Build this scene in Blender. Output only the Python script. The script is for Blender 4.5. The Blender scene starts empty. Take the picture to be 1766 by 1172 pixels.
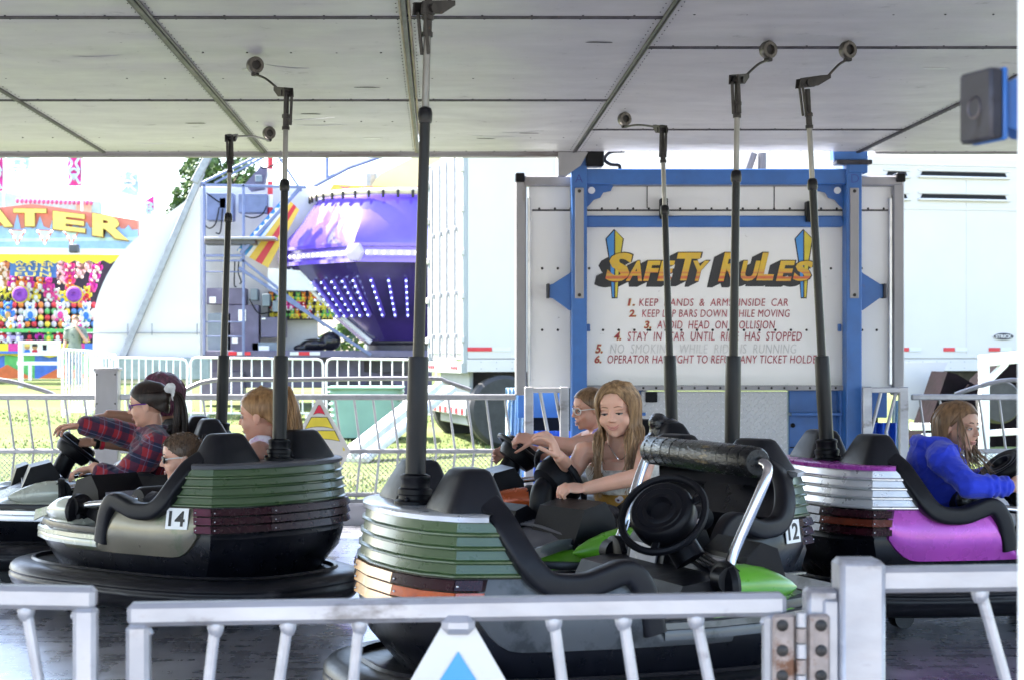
import bpy, bmesh, math, random
from mathutils import Vector, Matrix
R = math.radians
random.seed(11)
scene = bpy.context.scene

# ------------------------------------------------------------------ camera
F, CX, CY, EYE = 3000.0, 755.0, 610.0, 1.15      # focal length in photo pixels, vanishing point, eye height
cam_data = bpy.data.cameras.new('camera')
cam_data.sensor_fit = 'HORIZONTAL'
cam_data.sensor_width = 36
cam_data.lens = F / 1766 * 36
cam_data.shift_x = (883 - CX) / 1766
cam_data.shift_y = (CY - 586) / 1766
cam_data.clip_start = 0.05
cam_data.clip_end = 2000
cam_data.dof.use_dof = True
cam_data.dof.focus_distance = 7.2
cam_data.dof.aperture_fstop = 8.0
camera = bpy.data.objects.new('camera', cam_data)
camera.location = (0, 0, EYE)
camera.rotation_euler = (R(90), 0, 0)
scene.collection.objects.link(camera)
scene.camera = camera

# ------------------------------------------------------------------ sky, sun, exposure
SUN_EL, SUN_AZ = 52, -62           # azimuth measured from +Y (away from the camera) towards +X
world = bpy.data.worlds.new('World')
scene.world = world
world.use_nodes = True
wn = world.node_tree.nodes
sky = wn.new('ShaderNodeTexSky')
sky.sky_type = 'NISHITA'
sky.sun_disc = False
sky.sun_elevation = R(SUN_EL)
sky.sun_rotation = R(SUN_AZ % 360)
sky.dust_density = 2.0
wn['Background'].inputs['Strength'].default_value = 0.13
world.node_tree.links.new(sky.outputs[0], wn['Background'].inputs['Color'])
sun_data = bpy.data.lights.new('sun', 'SUN')
sun_data.energy = 4.2
sun_data.angle = R(0.5)
sun_data.color = (1.0, 0.95, 0.86)
sun = bpy.data.objects.new('sun', sun_data)
sd = Vector((math.sin(R(SUN_AZ)) * math.cos(R(SUN_EL)), math.cos(R(SUN_AZ)) * math.cos(R(SUN_EL)), math.sin(R(SUN_EL))))
sun.rotation_euler = sd.to_track_quat('Z', 'Y').to_euler()
sun.location = (-10, 10, 20)
scene.collection.objects.link(sun)
scene.view_settings.view_transform = 'Standard'
scene.view_settings.look = 'None'
scene.view_settings.gamma = 1
scene.view_settings.exposure = 2.82
scene.cycles.use_denoising = True
scene.cycles.max_bounces = 10
scene.cycles.diffuse_bounces = 6
scene.cycles.sample_clamp_indirect = 8

# ------------------------------------------------------------------ helpers
def P(px, py, D):
    """point of the place seen at photo pixel (px, py), D metres in front of the camera"""
    return Vector(((px - CX) / F * D, D, EYE - (py - CY) / F * D))

def lerp(a, b, t): return a + (b - a) * t

def interp(x, pts):
    if x <= pts[0][0]: return pts[0][1]
    for (a, b), (c, d) in zip(pts, pts[1:]):
        if x <= c: return b + (d - b) * (x - a) / (c - a)
    return pts[-1][1]

def catmull(pts, n=5, closed=False):
    pts = [Vector(p) for p in pts]
    out = []
    m = len(pts)
    for i in range(m if closed else m - 1):
        if closed:
            p0, p1, p2, p3 = pts[i - 1], pts[i], pts[(i + 1) % m], pts[(i + 2) % m]
        else:
            p1, p2 = pts[i], pts[i + 1]
            p0 = pts[i - 1] if i else p1 * 2 - p2
            p3 = pts[i + 2] if i + 2 < m else p2 * 2 - p1
        for k in range(n):
            t = k / n
            out.append(0.5 * ((2 * p1) + (p2 - p0) * t + (2 * p0 - 5 * p1 + 4 * p2 - p3) * t * t + (3 * p1 - p0 - 3 * p2 + p3) * t ** 3))
    if not closed: out.append(pts[-1])
    return out

def frame_from(d, up=Vector((0, 0, 1))):
    d = d.normalized()
    s = d.cross(up)
    if s.length < 1e-4: s = d.cross(Vector((1, 0, 0)))
    s.normalize()
    return d, s, s.cross(d)

MAT_OF = {}
def world_of(o): return MAT_OF.get(o.name, Matrix())

class MB:
    """collects faces for ONE mesh object"""
    def __init__(s): s.v, s.f, s.m, s.mi = [], [], [], 0
    def add(s, verts, faces, mi=None):
        n = len(s.v)
        s.v += [Vector(p) for p in verts]
        s.f += [tuple(i + n for i in f) for f in faces]
        s.m += [s.mi if mi is None else mi] * len(faces)
    def box(s, c, size, bevel=0.004, rot=None, mi=None):
        hx, hy, hz = size[0] / 2, size[1] / 2, size[2] / 2
        b = min(bevel, hx * .9, hy * .9, hz * .9)
        vs, idx = [], {}
        for sx in (-1, 1):
            for sy in (-1, 1):
                for sz in (-1, 1):
                    for k, p in enumerate(((sx * hx, sy * (hy - b), sz * (hz - b)), (sx * (hx - b), sy * hy, sz * (hz - b)), (sx * (hx - b), sy * (hy - b), sz * hz))):
                        idx[(sx, sy, sz, k)] = len(vs); vs.append(Vector(p))
        q = [(-1, -1), (1, -1), (1, 1), (-1, 1)]
        fs = []
        for a in (-1, 1):
            fs.append([idx[(a, u, w, 0)] for u, w in q]); fs.append([idx[(u, a, w, 1)] for u, w in q]); fs.append([idx[(u, w, a, 2)] for u, w in q])
            for e in (-1, 1):
                fs.append([idx[(a, e, -1, 0)], idx[(a, e, 1, 0)], idx[(a, e, 1, 1)], idx[(a, e, -1, 1)]])
                fs.append([idx[(a, -1, e, 0)], idx[(a, 1, e, 0)], idx[(a, 1, e, 2)], idx[(a, -1, e, 2)]])
                fs.append([idx[(-1, a, e, 1)], idx[(1, a, e, 1)], idx[(1, a, e, 2)], idx[(-1, a, e, 2)]])
                for g in (-1, 1): fs.append([idx[(a, e, g, 0)], idx[(a, e, g, 1)], idx[(a, e, g, 2)]])
        M = rot if rot is not None else Matrix.Identity(3)
        c = Vector(c)
        s.add([M @ p + c for p in vs], fs, mi)
    def beam(s, a, b, w, h, bevel=0.003, up=Vector((0, 0, 1)), mi=None):
        a, b = Vector(a), Vector(b)
        d, x, z = frame_from(b - a, up)
        s.box((a + b) / 2, ((b - a).length, w, h), bevel, Matrix((d, x, z)).transposed(), mi)
    def tube(s, pts, r, seg=8, cap=True, closed=False, mi=None, flat=1.0, up=None):
        pts = [Vector(p) for p in pts]
        n = len(pts)
        rs = r if isinstance(r, (list, tuple)) else [r] * n
        rings, side = [], None
        for i, p in enumerate(pts):
            if closed: t = pts[(i + 1) % n] - pts[i - 1]
            else: t = pts[min(i + 1, n - 1)] - pts[max(i - 1, 0)]
            if t.length < 1e-9: t = Vector((0, 0, 1))
            t.normalize()
            if up is not None:
                side = t.cross(up)
                if side.length < 1e-5: side = Vector((1, 0, 0))
                side.normalize()
            elif side is None:
                side = t.cross(Vector((0, 0, 1)))
                if side.length < 1e-3: side = t.cross(Vector((0, 1, 0)))
                side.normalize()
            else:
                side = side - t * side.dot(t)
                side.normalize()
            w = side.cross(t)
            rings.append([p + (side * math.cos(2 * math.pi * k / seg) * flat + w * math.sin(2 * math.pi * k / seg)) * rs[i] for k in range(seg)])
        s.loft(rings, cap and not closed, cap and not closed, mi, closed)
    def loft(s, rings, cap0=True, cap1=True, mi=None, wrap=False, ring_closed=True):
        n, m = len(rings), len(rings[0])
        vs = [p for r in rings for p in r]
        fs = []
        for i in range(n if wrap else n - 1):
            j = (i + 1) % n
            for k in range(m if ring_closed else m - 1):
                l = (k + 1) % m
                fs.append((i * m + k, i * m + l, j * m + l, j * m + k))
        if cap0: fs.append(tuple(range(m))[::-1])
        if cap1: fs.append(tuple((n - 1) * m + k for k in range(m)))
        s.add(vs, fs, mi)
    def cyl(s, a, b, r0, r1=None, seg=16, mi=None):
        s.tube([a, b], [r0, r0 if r1 is None else r1], seg, mi=mi)
    def lathe(s, c, axis, prof, seg=24, mi=None):
        d, x, z = frame_from(Vector(axis))
        c = Vector(c)
        s.loft([[c + d * h + (x * math.cos(2 * math.pi * k / seg) + z * math.sin(2 * math.pi * k / seg)) * max(r, 1e-4) for k in range(seg)] for r, h in prof], True, True, mi)
    def ell(s, c, rad, M=None, seg=14, rings=9, mi=None):
        M = M if M is not None else Matrix.Identity(3)
        c = Vector(c)
        L = []
        for i in range(rings + 1):
            a = -math.pi / 2 + math.pi * i / rings
            ca, sa = max(math.cos(a), .002), math.sin(a)
            L.append([c + M @ Vector((rad[0] * ca * math.cos(2 * math.pi * k / seg), rad[1] * ca * math.sin(2 * math.pi * k / seg), rad[2] * sa)) for k in range(seg)])
        s.loft(L, True, True, mi)
    def capsule(s, a, b, r0, r1=None, seg=12, mi=None):
        a, b = Vector(a), Vector(b)
        r1 = r0 if r1 is None else r1
        if (b - a).length < 1e-6: b = a + Vector((0, 0, 1e-4))
        d, x, z = frame_from(b - a)
        L = []
        for e in (-1.0, -.8, -.5, 0): L.append((a + d * r0 * e, r0 * math.sqrt(max(1 - e * e, .0004))))
        for e in (0, .5, .8, 1.0): L.append((b + d * r1 * e, r1 * math.sqrt(max(1 - e * e, .0004))))
        s.loft([[c + (x * math.cos(2 * math.pi * k / seg) + z * math.sin(2 * math.pi * k / seg)) * r for k in range(seg)] for c, r in L], True, True, mi)
    def prism(s, poly, o, ux, uy, t, mi=None):
        """outline poly (2d) in the plane o,ux,uy, given thickness t behind the front face"""
        o, ux, uy = Vector(o), Vector(ux), Vector(uy)
        n = ux.cross(uy).normalized()
        A = [o + ux * p[0] + uy * p[1] for p in poly]
        m = len(A)
        B = [p - n * t for p in A]
        s.add(A + B, [tuple(range(m)), tuple(range(2 * m - 1, m - 1, -1))] + [(i, i + m, (i + 1) % m + m, (i + 1) % m) for i in range(m)], mi)
    def mesh(s, me, M, mi=None):
        s.add([M @ v.co for v in me.vertices], [tuple(p.vertices) for p in me.polygons], mi)
    def text(s, txt, o, ux, uy, w=None, h=None, depth=.002, bold=0.0, shear=0.0, align='LEFT', mi=None, space=1.0):
        """lettering; o = lower left (or lower middle) corner, fitted to width w and height h"""
        cu = bpy.data.curves.new('lettering', 'FONT')
        cu.body = txt; cu.extrude = .5; cu.offset = bold; cu.shear = shear; cu.resolution_u = 3; cu.space_character = space
        ob = bpy.data.objects.new('lettering', cu)
        scene.collection.objects.link(ob)
        dg = bpy.context.evaluated_depsgraph_get()
        me = bpy.data.meshes.new_from_object(ob.evaluated_get(dg))
        xs = [v.co.x for v in me.vertices]; ys = [v.co.y for v in me.vertices]
        x0, x1, y0, y1 = min(xs), max(xs), min(ys), max(ys)
        kx = w / (x1 - x0) if w else None
        ky = h / (y1 - y0) if h else kx
        kx = kx or ky
        ux, uy = Vector(ux), Vector(uy)
        n = ux.cross(uy).normalized()
        off = -x0 if align == 'LEFT' else -(x0 + x1) / 2
        o = Vector(o)
        s.add([o + ux * ((v.co.x + off) * kx) + uy * ((v.co.y - y0) * ky) + n * (v.co.z + .5) * depth for v in me.vertices], [tuple(p.vertices) for p in me.polygons], mi)
        bpy.data.objects.remove(ob); bpy.data.meshes.remove(me); bpy.data.curves.remove(cu)
    def build(s, name, mats, parent=None, angle=35, recalc=True, local=False):
        """link as one mesh object; points are world points unless local"""
        mats = mats if isinstance(mats, (list, tuple)) else [mats]
        inv = Matrix() if (parent is None or local) else world_of(parent).inverted()
        me = bpy.data.meshes.new(name)
        me.from_pydata([inv @ p for p in s.v], [], s.f)
        for m in mats: me.materials.append(m)
        me.polygons.foreach_set('material_index', s.m)
        if recalc:
            bm = bmesh.new(); bm.from_mesh(me)
            bmesh.ops.recalc_face_normals(bm, faces=bm.faces)
            bm.to_mesh(me); bm.free()
        me.polygons.foreach_set('use_smooth', [True] * len(me.polygons))
        me.set_sharp_from_angle(angle=R(angle))
        ob = bpy.data.objects.new(name, me)
        scene.collection.objects.link(ob)
        if parent is not None:
            ob.parent = parent
            MAT_OF[ob.name] = world_of(parent)
        return ob

def tag(o, label=None, cat=None, group=None, kind=None):
    if label: o['label'] = label
    if cat: o['category'] = cat
    if group: o['group'] = group
    if kind: o['kind'] = kind
    return o

def thing(name, label, cat, loc=(0, 0, 0), rz=0.0, group=None):
    o = bpy.data.objects.new(name, None)
    o.empty_display_size = .2
    o.location = loc
    o.rotation_euler = (0, 0, rz)
    scene.collection.objects.link(o)
    MAT_OF[o.name] = Matrix.Translation(Vector(loc)) @ Matrix.Rotation(rz, 4, 'Z')
    return tag(o, label, cat, group)

def copy_tree(o, loc=None, rz=None, label=None, parent=None):
    c = o.copy()
    scene.collection.objects.link(c)
    if parent is not None: c.parent = parent
    if loc is not None: c.location = loc
    if rz is not None: c.rotation_euler = (0, 0, rz)
    if label: c['label'] = label
    for ch in list(o.children): copy_tree(ch, parent=c)
    return c

def remesh(ob, vox, smooth=3):
    m = ob.modifiers.new('remesh', 'REMESH'); m.mode = 'VOXEL'; m.voxel_size = vox; m.use_smooth_shade = True
    if smooth:
        k = ob.modifiers.new('smooth', 'SMOOTH'); k.factor = .5; k.iterations = smooth
    dg = bpy.context.evaluated_depsgraph_get()
    me = bpy.data.meshes.new_from_object(ob.evaluated_get(dg))
    old = ob.data
    mats = [x for x in old.materials]
    ob.modifiers.clear()
    ob.data = me
    me.materials.clear()
    for x in mats: me.materials.append(x)
    me.polygons.foreach_set('use_smooth', [True] * len(me.polygons))
    nm = old.name
    bpy.data.meshes.remove(old)
    me.name = nm
    return ob

# ------------------------------------------------------------------ materials
def hexc(h):
    h = h.lstrip('#')
    v = [int(h[i:i + 2], 16) / 255 for i in (0, 2, 4)]
    return tuple(x / 12.92 if x <= .04045 else ((x + .055) / 1.055) ** 2.4 for x in v)

def rgba(c): return (*c, 1.0)

class NT:
    def __init__(s, name):
        s.mat = bpy.data.materials.new(name)
        s.mat.use_nodes = True
        s.n, s.l = s.mat.node_tree.nodes, s.mat.node_tree.links
        s.b = s.n['Principled BSDF']
        s.tc = s.n.new('ShaderNodeTexCoord')
    def node(s, t, **kw):
        x = s.n.new(t)
        for k, v in kw.items(): setattr(x, k, v)
        return x
    def map(s, scale=(1, 1, 1), coord='Object', rot=(0, 0, 0)):
        m = s.node('ShaderNodeMapping')
        m.inputs['Scale'].default_value = scale
        m.inputs['Rotation'].default_value = rot
        s.l.new(s.tc.outputs[coord], m.inputs['Vector'])
        return m.outputs[0]
    def noise(s, vec, scale, detail=4, rough=.55):
        x = s.node('ShaderNodeTexNoise')
        x.inputs['Scale'].default_value = scale; x.inputs['Detail'].default_value = detail; x.inputs['Roughness'].default_value = rough
        s.l.new(vec, x.inputs['Vector'])
        return x.outputs['Fac']
    def ramp(s, fac, stops, mode='LINEAR'):
        r = s.node('ShaderNodeValToRGB')
        r.color_ramp.interpolation = mode
        e = r.color_ramp.elements
        while len(e) < len(stops): e.new(.5)
        for k, (p, c) in enumerate(stops):
            e[k].position = p
            e[k].color = rgba(c) if len(c) == 3 else c
        s.l.new(fac, r.inputs['Fac'])
        return r.outputs[0]
    def mix(s, fac, a, b, blend='MIX'):
        x = s.node('ShaderNodeMix', data_type='RGBA', blend_type=blend)
        for sock, v in ((x.inputs[0], fac), (x.inputs[6], a), (x.inputs[7], b)):
            if isinstance(v, (int, float)): sock.default_value = v
            elif isinstance(v, tuple): sock.default_value = rgba(v) if len(v) == 3 else v
            else: s.l.new(v, sock)
        return x.outputs[2]
    def math(s, op, a, b=None, c=None):
        x = s.node('ShaderNodeMath', operation=op)
        for k, v in enumerate((a, b, c)):
            if v is None: continue
            if isinstance(v, (int, float)): x.inputs[k].default_value = v
            else: s.l.new(v, x.inputs[k])
        return x.outputs[0]
    def sep(s, vec):
        x = s.node('ShaderNodeSeparateXYZ'); s.l.new(vec, x.inputs[0]); return x.outputs
    def set(s, **kw):
        for k, v in kw.items():
            k = k.replace('_', ' ')
            i = s.b.inputs[k]
            if isinstance(v, (int, float)): i.default_value = v
            elif isinstance(v, tuple): i.default_value = rgba(v) if len(v) == 3 else v
            else: s.l.new(v, i)
    def bump(s, h, strength=.3, dist=.01):
        x = s.node('ShaderNodeBump')
        x.inputs['Strength'].default_value = strength; x.inputs['Distance'].default_value = dist
        s.l.new(h, x.inputs['Height'])
        s.l.new(x.outputs[0], s.b.inputs['Normal'])

def mat(name, col, rough=.5, metal=0.0, var=.18, scale=6, bump=0.0, coat=0.0, dirt=None, dirt_lo=.55, dirt_scale=3, stretch=(1, 1, 1), rvar=.12, sheen=0.0, emit=None, sss=0.0, bscale=None, spec=None):
    """ordinary worn surface: colour drift, optional dirt blotches, roughness drift, bump"""
    t = NT(name)
    col = hexc(col) if isinstance(col, str) else col
    v = t.map(stretch)
    n1 = t.noise(v, scale)
    base = t.ramp(n1, [(.3, tuple(x * (1 - var) for x in col)), (.7, tuple(min(1, x * (1 + var)) for x in col))])
    if dirt is not None:
        d = hexc(dirt) if isinstance(dirt, str) else dirt
        base = t.mix(t.ramp(t.noise(v, dirt_scale, 8, .65), [(dirt_lo, (0, 0, 0)), (dirt_lo + .12, (1, 1, 1))]), base, d)
    t.set(Base_Color=base, Metallic=metal)
    n2 = t.noise(v, scale * 2.3, 6)
    rr = t.node('ShaderNodeMapRange')
    rr.inputs['To Min'].default_value = max(.02, rough - rvar); rr.inputs['To Max'].default_value = min(1, rough + rvar)
    t.l.new(n2, rr.inputs[0]); t.l.new(rr.outputs[0], t.b.inputs['Roughness'])
    if bump: t.bump(t.noise(v, bscale or scale * 4, 5), bump)
    if spec is not None: t.set(Specular_IOR_Level=spec)
    if coat: t.set(Coat_Weight=coat, Coat_Roughness=.12)
    if sheen: t.set(Sheen_Weight=sheen)
    if sss:
        t.set(Subsurface_Weight=sss, Subsurface_Scale=.01)
    if emit:
        t.set(Emission_Color=hexc(emit[0]), Emission_Strength=emit[1])
    return t.mat

M = {}
M['rubber'] = mat('bumper rubber', (.0065, .0065, .009), .32, var=.4, scale=5, bump=.12, dirt=(.05, .048, .052), dirt_lo=.58, dirt_scale=5, stretch=(1, 1, 5), spec=0.25)  # pale blotches mix scuffs with painted sheen along the bumper
M['hull'] = mat('black hull plastic', (.004, .0045, .0075), .3, var=.3, scale=9, dirt=(.02, .02, .025), dirt_lo=.66, dirt_scale=7, bump=.03, spec=0.3)
M['pad'] = mat('black moulded foam', (.008, .008, .011), .42, var=.25, scale=7, bump=.05, dirt=(.02, .02, .022), dirt_lo=.64, spec=0.22)
M['black'] = mat('black plastic', (.0045, .0045, .0065), .42, var=.3, scale=8, spec=0.16)
M['pole_rubber'] = mat('black pole sleeve', (.0035, .0035, .006), .38, var=.4, scale=6, stretch=(1, 1, .3), spec=0.25)
M['pole_black'] = mat('black pole paint', (.005, .005, .007), .3, var=.4, scale=12, dirt=(.03, .026, .02), dirt_lo=.63, stretch=(1, 1, .2), spec=0.25)
M['steel'] = mat('bare steel tube', (.20, .195, .19), .34, 1.0, var=.15, scale=14, dirt=(.25, .2, .16), dirt_lo=.64)
M['chrome'] = mat('polished bar', (.5, .5, .51), .16, 1.0, var=.08, scale=10, rvar=.08)
M['iron'] = mat('dark contact iron', (.03, .027, .026), .5, .5, var=.4, scale=25, dirt=(.10, .06, .035), dirt_lo=.62, dirt_scale=20)
M['brass'] = mat('contact ring brass', (.10, .09, .08), .4, .6, var=.3, scale=20)
M['alu'] = mat('worn aluminium', (.62, .62, .64), .38, .85, var=.12, scale=10, dirt=(.28, .27, .27), dirt_lo=.62, dirt_scale=9)
M['alu_white'] = mat('weathered aluminium fence tube', (.34, .34, .37), .40, .5, var=.18, scale=9, dirt=(.17, .16, .165), dirt_lo=.58, dirt_scale=11, bump=.12, stretch=(.5, 1, 1))
M['galv'] = mat('galvanised rail', (.30, .30, .325), .42, .55, var=.15, scale=12, dirt=(.24, .22, .22), dirt_lo=.62, dirt_scale=10)
M['rust'] = mat('rusted hinge steel', (.30, .25, .23), .6, .5, var=.2, scale=30, dirt=(.15, .07, .04), dirt_lo=.54, dirt_scale=22, bump=.25)
M['white'] = mat('white paint', (.78, .79, .8), .4, var=.05, scale=3)
M['white_sign'] = mat('white sign sheet', (.52, .51, .50), .45, var=.06, scale=5)
M['shade_grey'] = mat('grey plastic', (.07, .07, .082), .45, var=.2)
# ------------------------------------------------------------------ setting: floor, kerb, ground
BACK = 11.72
CEIL = 2.51
t = NT('worn steel ride floor')
v = t.map((1, 1, 1))
n = t.noise(v, 1.3, 6, .6)
n2 = t.noise(t.map((1.2, 7, 1), rot=(0, 0, .4)), 2, 6, .55)
n3 = t.noise(t.map((5, 1.0, 1), rot=(0, 0, -.2)), 2, 6, .55)
sm = t.math('ADD', t.math('MULTIPLY', n2, .5), t.math('MULTIPLY', n3, .5))
t.set(Base_Color=t.ramp(t.math('ADD', t.math('MULTIPLY', n, .5), t.math('MULTIPLY', sm, .5)), [(.38, (.30, .30, .34)), (.62, (.62, .62, .68))]), Metallic=.75)
t.set(Roughness=t.ramp(sm, [(.35, (.20,) * 3), (.65, (.38,) * 3)]))
t.bump(sm, .04, .01)
M['floor'] = t.mat
m = MB(); m.box((-1.9, 7.36, -.03), (18.2, 8.74, .06), .002)
tag(m.build('ride_floor', M['floor']), kind='structure')
M['kerb'] = mat('painted grey kerb beam', (.36, .36, .4), .5, .3, var=.15, scale=5, dirt=(.12, .12, .13), dirt_lo=.6, dirt_scale=6, stretch=(.4, 1, 2))
m = MB(); m.box((-5.0, BACK + .07, .03), (13, .14, .22), .012)
for k in range(5): m.box((-7 + k * 2.0, BACK - .004, .04), (.03, .012, .19), .002)
tag(m.build('kerb', M['kerb']), kind='structure')
m = MB(); m.box((5.4, BACK + .07, .03), (3.6, .14, .22), .012)
tag(m.build('kerb', M['kerb']), kind='structure')
m = MB(); m.box((-1.9, 2.9, -.16), (18.2, .12, .30), .012)
tag(m.build('kerb', M['kerb']), kind='structure')

def ground_z(y): return interp(y, [(-50, -.34), (12, -.32), (24, -.13), (30, .05), (40, .40), (60, .95), (120, 1.0)])
t = NT('fairground grass')
v = t.map((1, 1, 1))
g = t.ramp(t.noise(v, .35, 6, .65), [(.3, (.085, .115, .035)), (.52, (.125, .16, .05)), (.7, (.20, .20, .09))])
g = t.mix(t.ramp(t.noise(v, 14, 5, .7), [(.35, (.55,) * 3), (.7, (1.0,) * 3)]), (.045, .06, .025), g)
t.set(Base_Color=g, Roughness=.95)
t.set(Specular_IOR_Level=.15)
t.bump(t.noise(v, 40, 4, .7), .5, .05)
M['grass'] = t.mat
m = MB()
ys = [-200, -60, -20, 0, 6, 12, 15, 18, 21, 24, 27, 30, 33, 36, 40, 45, 50, 55, 60, 80, 120, 300, 900]
xs = [-900, -200, -60, -30, -15, -8, -4, 0, 4, 8, 15, 30, 60, 200, 900]
m.add([Vector((x, y, ground_z(y) + (0.03 * math.sin(x * 1.7 + y) if 13 < y < 60 and abs(x) < 40 else 0))) for y in ys for x in xs],
      [(j * len(xs) + i, j * len(xs) + i + 1, (j + 1) * len(xs) + i + 1, (j + 1) * len(xs) + i) for j in range(len(ys) - 1) for i in range(len(xs) - 1)])
tag(m.build('ground', M['grass'], angle=180), kind='structure')
M['bounce_apron'] = mat('pale bounce apron', (.55, .53, .50), .85, var=.12, scale=2)
M['bounce_midway'] = mat('pale trodden gravel', (.40, .375, .345), .9, var=.15, scale=2, dirt=(.31, .285, .255), dirt_lo=.55, dirt_scale=1.5, bump=.4, bscale=60)
m = MB(); m.box((0, -9.6, -.33), (60, 24.6, .06), .004)
tag(m.build('bounce_midway', M['bounce_midway']), kind='structure')  # unseen pale ground added to bounce light up to the ceiling
m = MB(); m.box((17.0, 7.5, -.325), (19, 9.2, .06), .004); m.box((15.5, 15.0, -.29), (16, 5.4, .06), .004)
tag(m.build('path', M['bounce_apron']), kind='structure')  # unseen pale apron added to brighten the ceiling's right side
# grass blades on the lawn behind the ride
m = MB()
rg = random.Random(5)
for k in range(26000):
    y = 12.2 + 20 * rg.random() ** 1.6
    x = rg.uniform(-.33 * y, .10 * y)
    z = ground_z(y) - .01
    h = rg.uniform(.015, .05); a = rg.uniform(0, 6.28); w = .006 + .0004 * y
    dx, dy = math.cos(a), math.sin(a)
    l = rg.uniform(.2, .7) * h
    m.v += [Vector((x - dy * w, y + dx * w, z)), Vector((x + dy * w, y - dx * w, z)), Vector((x + dx * l, y + dy * l, z + h))]
    n0 = len(m.v) - 3
    m.f.append((n0, n0 + 1, n0 + 2)); m.m.append(rg.choice((0, 0, 1)))
M['blade'] = mat('grass blade', (.12, .18, .055), .7, var=.3, scale=3)
M['blade_dry'] = mat('dry grass blade', (.26, .25, .09), .8, var=.3, scale=3)
tag(m.build('grass', [M['blade'], M['blade_dry']], recalc=False), 'short sunlit grass behind the ride', kind='stuff')

# ------------------------------------------------------------------ canopy over the ride
t = NT('brushed grey ceiling sheet')
v = t.map((1, 1, 1))
n = t.noise(t.map((.7, 2.2, 1)), 1.4, 5, .6)
n2 = t.noise(v, 5, 8, .7)
base = t.ramp(n, [(.3, (.40, .385, .40)), (.7, (.50, .485, .49))])
base = t.mix(t.ramp(n2, [(.62, (0, 0, 0)), (.72, (.55,) * 3)]), base, (.15, .145, .145))
sp = t.noise(v, 28, 4, .6)
base = t.mix(t.ramp(sp, [(.70, (0, 0, 0)), (.76, (1, 1, 1))]), base, (.1, .095, .1))
t.set(Base_Color=base, Metallic=.0, Specular_IOR_Level=.28, Roughness=t.ramp(n2, [(.3, (.36,) * 3), (.7, (.52,) * 3)]))
t.bump(t.noise(t.map((.9, 1.5, 1)), 1.2, 2, .4), .6, .12)
M['ceil'] = t.mat
M['seam'] = mat('dark seam strip', (.055, .05, .06), .5, .4, var=.5, scale=20, dirt=(.16, .12, .1), dirt_lo=.6, dirt_scale=15, stretch=(1, .3, 1))
M['seam_rust'] = mat('brown seam channel', (.16, .11, .07), .5, .4, var=.4, scale=20, stretch=(1, .3, 1))
M['edge'] = mat('scuffed grey edge beam', (.24, .23, .24), .5, .4, var=.25, scale=4, dirt=(.12, .09, .08), dirt_lo=.56, dirt_scale=5, stretch=(.25, 1, 3))
can = thing('ride_canopy', 'grey sheet metal canopy roof with riveted panels over the bumper cars', 'canopy', (1, 7.5, CEIL))
xs = [-11.0, -9.3, -7.6, -6.55, -5.49, -4.41, -3.33, -2.25, -1.17, -.13, .92, 2.83, 3.95, 5.0, 7.2]  # end columns lie out of view, their extent set to steer light
rows = [2.0, 4.75, 7.03, 9.33, BACK]  # nearest row, out of view, extended to shade post and bracket
rows_r = [2.0, 5.4, 7.72, 10.55, BACK]
rg = random.Random(3)
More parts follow.
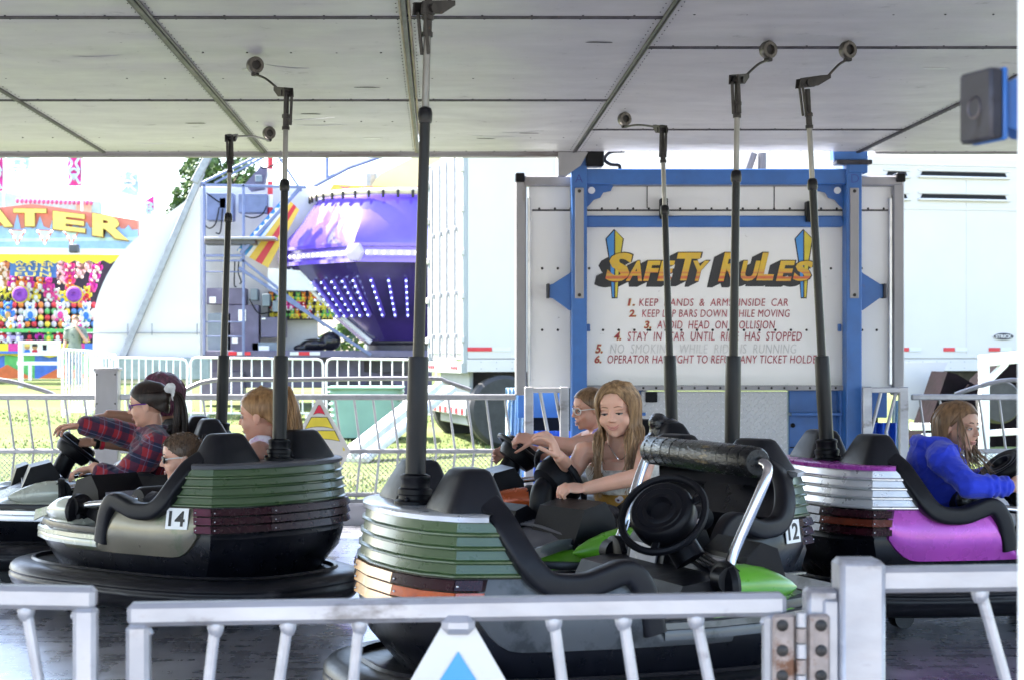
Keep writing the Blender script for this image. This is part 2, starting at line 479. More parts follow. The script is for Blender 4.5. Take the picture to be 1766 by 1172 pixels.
for i in range(len(xs) - 1):
    rr = rows_r if abs(xs[i] - .92) < .01 else rows
    for j in range(len(rr) - 1):
        x0, x1, y0, y1 = xs[i] + .012, xs[i + 1] - .012, rr[j] + .008, rr[j + 1] - .008
        m = MB(); nx, ny = 10, 14
        sag = rg.uniform(.006, .018) * (1.5 if abs(xs[i] - .92) < .01 else 1); ph = rg.uniform(0, 6)
        def zz(a, b):
            e = math.sin(math.pi * a) * math.sin(math.pi * b)
            return CEIL - sag * e * .6 + .004 * math.sin(ph + 7 * a + 3 * b) * e + .006 * math.sin(ph * 2 + 9 * b) * e
        g0 = [Vector((lerp(x0, x1, a / nx), lerp(y0, y1, b / ny), zz(a / nx, b / ny))) for b in range(ny + 1) for a in range(nx + 1)]
        m.add(g0, [(b * (nx + 1) + a, (b + 1) * (nx + 1) + a, (b + 1) * (nx + 1) + a + 1, b * (nx + 1) + a + 1) for b in range(ny) for a in range(nx)])
        # folded edges up into the roof
        for (ax_, ay_, bx_, by_) in ((x0, y0, x1, y0), (x1, y0, x1, y1), (x1, y1, x0, y1), (x0, y1, x0, y0)):
            m.add([(ax_, ay_, CEIL), (bx_, by_, CEIL), (bx_, by_, CEIL + .03), (ax_, ay_, CEIL + .03)], [(0, 1, 2, 3)])
        # rivets
        def rivet(x, y, r=.003):
            m.ell((x, y, CEIL - .001), (r, r, .003), seg=6, rings=4, mi=1)
        for q in range(int((y1 - y0) / .085)):
            for xx in (x0 + .022, x1 - .022): rivet(xx, y0 + .04 + q * .085)
        for yy in (y0 + .03, lerp(y0, y1, .36), lerp(y0, y1, .68), y1 - .03):
            for q in range(int((x1 - x0) / .2)): rivet(x0 + .1 + q * .2 + rg.uniform(-.01, .01), yy, .0055)
        # small dark and bright flat marks at random
        for q in range(2):
            if rg.random() < .45:
                cx_, cy_ = rg.uniform(x0 + .2, x1 - .2), rg.uniform(y0 + .3, y1 - .3)
                m.prism([(rg.uniform(.7, 1) * .07 * math.cos(a), rg.uniform(.5, 1) * .02 * math.sin(a)) for a in [2 * math.pi * k / 9 for k in range(9)]], (cx_, cy_, zz((cx_ - x0) / (x1 - x0), (cy_ - y0) / (y1 - y0)) - .003), (1, .1, 0), (0, -1, 0), .001, mi=rg.choice((1, 2)))
        for q in range(rg.choice((0, 1, 2))):
            cx_, cy_ = rg.uniform(x0 + .25, x1 - .25), rg.uniform(y0 + .3, y1 - .3); an = rg.uniform(-.5, .5); ln = rg.uniform(.12, .4)
            pts = [Vector((cx_ + ln * (u - .5) * math.cos(an), cy_ + ln * (u - .5) * math.sin(an) + .03 * math.sin(u * 3), 0)) for u in [k / 6 for k in range(7)]]
            for p in pts: p.z = zz((p.x - x0) / (x1 - x0), (p.y - y0) / (y1 - y0)) - .0012
            m.tube(pts, [.0004, .0012, .0018, .002, .0018, .0012, .0004], 4, mi=2)
        m.build('ceiling_panel', [M['ceil'], M['seam'], M['alu']], can, angle=30, recalc=False)
for i, x in enumerate(xs[1:-1]):
    m = MB()
    w = .042 if abs(x + .13) < .01 or abs(x + 1.17) < .01 else .022
    m.box((x - .004, (rows[0] + rows[-1]) / 2, CEIL + .004), (w * .5, rows[-1] - rows[0], .03), .003)
    for s_ in (-1, 1):
        m.box((x + s_ * w * .42, (rows[0] + rows[-1]) / 2, CEIL - .005), (w * .26, rows[-1] - rows[0], .012), .003, mi=1 if abs(x + .13) < .01 else 0)
    m.build('ceiling_seam', [M['seam'], M['seam_rust']], can)
for y, a, b in [(4.75, -11, .92), (7.03, -11, .92), (9.33, -11, .92), (4.75, 2.83, 7.2), (7.03, 2.83, 7.2), (9.33, 2.83, 7.2)] + [(yy, .92, 2.83) for yy in rows_r[1:-1]]:
    m = MB()
    m.box(((a + b) / 2, y, CEIL + .002), (b - a, .02, .012), .003)
    for s_ in (-1, 1): m.box(((a + b) / 2, y + .015 * s_, CEIL - .002), (b - a, .008, .008), .002)
    m.build('ceiling_seam', [M['seam']], can)
m = MB()
m.box((-1.9, (rows[0] + rows[-1]) / 2, CEIL + .16), (18.2, rows[-1] - rows[0] - .02, .10), .01)
m.build('roof_deck', M['alu'], can)
m = MB()
m.box((-4.96, BACK + .05, CEIL + .03), (11.8, .09, .075), .006)
m.box((-2.65, BACK + .06, CEIL - .018), (7.0, .07, .028), .004)
for x in (-2.6, -1.75, -.3, .35): m.box((x, BACK - .002, CEIL + .03), (.025, .02, .072), .003)
m.box((5.2, BACK + .05, CEIL + .02), (4.5, .09, .06), .006)
m.box((1.9, BACK + .04, CEIL + .045), (1.96, .06, .04), .006)
m.build('edge_beam', M['edge'], can)
m = MB()
m.box((-1.9, 1.95, CEIL + .08), (18.2, .1, .22), .01)
m.build('edge_beam', M['edge'], can)

# ------------------------------------------------------------------ railings
def square_tube(m, pts, w, **k):
    for a, b in zip(pts, pts[1:]): m.beam(a, b, w, w, .006, **k)

M['sign_blue'] = mat('sky blue sign paint', (.03, .24, .56), .4, var=.06)
M['sign_yellow'] = mat('mustard sign paint', (.62, .50, .04), .45, var=.12, scale=9)
M['sign_red'] = mat('red sign paint', (.62, .02, .06), .45, var=.1)
M['sign_black'] = mat('black sign paint', (.015, .015, .015), .5, var=.1)

FD = 3.15
def front_panel(name, label, px0, px1, y0, y1, balusters, D=FD, w=.042, stile0=True, stile1=True, tri=None, D1=None):
    D1 = D1 or D
    a, b = P(px0, y0, D), P(px1, y1, D1)
    r = thing(name, label, 'railing', (a + b) / 2 - Vector((0, 0, (a.z + b.z) / 2 - .0)), 0, 'front railing panels')
    m = MB(); m.beam(a, b, w, w, .009)
    m.build('top_rail', M['alu_white'], r)
    m = MB(); lo0, lo1 = Vector((a.x, a.y, .06)), Vector((b.x, b.y, .06))
    m.beam(lo0, lo1, w * .8, w * .8, .007)
    mid0, mid1 = Vector((a.x, a.y, .36)), Vector((b.x, b.y, .36))
    m.beam(mid0, mid1, w * .6, w * .6, .007)
    m.build('lower_rail', M['alu_white'], r)
    for ok, p in ((stile0, a), (stile1, b)):
        if not ok: continue
        q = (b - a).normalized() * (w * .5) * (1 if p is a else -1)
        m = MB(); m.beam(Vector((p.x + q.x * .9, p.y, p.z - w * .38)), Vector((p.x + q.x * .9, p.y, .03)), w, w, .008, up=Vector((0, 1, 0)))
        m.beam(Vector((p.x + q.x * .9, p.y - .004, p.z - w * .62)), Vector((p.x + q.x * 1.9, p.y - .004, p.z - w * .4)), .01, w * .98, .004)
        m.build('stile', M['alu_white'], r)
    for pt, pb in balusters:
        t_ = (pt - px0) / (px1 - px0)
        top = a.lerp(b, t_) - Vector((0, 0, w * .45))
        dpx = (pb - pt) / F * D
        bot = Vector((top.x + dpx, top.y, .36))
        # slope is given over 100 photo pixels
        k = (top.z - .36) / (100 / F * D)
        bot.x = top.x + dpx * k
        m = MB(); m.tube([top + (top - bot) * .01, bot, Vector((bot.x - dpx * k * .5, bot.y, .07))], .0105, 10)
        m.lathe(top - Vector((0, 0, .012)), (0, 0, 1), [(.010, -.012), (.014, -.004), (.016, .006), (.014, .014), (.0, .016)], 10)
        m.build('baluster', M['alu_white'], r)
    if tri:
        c = a.lerp(b, (tri - px0) / (px1 - px0)) - Vector((0, 0, w * .5 + .005))
        m = MB()
        c2 = c + Vector((0, -.016, 0))
        m.prism([(-.028, 0), (.028, 0), (.235, -.36), (0, -.66), (-.235, -.36)], c2, (1, 0, 0), (0, 0, 1), .006)
        m.prism([(0, -.048), (.172, -.32), (-.172, -.32)], c2 - Vector((0, .003, 0)), (1, 0, 0), (0, 0, 1), .002, mi=1)
        m.box(c + Vector((0, -.018, .0)), (.06, .03, .035), .012, mi=2)
        m.build('triangle_sign', [M['white_sign'], M['sign_blue'], M['alu_white']], r)
    return r
front_panel('fence_panel', 'bright aluminium railing panel with a square cut corner at the lower left of the photo', -420, 166, 1020, 1030, [(45, 62), (-90, -75), (-220, -205), (-340, -330)], tri=None)
front_panel('fence_panel', 'long aluminium railing panel carrying a blue triangle sign before the lime nosed car', 221, 1354, 1058, 1040, [(372, 360), (497, 482), (620, 610), (955, 968), (1075, 1090), (1200, 1220)], tri=790)
gp = front_panel('fence_panel', 'bright aluminium railing panel right of the square gate post', 1512, 2100, 998, 990, [(1690, 1718), (1830, 1855)], stile0=False, w=.046)
m = MB()
a = P(1480, 962, FD)
m.box((a.x, a.y, a.z / 2 - .03), (.082, .082, a.z + .06), .009)
m.beam(Vector((a.x - .055, a.y, a.z - .07)), Vector((a.x - .055, a.y, .0)), .03, .06, .005, up=Vector((0, 1, 0)))
gpost = tag(m.build('gate_post', M['alu_white'], angle=40), 'square white aluminium gate post beside the rusty hinge', 'post')
m = MB(); a = P(1415, 1012, FD)
m.box((a.x, a.y, a.z / 2 + .0), (.058, .05, a.z), .007)
tag(m.build('gate_stile', M['alu_white'], angle=40), 'narrow aluminium upright holding the right leaf of the rusty hinge', 'post')
hg = thing('hinge', 'rusty six bolt butt hinge joining the railing panel to the gate post', 'hinge', P(1383, 1110, FD - .05))
for px in (1352, 1411):
    m = MB(); c = P(px, 1120, FD - .033)
    m.box(c, (.042, .012, .13), .006)
    for dz in (-.045, 0, .045):
        m.lathe(c + Vector((.004 * (1 if px > 1380 else -1), -.006, dz)), (0, -1, 0), [(.0, 0), (.011, .0), (.010, .004), (.004, .007), (.0, .007)], 10, mi=1)
    m.build('hinge_leaf', [M['rust'], M['iron']], hg)
m = MB(); c = P(1382, 1120, FD - .04)
for k in range(5): m.cyl(c + Vector((0, 0, -.07 + k * .028)), c + Vector((0, 0, -.045 + k * .028)), .0095, seg=12, mi=k % 2)
m.build('hinge_pin', [M['alu_white'], M['rust']], hg)
# tall pale post at the right edge with the blue flanged bracket
m = MB(); D = 2.35
a = P(1751, 600, D)
m.box((a.x + .0505, D - .02, 1.2), (.10, .04, 3.0), .008)
tag(m.build('support_post', M['white'], angle=40), 'tall pale square post cut by the right edge of the photo', 'post')
M['blue_steel'] = mat('blue painted steel', (.026, .115, .36), .42, var=.14, scale=6, dirt=(.11, .09, .09), dirt_lo=.66, dirt_scale=11, bump=.05)
br = thing('flange_bracket', 'blue steel bracket with a dark drilled flange near the top right corner', 'bracket', P(1700, 180, 2.4))
M['flange'] = mat('dark flange steel', (.035, .035, .045), .55, .4, var=.3, scale=14, dirt=(.015, .012, .012), dirt_lo=.58, dirt_scale=20)
D = 2.42
c = P(1692, 184, D)
m = MB()
rot = Matrix.Rotation(R(17), 3, 'Z')
m.box(c, (.022, .075, .098), .004, rot)
m.box(c + rot @ Vector((.014, 0, 0)), (.007, .077, .10), .002, rot, mi=1)
nrm = rot @ Vector((-1, 0, 0))
m.lathe(c + nrm * .009 + Vector((0, 0, -.002)), nrm, [(.0, .0), (.011, .0), (.014, .004), (.016, .0035), (.0165, .0)], 16, mi=2)
m.build('flange', [M['flange'], M['blue_steel'], M['seam']], br, angle=40)
m = MB()
ring = lambda x, w, h: [c + Vector((x, y, z)) for y, z in ((-w, -h), (w, -h), (w, h), (-w, h))]
m.loft([ring(.016, .018, .026), ring(.03, .02, .03), ring(.052, .03, .042), ring(.085, .032, .044)])
m.build('arm', M['blue_steel'], br, angle=30)

# back railing
BD = 11.85
def bz(py): return EYE - (py - CY) / F * BD
def bx(px): return (px - CX) / F * BD
def back_fence(label, px0, px1, sign=None, rails=None, nb=None, lean=1):
    r = thing('fence_panel', label, 'railing', (bx((px0 + px1) / 2), BD, 0), 0, 'back railing panels')
    x0, x1 = bx(px0), bx(px1)
    zt, zm, zl = bz(684), bz(777), bz(852)
    for z, h, nm in ((zt, .04, 'top_rail'), (zm, .03, 'middle_rail'), (zl, .028, 'lower_rail'), (bz(864), .03, 'bottom_rail')):
        m = MB(); m.box(((x0 + x1) / 2, BD, z), (x1 - x0, .04, h), .006); m.build(nm, M['galv'], r)
    n = nb or int((x1 - x0) / .127)
    for k in range(n):
        x = x0 + (k + .5) * (x1 - x0) / n
        m = MB(); m.tube([(x - .012 * lean, BD - .005, zt - .01), (x + .035 * lean, BD - .005, zm), (x + .0 * lean, BD - .005, bz(862))], .0085, 7)
        m.build('baluster', M['galv'], r)
    m = MB(); hh = zm - zl
    k = x0 - hh
    while k < x1:
        for s_ in (1, -1):
            a = Vector((k, BD + .012, zl)) if s_ > 0 else Vector((k, BD + .012, zm))
            b = Vector((k + hh, BD + .012, zm)) if s_ > 0 else Vector((k + hh, BD + .012, zl))
            t0 = max(0, (x0 - a.x) / (b.x - a.x)); t1 = min(1, (x1 - a.x) / (b.x - a.x))
            if t1 > t0: m.beam(a.lerp(b, t0), a.lerp(b, t1), .0035, .0035, .0005)
        k += .034
    m.build('mesh_infill', M['galv'], r)
    if rails:
        m = MB(); m.tube(catmull([(bx(p), BD + .04, bz(q)) for p, q in rails], 3), .016, 10); m.build('hand_rail', M['galv'], r)
    return r
back_fence('galvanised mesh railing at the far left behind the white nosed car', -330, 165, rails=[(-200, 662), (-40, 655), (10, 656), (70, 672), (92, 681)])
bf = back_fence('galvanised mesh railing carrying the red and yellow diamond sign', 207, 890, rails=[(300, 680), (320, 671), (368, 655), (500, 654), (735, 652), (770, 658), (812, 672)])
back_fence('galvanised mesh railing behind the girl in the blue hoodie', 1572, 2050, rails=[(1650, 680), (1672, 672), (1730, 656), (1800, 655), (2000, 655)])
# diamond sign
sg = thing('diamond_sign', 'white diamond sign with a red tip and yellow bands fixed to the back railing', 'sign', (bx(551), BD - .03, bz(770)))
o = Vector((bx(551), BD - .022, bz(776)))
k = 1 / F * BD
m = MB(); m.prism([(-4 * k, 88 * k), (4 * k, 88 * k), (54 * k, 0), (0, -100 * k), (-54 * k, 0)], o, (1, 0, 0), (0, 0, 1), .006)
m.build('sign_board', M['white_sign'], sg)
def band(m, y0, y1, w0, w1, arc, mi, off=.003, ol=1.0):
    for e, mm, dd in ((ol * k, 1, off), (0, mi, off + .0015)):
        top = [(-w1 * k - e, y1 * k + e), (w1 * k + e, y1 * k + e)]
        bot = [(w0 * k * c_ + (e if c_ > 0 else -e), (y0 + arc * (1 - c_ * c_)) * k - e) for c_ in (1, .6, .2, -.2, -.6, -1)]
        m.prism(top[::-1] + bot[::-1] if False else [top[1]] + bot + [top[0]], o - Vector((0, dd, 0)), (1, 0, 0), (0, 0, 1), .001, mm)
m = MB()
band(m, 62, 78, 10, 1.2, 3, 0, ol=.7); m.build('red_tip', [M['sign_red'], M['sign_black']], sg)
for y0, y1, w0, w1 in ((38, 57, 24, 13), (17, 34, 35, 26)):
    m = MB(); band(m, y0, y1, w0, w1, 4, 0); m.build('yellow_band', [M['sign_yellow'], M['sign_black']], sg)
m = MB()
m.prism([(4 * k, 10 * k), (9 * k, 6 * k), (22 * k, 2 * k), (20 * k, 1 * k), (6 * k, 1 * k)], o - Vector((0, .003, 0)), (1, 0, 0), (0, 0, 1), .002)
m.prism([(40 * k, 7 * k), (44 * k, 3 * k), (44 * k, 0), (41 * k, 0)], o - Vector((0, .003, 0)), (1, 0, 0), (0, 0, 1), .002)
m.prism([(24 * k, -18 * k), (38 * k, -20 * k), (20 * k, -56 * k), (4 * k, -66 * k), (4 * k, -22 * k)], o - Vector((0, .003, 0)), (1, 0, 0), (0, 0, 1), .002)
for q in range(3):
    m.tube([o + Vector(((4 + e * 3) * k, -.004, (-9 - q * 3 + (1 if e % 2 else -1)) * k)) for e in range(11)], .7 * k, 5, mi=1)
m.build('painted_motif', [M['sign_yellow'], M['sign_black']], sg)
# post box between the left railings
m = MB()
x = bx(185)
m.box((x, BD + .02, bz(672) - .3), (.155, .13, .9), .006)
m.box((x, BD + .02, bz(636)), (.175, .15, .02), .004)
for z in (bz(645), bz(695)):
    for s_ in (-1, 1): m.ell((x + s_ * .062, BD - .047, z), (.006, .004, .006), seg=8, rings=5, mi=1)
M['alu_dull'] = mat('dull aluminium sheet', (.27, .265, .28), .5, .35, var=.15, scale=5, dirt=(.2, .18, .17), dirt_lo=.6, dirt_scale=6, stretch=(1, 1, .3))
tag(m.build('post_box', [M['alu_dull'], M['iron']], angle=40), 'boxy grey aluminium post between two back railings left of the girls', 'post')

# ------------------------------------------------------------------ ride trailer with the safety rules
TD = 11.9
TS = F / TD
def tp(px, py, dy=0.0):
    p = P(px, py, TD); p.y += dy; return p
tr = thing('ride_trailer', 'white ride trailer end lettered SAFETY RULES in a blue steel frame', 'trailer', (1.9, TD, 0))
t = NT('scuffed white trailer sheet')
v = t.map((1, 1, 1))
base = t.ramp(t.noise(v, 1.2, 5), [(.3, (.72, .715, .71)), (.7, (.81, .80, .79))])
sc = t.ramp(t.noise(t.map((3, 1, 9)), 3, 8, .72), [(.60, (0, 0, 0)), (.68, (.85,) * 3)])
z = t.sep(t.tc.outputs['Object'])[2]
low = t.ramp(z, [(.86, (1, 1, 1)), (1.35, (.06,) * 3)])
base = t.mix(t.math('MULTIPLY', sc, low), base, (.19, .18, .18))
fl = t.ramp(t.noise(v, 11, 5, .6), [(.70, (0, 0, 0)), (.74, (1, 1, 1))])
base = t.mix(fl, base, (.30, .28, .27))
t.set(Base_Color=base, Roughness=.45)
M['trailer'] = t.mat
x0, x1 = tp(905, 0).x, tp(1553, 0).x
zt, zb = tp(0, 322).z, tp(0, 668).z
ang = 0.0
m = MB(); m.box(((x0 + x1) / 2 + .22, TD + 3.0, (zt + zb) / 2), (x1 - x0 - .52, 5.9, zt - zb), .01)
m.build('box_body', M['trailer'], tr)
m = MB(); m.box(((x0 + x1) / 2, TD + .03, (zt + zb) / 2), (x1 - x0 - .06, .06, zt - zb), .004)
for px in (1116, 1335):
    m.box((tp(px, 0).x, TD - .002, tp(0, 341).z), (.006, .006, .15), .001, mi=1)
m.box(((x0 + x1) / 2, TD - .002, tp(0, 363).z), (x1 - x0 - .1, .008, .012), .001, mi=1)
for px in range(930, 1545, 27):
    m.ell((tp(px, 0).x, TD - .001, tp(0, 360).z), (.008, .006, .008), seg=8, rings=5, mi=2)
for py in (463, 569):
    for px in ([935, 962, 1016, 1117] + list(range(1040, 1440, 27)) + [1487, 1512] if py == 569 else [935, 962, 1016, 1117, 1433, 1486]):
        m.ell((tp(px, 0).x, TD - .001, tp(0, py).z), (.009, .006, .009), seg=8, rings=5, mi=2)
m.build('end_wall', [M['trailer'], M['seam'], M['iron']], tr)
# aluminium corner frames
m = MB()
for px, w in ((898, .075), (1547, .075)):
    m.box((tp(px, 0).x, TD + .0, (zt + zb) / 2), (w, .10, zt - zb + .10), .008)
m.box(((x0 + x1) / 2, TD + .0, zt + .035), (x1 - x0 + .02, .11, .07), .01)
for px in (912, 1534):
    m.box((tp(px, 0).x, TD - .02, (zt + zb) / 2 - .03), (.022, .035, zt - zb - .1), .003, mi=1)
m.build('corner_frame', [M['alu_dull'], M['alu']], tr)
for px in (896, 1549):
    m = MB(); m.box((tp(px, 0).x, TD - .02, tp(0, 308).z), (.062, .12, .062), .006); m.build('corner_cap', M['black'], tr)
# blue frame
bp = []
for px, nm in ((996, 0), (1464, 1)):
    m = MB(); m.box((tp(px, 0).x, TD - .09, tp(0, 590).z), (.104, .13, 2.55), .006)
    bp.append(m.build('frame_post', M['blue_steel'], tr))
    m = MB(); m.box((tp(px, 0).x, TD - .158, tp(0, 422).z), (.06, .01, .745), .004)
    for dz in (-.35, .35): m.ell((tp(px, 0).x, TD - .165, tp(0, 422).z + dz), (.012, .006, .012), seg=8, rings=5, mi=1)
    m.build('wear_strip', [M['alu_dull'], M['iron']], bp[-1])
m = MB(); m.box((tp(1230, 0).x, TD - .08, tp(0, 308).z), (1.86, .10, .104), .005)
m.build('frame_beam', M['blue_steel'], tr)
m = MB(); m.box((tp(1230, 0).x, TD - .03, tp(0, 383).z), (1.74, .06, .075), .005)
for px in (1010, 1130, 1345, 1442): m.prism([(-.05, -.03), (.05, -.03), (.02, .03), (-.02, .03)], tp(px, 383, -.062), (1, 0, 0), (0, 0, 1), .012)
m.build('frame_beam', M['blue_steel'], tr)
for sx, px in ((1, 1009), (-1, 1451)):
    m = MB()
    pts = [(0, 0), (.19, 0), (.17, -.04), (.12, -.05), (.10, -.085), (.055, -.10), (.03, -.13), (.0, -.16)]
    m.prism([(p * sx, q) for p, q in pts], tp(px, 321, -.05), (1, 0, 0), (0, 0, 1), .015)
    m.lathe(tp(px + 10 * sx, 330, -.053), (0, -1, 0), [(.0, 0), (.024, 0), (.024, .004), (.0, .004)], 14, mi=1)
    m.build('gusset', [M['blue_steel'], M['white']], tr)
    # side outrigger bracket
    m = MB()
    d = -sx
    px2 = 985 if sx > 0 else 1476
    m.prism([(0, -.13), (.0, .14), (.02 * d, .12), (.13 * d, .05), (.16 * d, .04), (.16 * d, -.045), (.13 * d, -.05), (.02 * d, -.13)], tp(px2, 503, -.12), (1, 0, 0), (0, 0, 1), .05)
    m.box(tp(px2, 503, -.10) + Vector((d * .165, 0, 0)), (.02, .09, .10), .004, mi=1)
    m.build('outrigger', [M['blue_steel'], M['flange']], tr)
for px, py in ((1142, 362), (1392, 367)):
    m = MB(); m.box(tp(px, py, -.07), (.05, .09, .14), .006); m.build('lamp_bracket', M['black'], tr)
for px in (1014, 1446):
    m = MB(); m.box(tp(px, 565, -.03), (.022, .03, .05), .003); m.build('lug', M['blue_steel'], tr)
# top hangers
m = MB()
m.prism([(-.10, .0), (.10, 0), (.05, -.09), (-.05, -.16), (-.10, -.16)], tp(985, 268, -.2), (1, 0, 0), (0, 0, 1), .1)
m.box(tp(984, 262, -.16), (.22, .14, .04), .005)
m.build('hanger', M['alu_dull'], tr)
m = MB(); m.box(tp(1022, 277, -.12), (.12, .16, .12), .008); m.build('lamp_box', M['black'], tr)
m = MB(); m.box(tp(1458, 272, -.10), (.23, .12, .07), .005); m.box(tp(1470, 290, -.10), (.13, .13, .10), .005)
m.box(tp(1462, 285, -.14), (.24, .12, .03), .005, mi=1)
m.build('hanger', [M['blue_steel'], M['flange']], tr)
m = MB(); m.tube(catmull([tp(1080, 258, .1), tp(1055, 260, .1), tp(1045, 272, .1), tp(1055, 281, .1), tp(1070, 283, .1), tp(1072, 292, .1)], 4), .012, 8)
m.build('air_hose', M['black'], tr)
for a, b in ((1322, 1305), (1338, 1336)):
    m = MB(); m.tube(catmull([tp(a, 250, .5), tp((a + b) / 2 + 1, 272, .5), tp(b, 300, .5)], 4), .03, 10)
    m.build('air_hose', M['shade_grey'], tr)
# diamond plate
def diamond_plate(name, col, metal=.5, scale=.05):
    t = NT(name)
    s = t.sep(t.tc.outputs['Object'])
    u = t.math('MULTIPLY', t.math('ADD', s[0], s[2]), 1 / scale)
    w = t.math('MULTIPLY', t.math('SUBTRACT', s[0], s[2]), 1 / scale)
    fu, fw = t.math('FRACT', u), t.math('FRACT', w)
    du, dw = t.math('ABSOLUTE', t.math('SUBTRACT', fu, .5)), t.math('ABSOLUTE', t.math('SUBTRACT', fw, .5))
    chk = t.math('MODULO', t.math('ABSOLUTE', t.math('ADD', t.math('FLOOR', u), t.math('FLOOR', w))), 2)
    e1 = t.math('ADD', t.math('MULTIPLY', du, 1.1), t.math('MULTIPLY', dw, 3.4))
    e2 = t.math('ADD', t.math('MULTIPLY', dw, 1.1), t.math('MULTIPLY', du, 3.4))
    mx = t.node('ShaderNodeMix'); t.l.new(chk, mx.inputs[0]); t.l.new(e1, mx.inputs[2]); t.l.new(e2, mx.inputs[3])
    hgt = t.ramp(mx.outputs[0], [(.40, (1, 1, 1)), (.56, (0, 0, 0))])
    t.set(Base_Color=t.mix(hgt, tuple(x * .82 for x in col), tuple(min(1, x * 1.12) for x in col)), Metallic=metal, Roughness=.42)
    t.bump(hgt, .8, .01)
    return t.mat
M['tread'] = diamond_plate('white tread plate', (.52, .52, .54), .25)
M['tread_top'] = diamond_plate('aluminium tread plate', (.62, .6, .54), .4, .06)
m = MB(); m.box((tp(1232, 0).x, TD + .02, tp(0, 790).z), (1.0, .05, .92), .004); m.build('tread_plate', M['tread'], tr)
m = MB(); m.box((tp(1245, 0).x, TD + 1.2, tp(0, 262).z), (2.1, .06, .42), .01); m.build('tread_plate', M['tread_top'], tr)
m = MB(); m.box((tp(1230, 0).x, TD - .03, tp(0, 668).z), (1.76, .05, .035), .004)
for px in range(1020, 1450, 22): m.ell(tp(px, 668, -.056), (.008, .005, .008), seg=8, rings=5, mi=1)
m.build('sill_rail', [M['alu_dull'], M['iron']], tr)
for xa, xb in ((1010, 1112), (1362, 1450)):
    m = MB()
    a, b = tp(xa, 678).x, tp(xb, 678).x
    m.box(((a + b) / 2, TD + .06, tp(0, 770).z), (b - a, .05, .80), .006)
    m.box(((a + b) / 2, TD + .0, tp(0, 713).z), (b - a, .12, .02), .003)
    m.box((b if xa > 1200 else a, TD + .01, tp(0, 770).z), (.03, .1, .78), .004)
    if xa > 1200:
        for py in (765, 785, 805): m.ell(tp(1392, py, .03), (.016, .01, .016), seg=10, rings=6)
        m.box((tp(1405, 0).x, TD + .03, tp(0, 771).z), (.33, .012, .008), .001, mi=1)
        m.ell(tp(1369, 733, .03), (.016, .012, .016), seg=10, rings=6, mi=1)
    m.build('base_panel', [M['blue_steel'], M['black']], tr)
m = MB(); m.box(tp(1123, 684, -.01), (.08, .03, .07), .004); m.build('socket_box', M['black'], tr)
# ----- painted lettering on the end wall
M['gold_letter'] = None
t = NT('gold to red sign lettering')
z = t.sep(t.tc.outputs['Object'])[2]
zz0, zz1 = tp(0, 490).z - 1.4, tp(0, 438).z - 1.4
f = t.node('ShaderNodeMapRange'); f.inputs['From Min'].default_value = zz0; f.inputs['From Max'].default_value = zz1
t.l.new(z, f.inputs[0])
col = t.ramp(f.outputs[0], [(0, hexc('c23b2e')), (.07, hexc('c23b2e')), (.10, hexc('d8a52c')), (.17, hexc('cc5a32')), (.24, hexc('cf6b35')), (.27, hexc('d8a52c')), (.34, hexc('cf7a3a')), (.40, hexc('d8a52c')), (.5, hexc('d9b02a')), (1, hexc('d4a520'))], 'CONSTANT')
t.set(Base_Color=t.mix(t.ramp(t.noise(t.map((1, 1, 1)), 30, 6), [(.35, (0,) * 3), (.7, (.35,) * 3)]), col, (.38, .30, .12)), Roughness=.45)
M['gold_letter'] = t.mat
M['ink_black'] = mat('black signwriting paint', (.02, .02, .025), .5, var=.3, dirt=(.1, .1, .1), dirt_lo=.66, dirt_scale=20)
M['ink_maroon'] = mat('maroon signwriting paint', (.34, .035, .06), .5, var=.25, scale=20)
M['ink_faded'] = mat('faded grey lettering', (.58, .57, .57), .5, var=.1)
M['ink_gold'] = mat('gold number paint', (.52, .30, .04), .5, var=.2)
M['ink_blue'] = mat('sky blue sign paint', (.05, .25, .62), .45, var=.1)
ls = thing('painted_sign', 'SAFETY RULES heading and six numbered rules painted on the trailer end', 'sign', (1.9, TD, 1.4))
ux, uz = Vector((1, 0, 0)), Vector((0, 0, 1))
def letters(spec, mb_gold, mb_black):
    for ch, xa, xb, yt, yb_ in spec:
        o = tp(xa, yb_, -.006); w = (xb - xa) / TS; h = (yb_ - yt) / TS
        sh = Vector((.24, 0, 1))
        for k in range(9):
            d = Vector((-.0085 * k, .0 + .0002 * (8 - k) * 0, -.0042 * k))
            mb_black.text(ch, o + d + Vector((-.008, .003 + k * .0002, -.006)), ux, sh, w + .016, h + .012, .001, bold=.035)
        mb_gold.text(ch, o, ux, sh, w, h, .0015, bold=.04)
mg, mk = MB(), MB()
letters([('S', 1042, 1082, 436, 486), ('A', 1079, 1107, 450, 485), ('F', 1109, 1131, 450, 485), ('E', 1133, 1156, 450, 485), ('T', 1158, 1198, 436, 484), ('Y', 1187, 1215, 450, 485),
         ('R', 1238, 1272, 436, 486), ('U', 1274, 1303, 450, 485), ('L', 1304, 1332, 436, 484), ('E', 1338, 1363, 450, 485), ('S', 1366, 1396, 450, 485)], mg, mk)
for px in (1060, 1386):
    m = MB()
    def sp(pts, mi, dy): m.prism([((a - px) / TS, -(b - 396) / TS) for a, b in pts], tp(px, 396, dy), ux, uz, .002, mi)
    sp([(px - 1, 395), (px + 16, 412), (px + 10, 450), (px + 5, 515), (px - 5, 515), (px - 10, 450), (px - 16, 412)], 0, -.002)
    sp([(px - 1, 398), (px - 1, 513), (px - 4, 513), (px - 8, 450), (px - 14, 412)], 1, -.004)
    sp([(px + 1, 398), (px + 14, 412), (px + 8, 450), (px + 4, 513), (px + 1, 513)], 2, -.004)
    m.build('spear_motif', [M['ink_black'], M['ink_blue'], M['sign_yellow']], ls)
mk.build('heading_shadow', M['ink_black'], ls)
mg.build('heading_lettering', M['gold_letter'], ls)
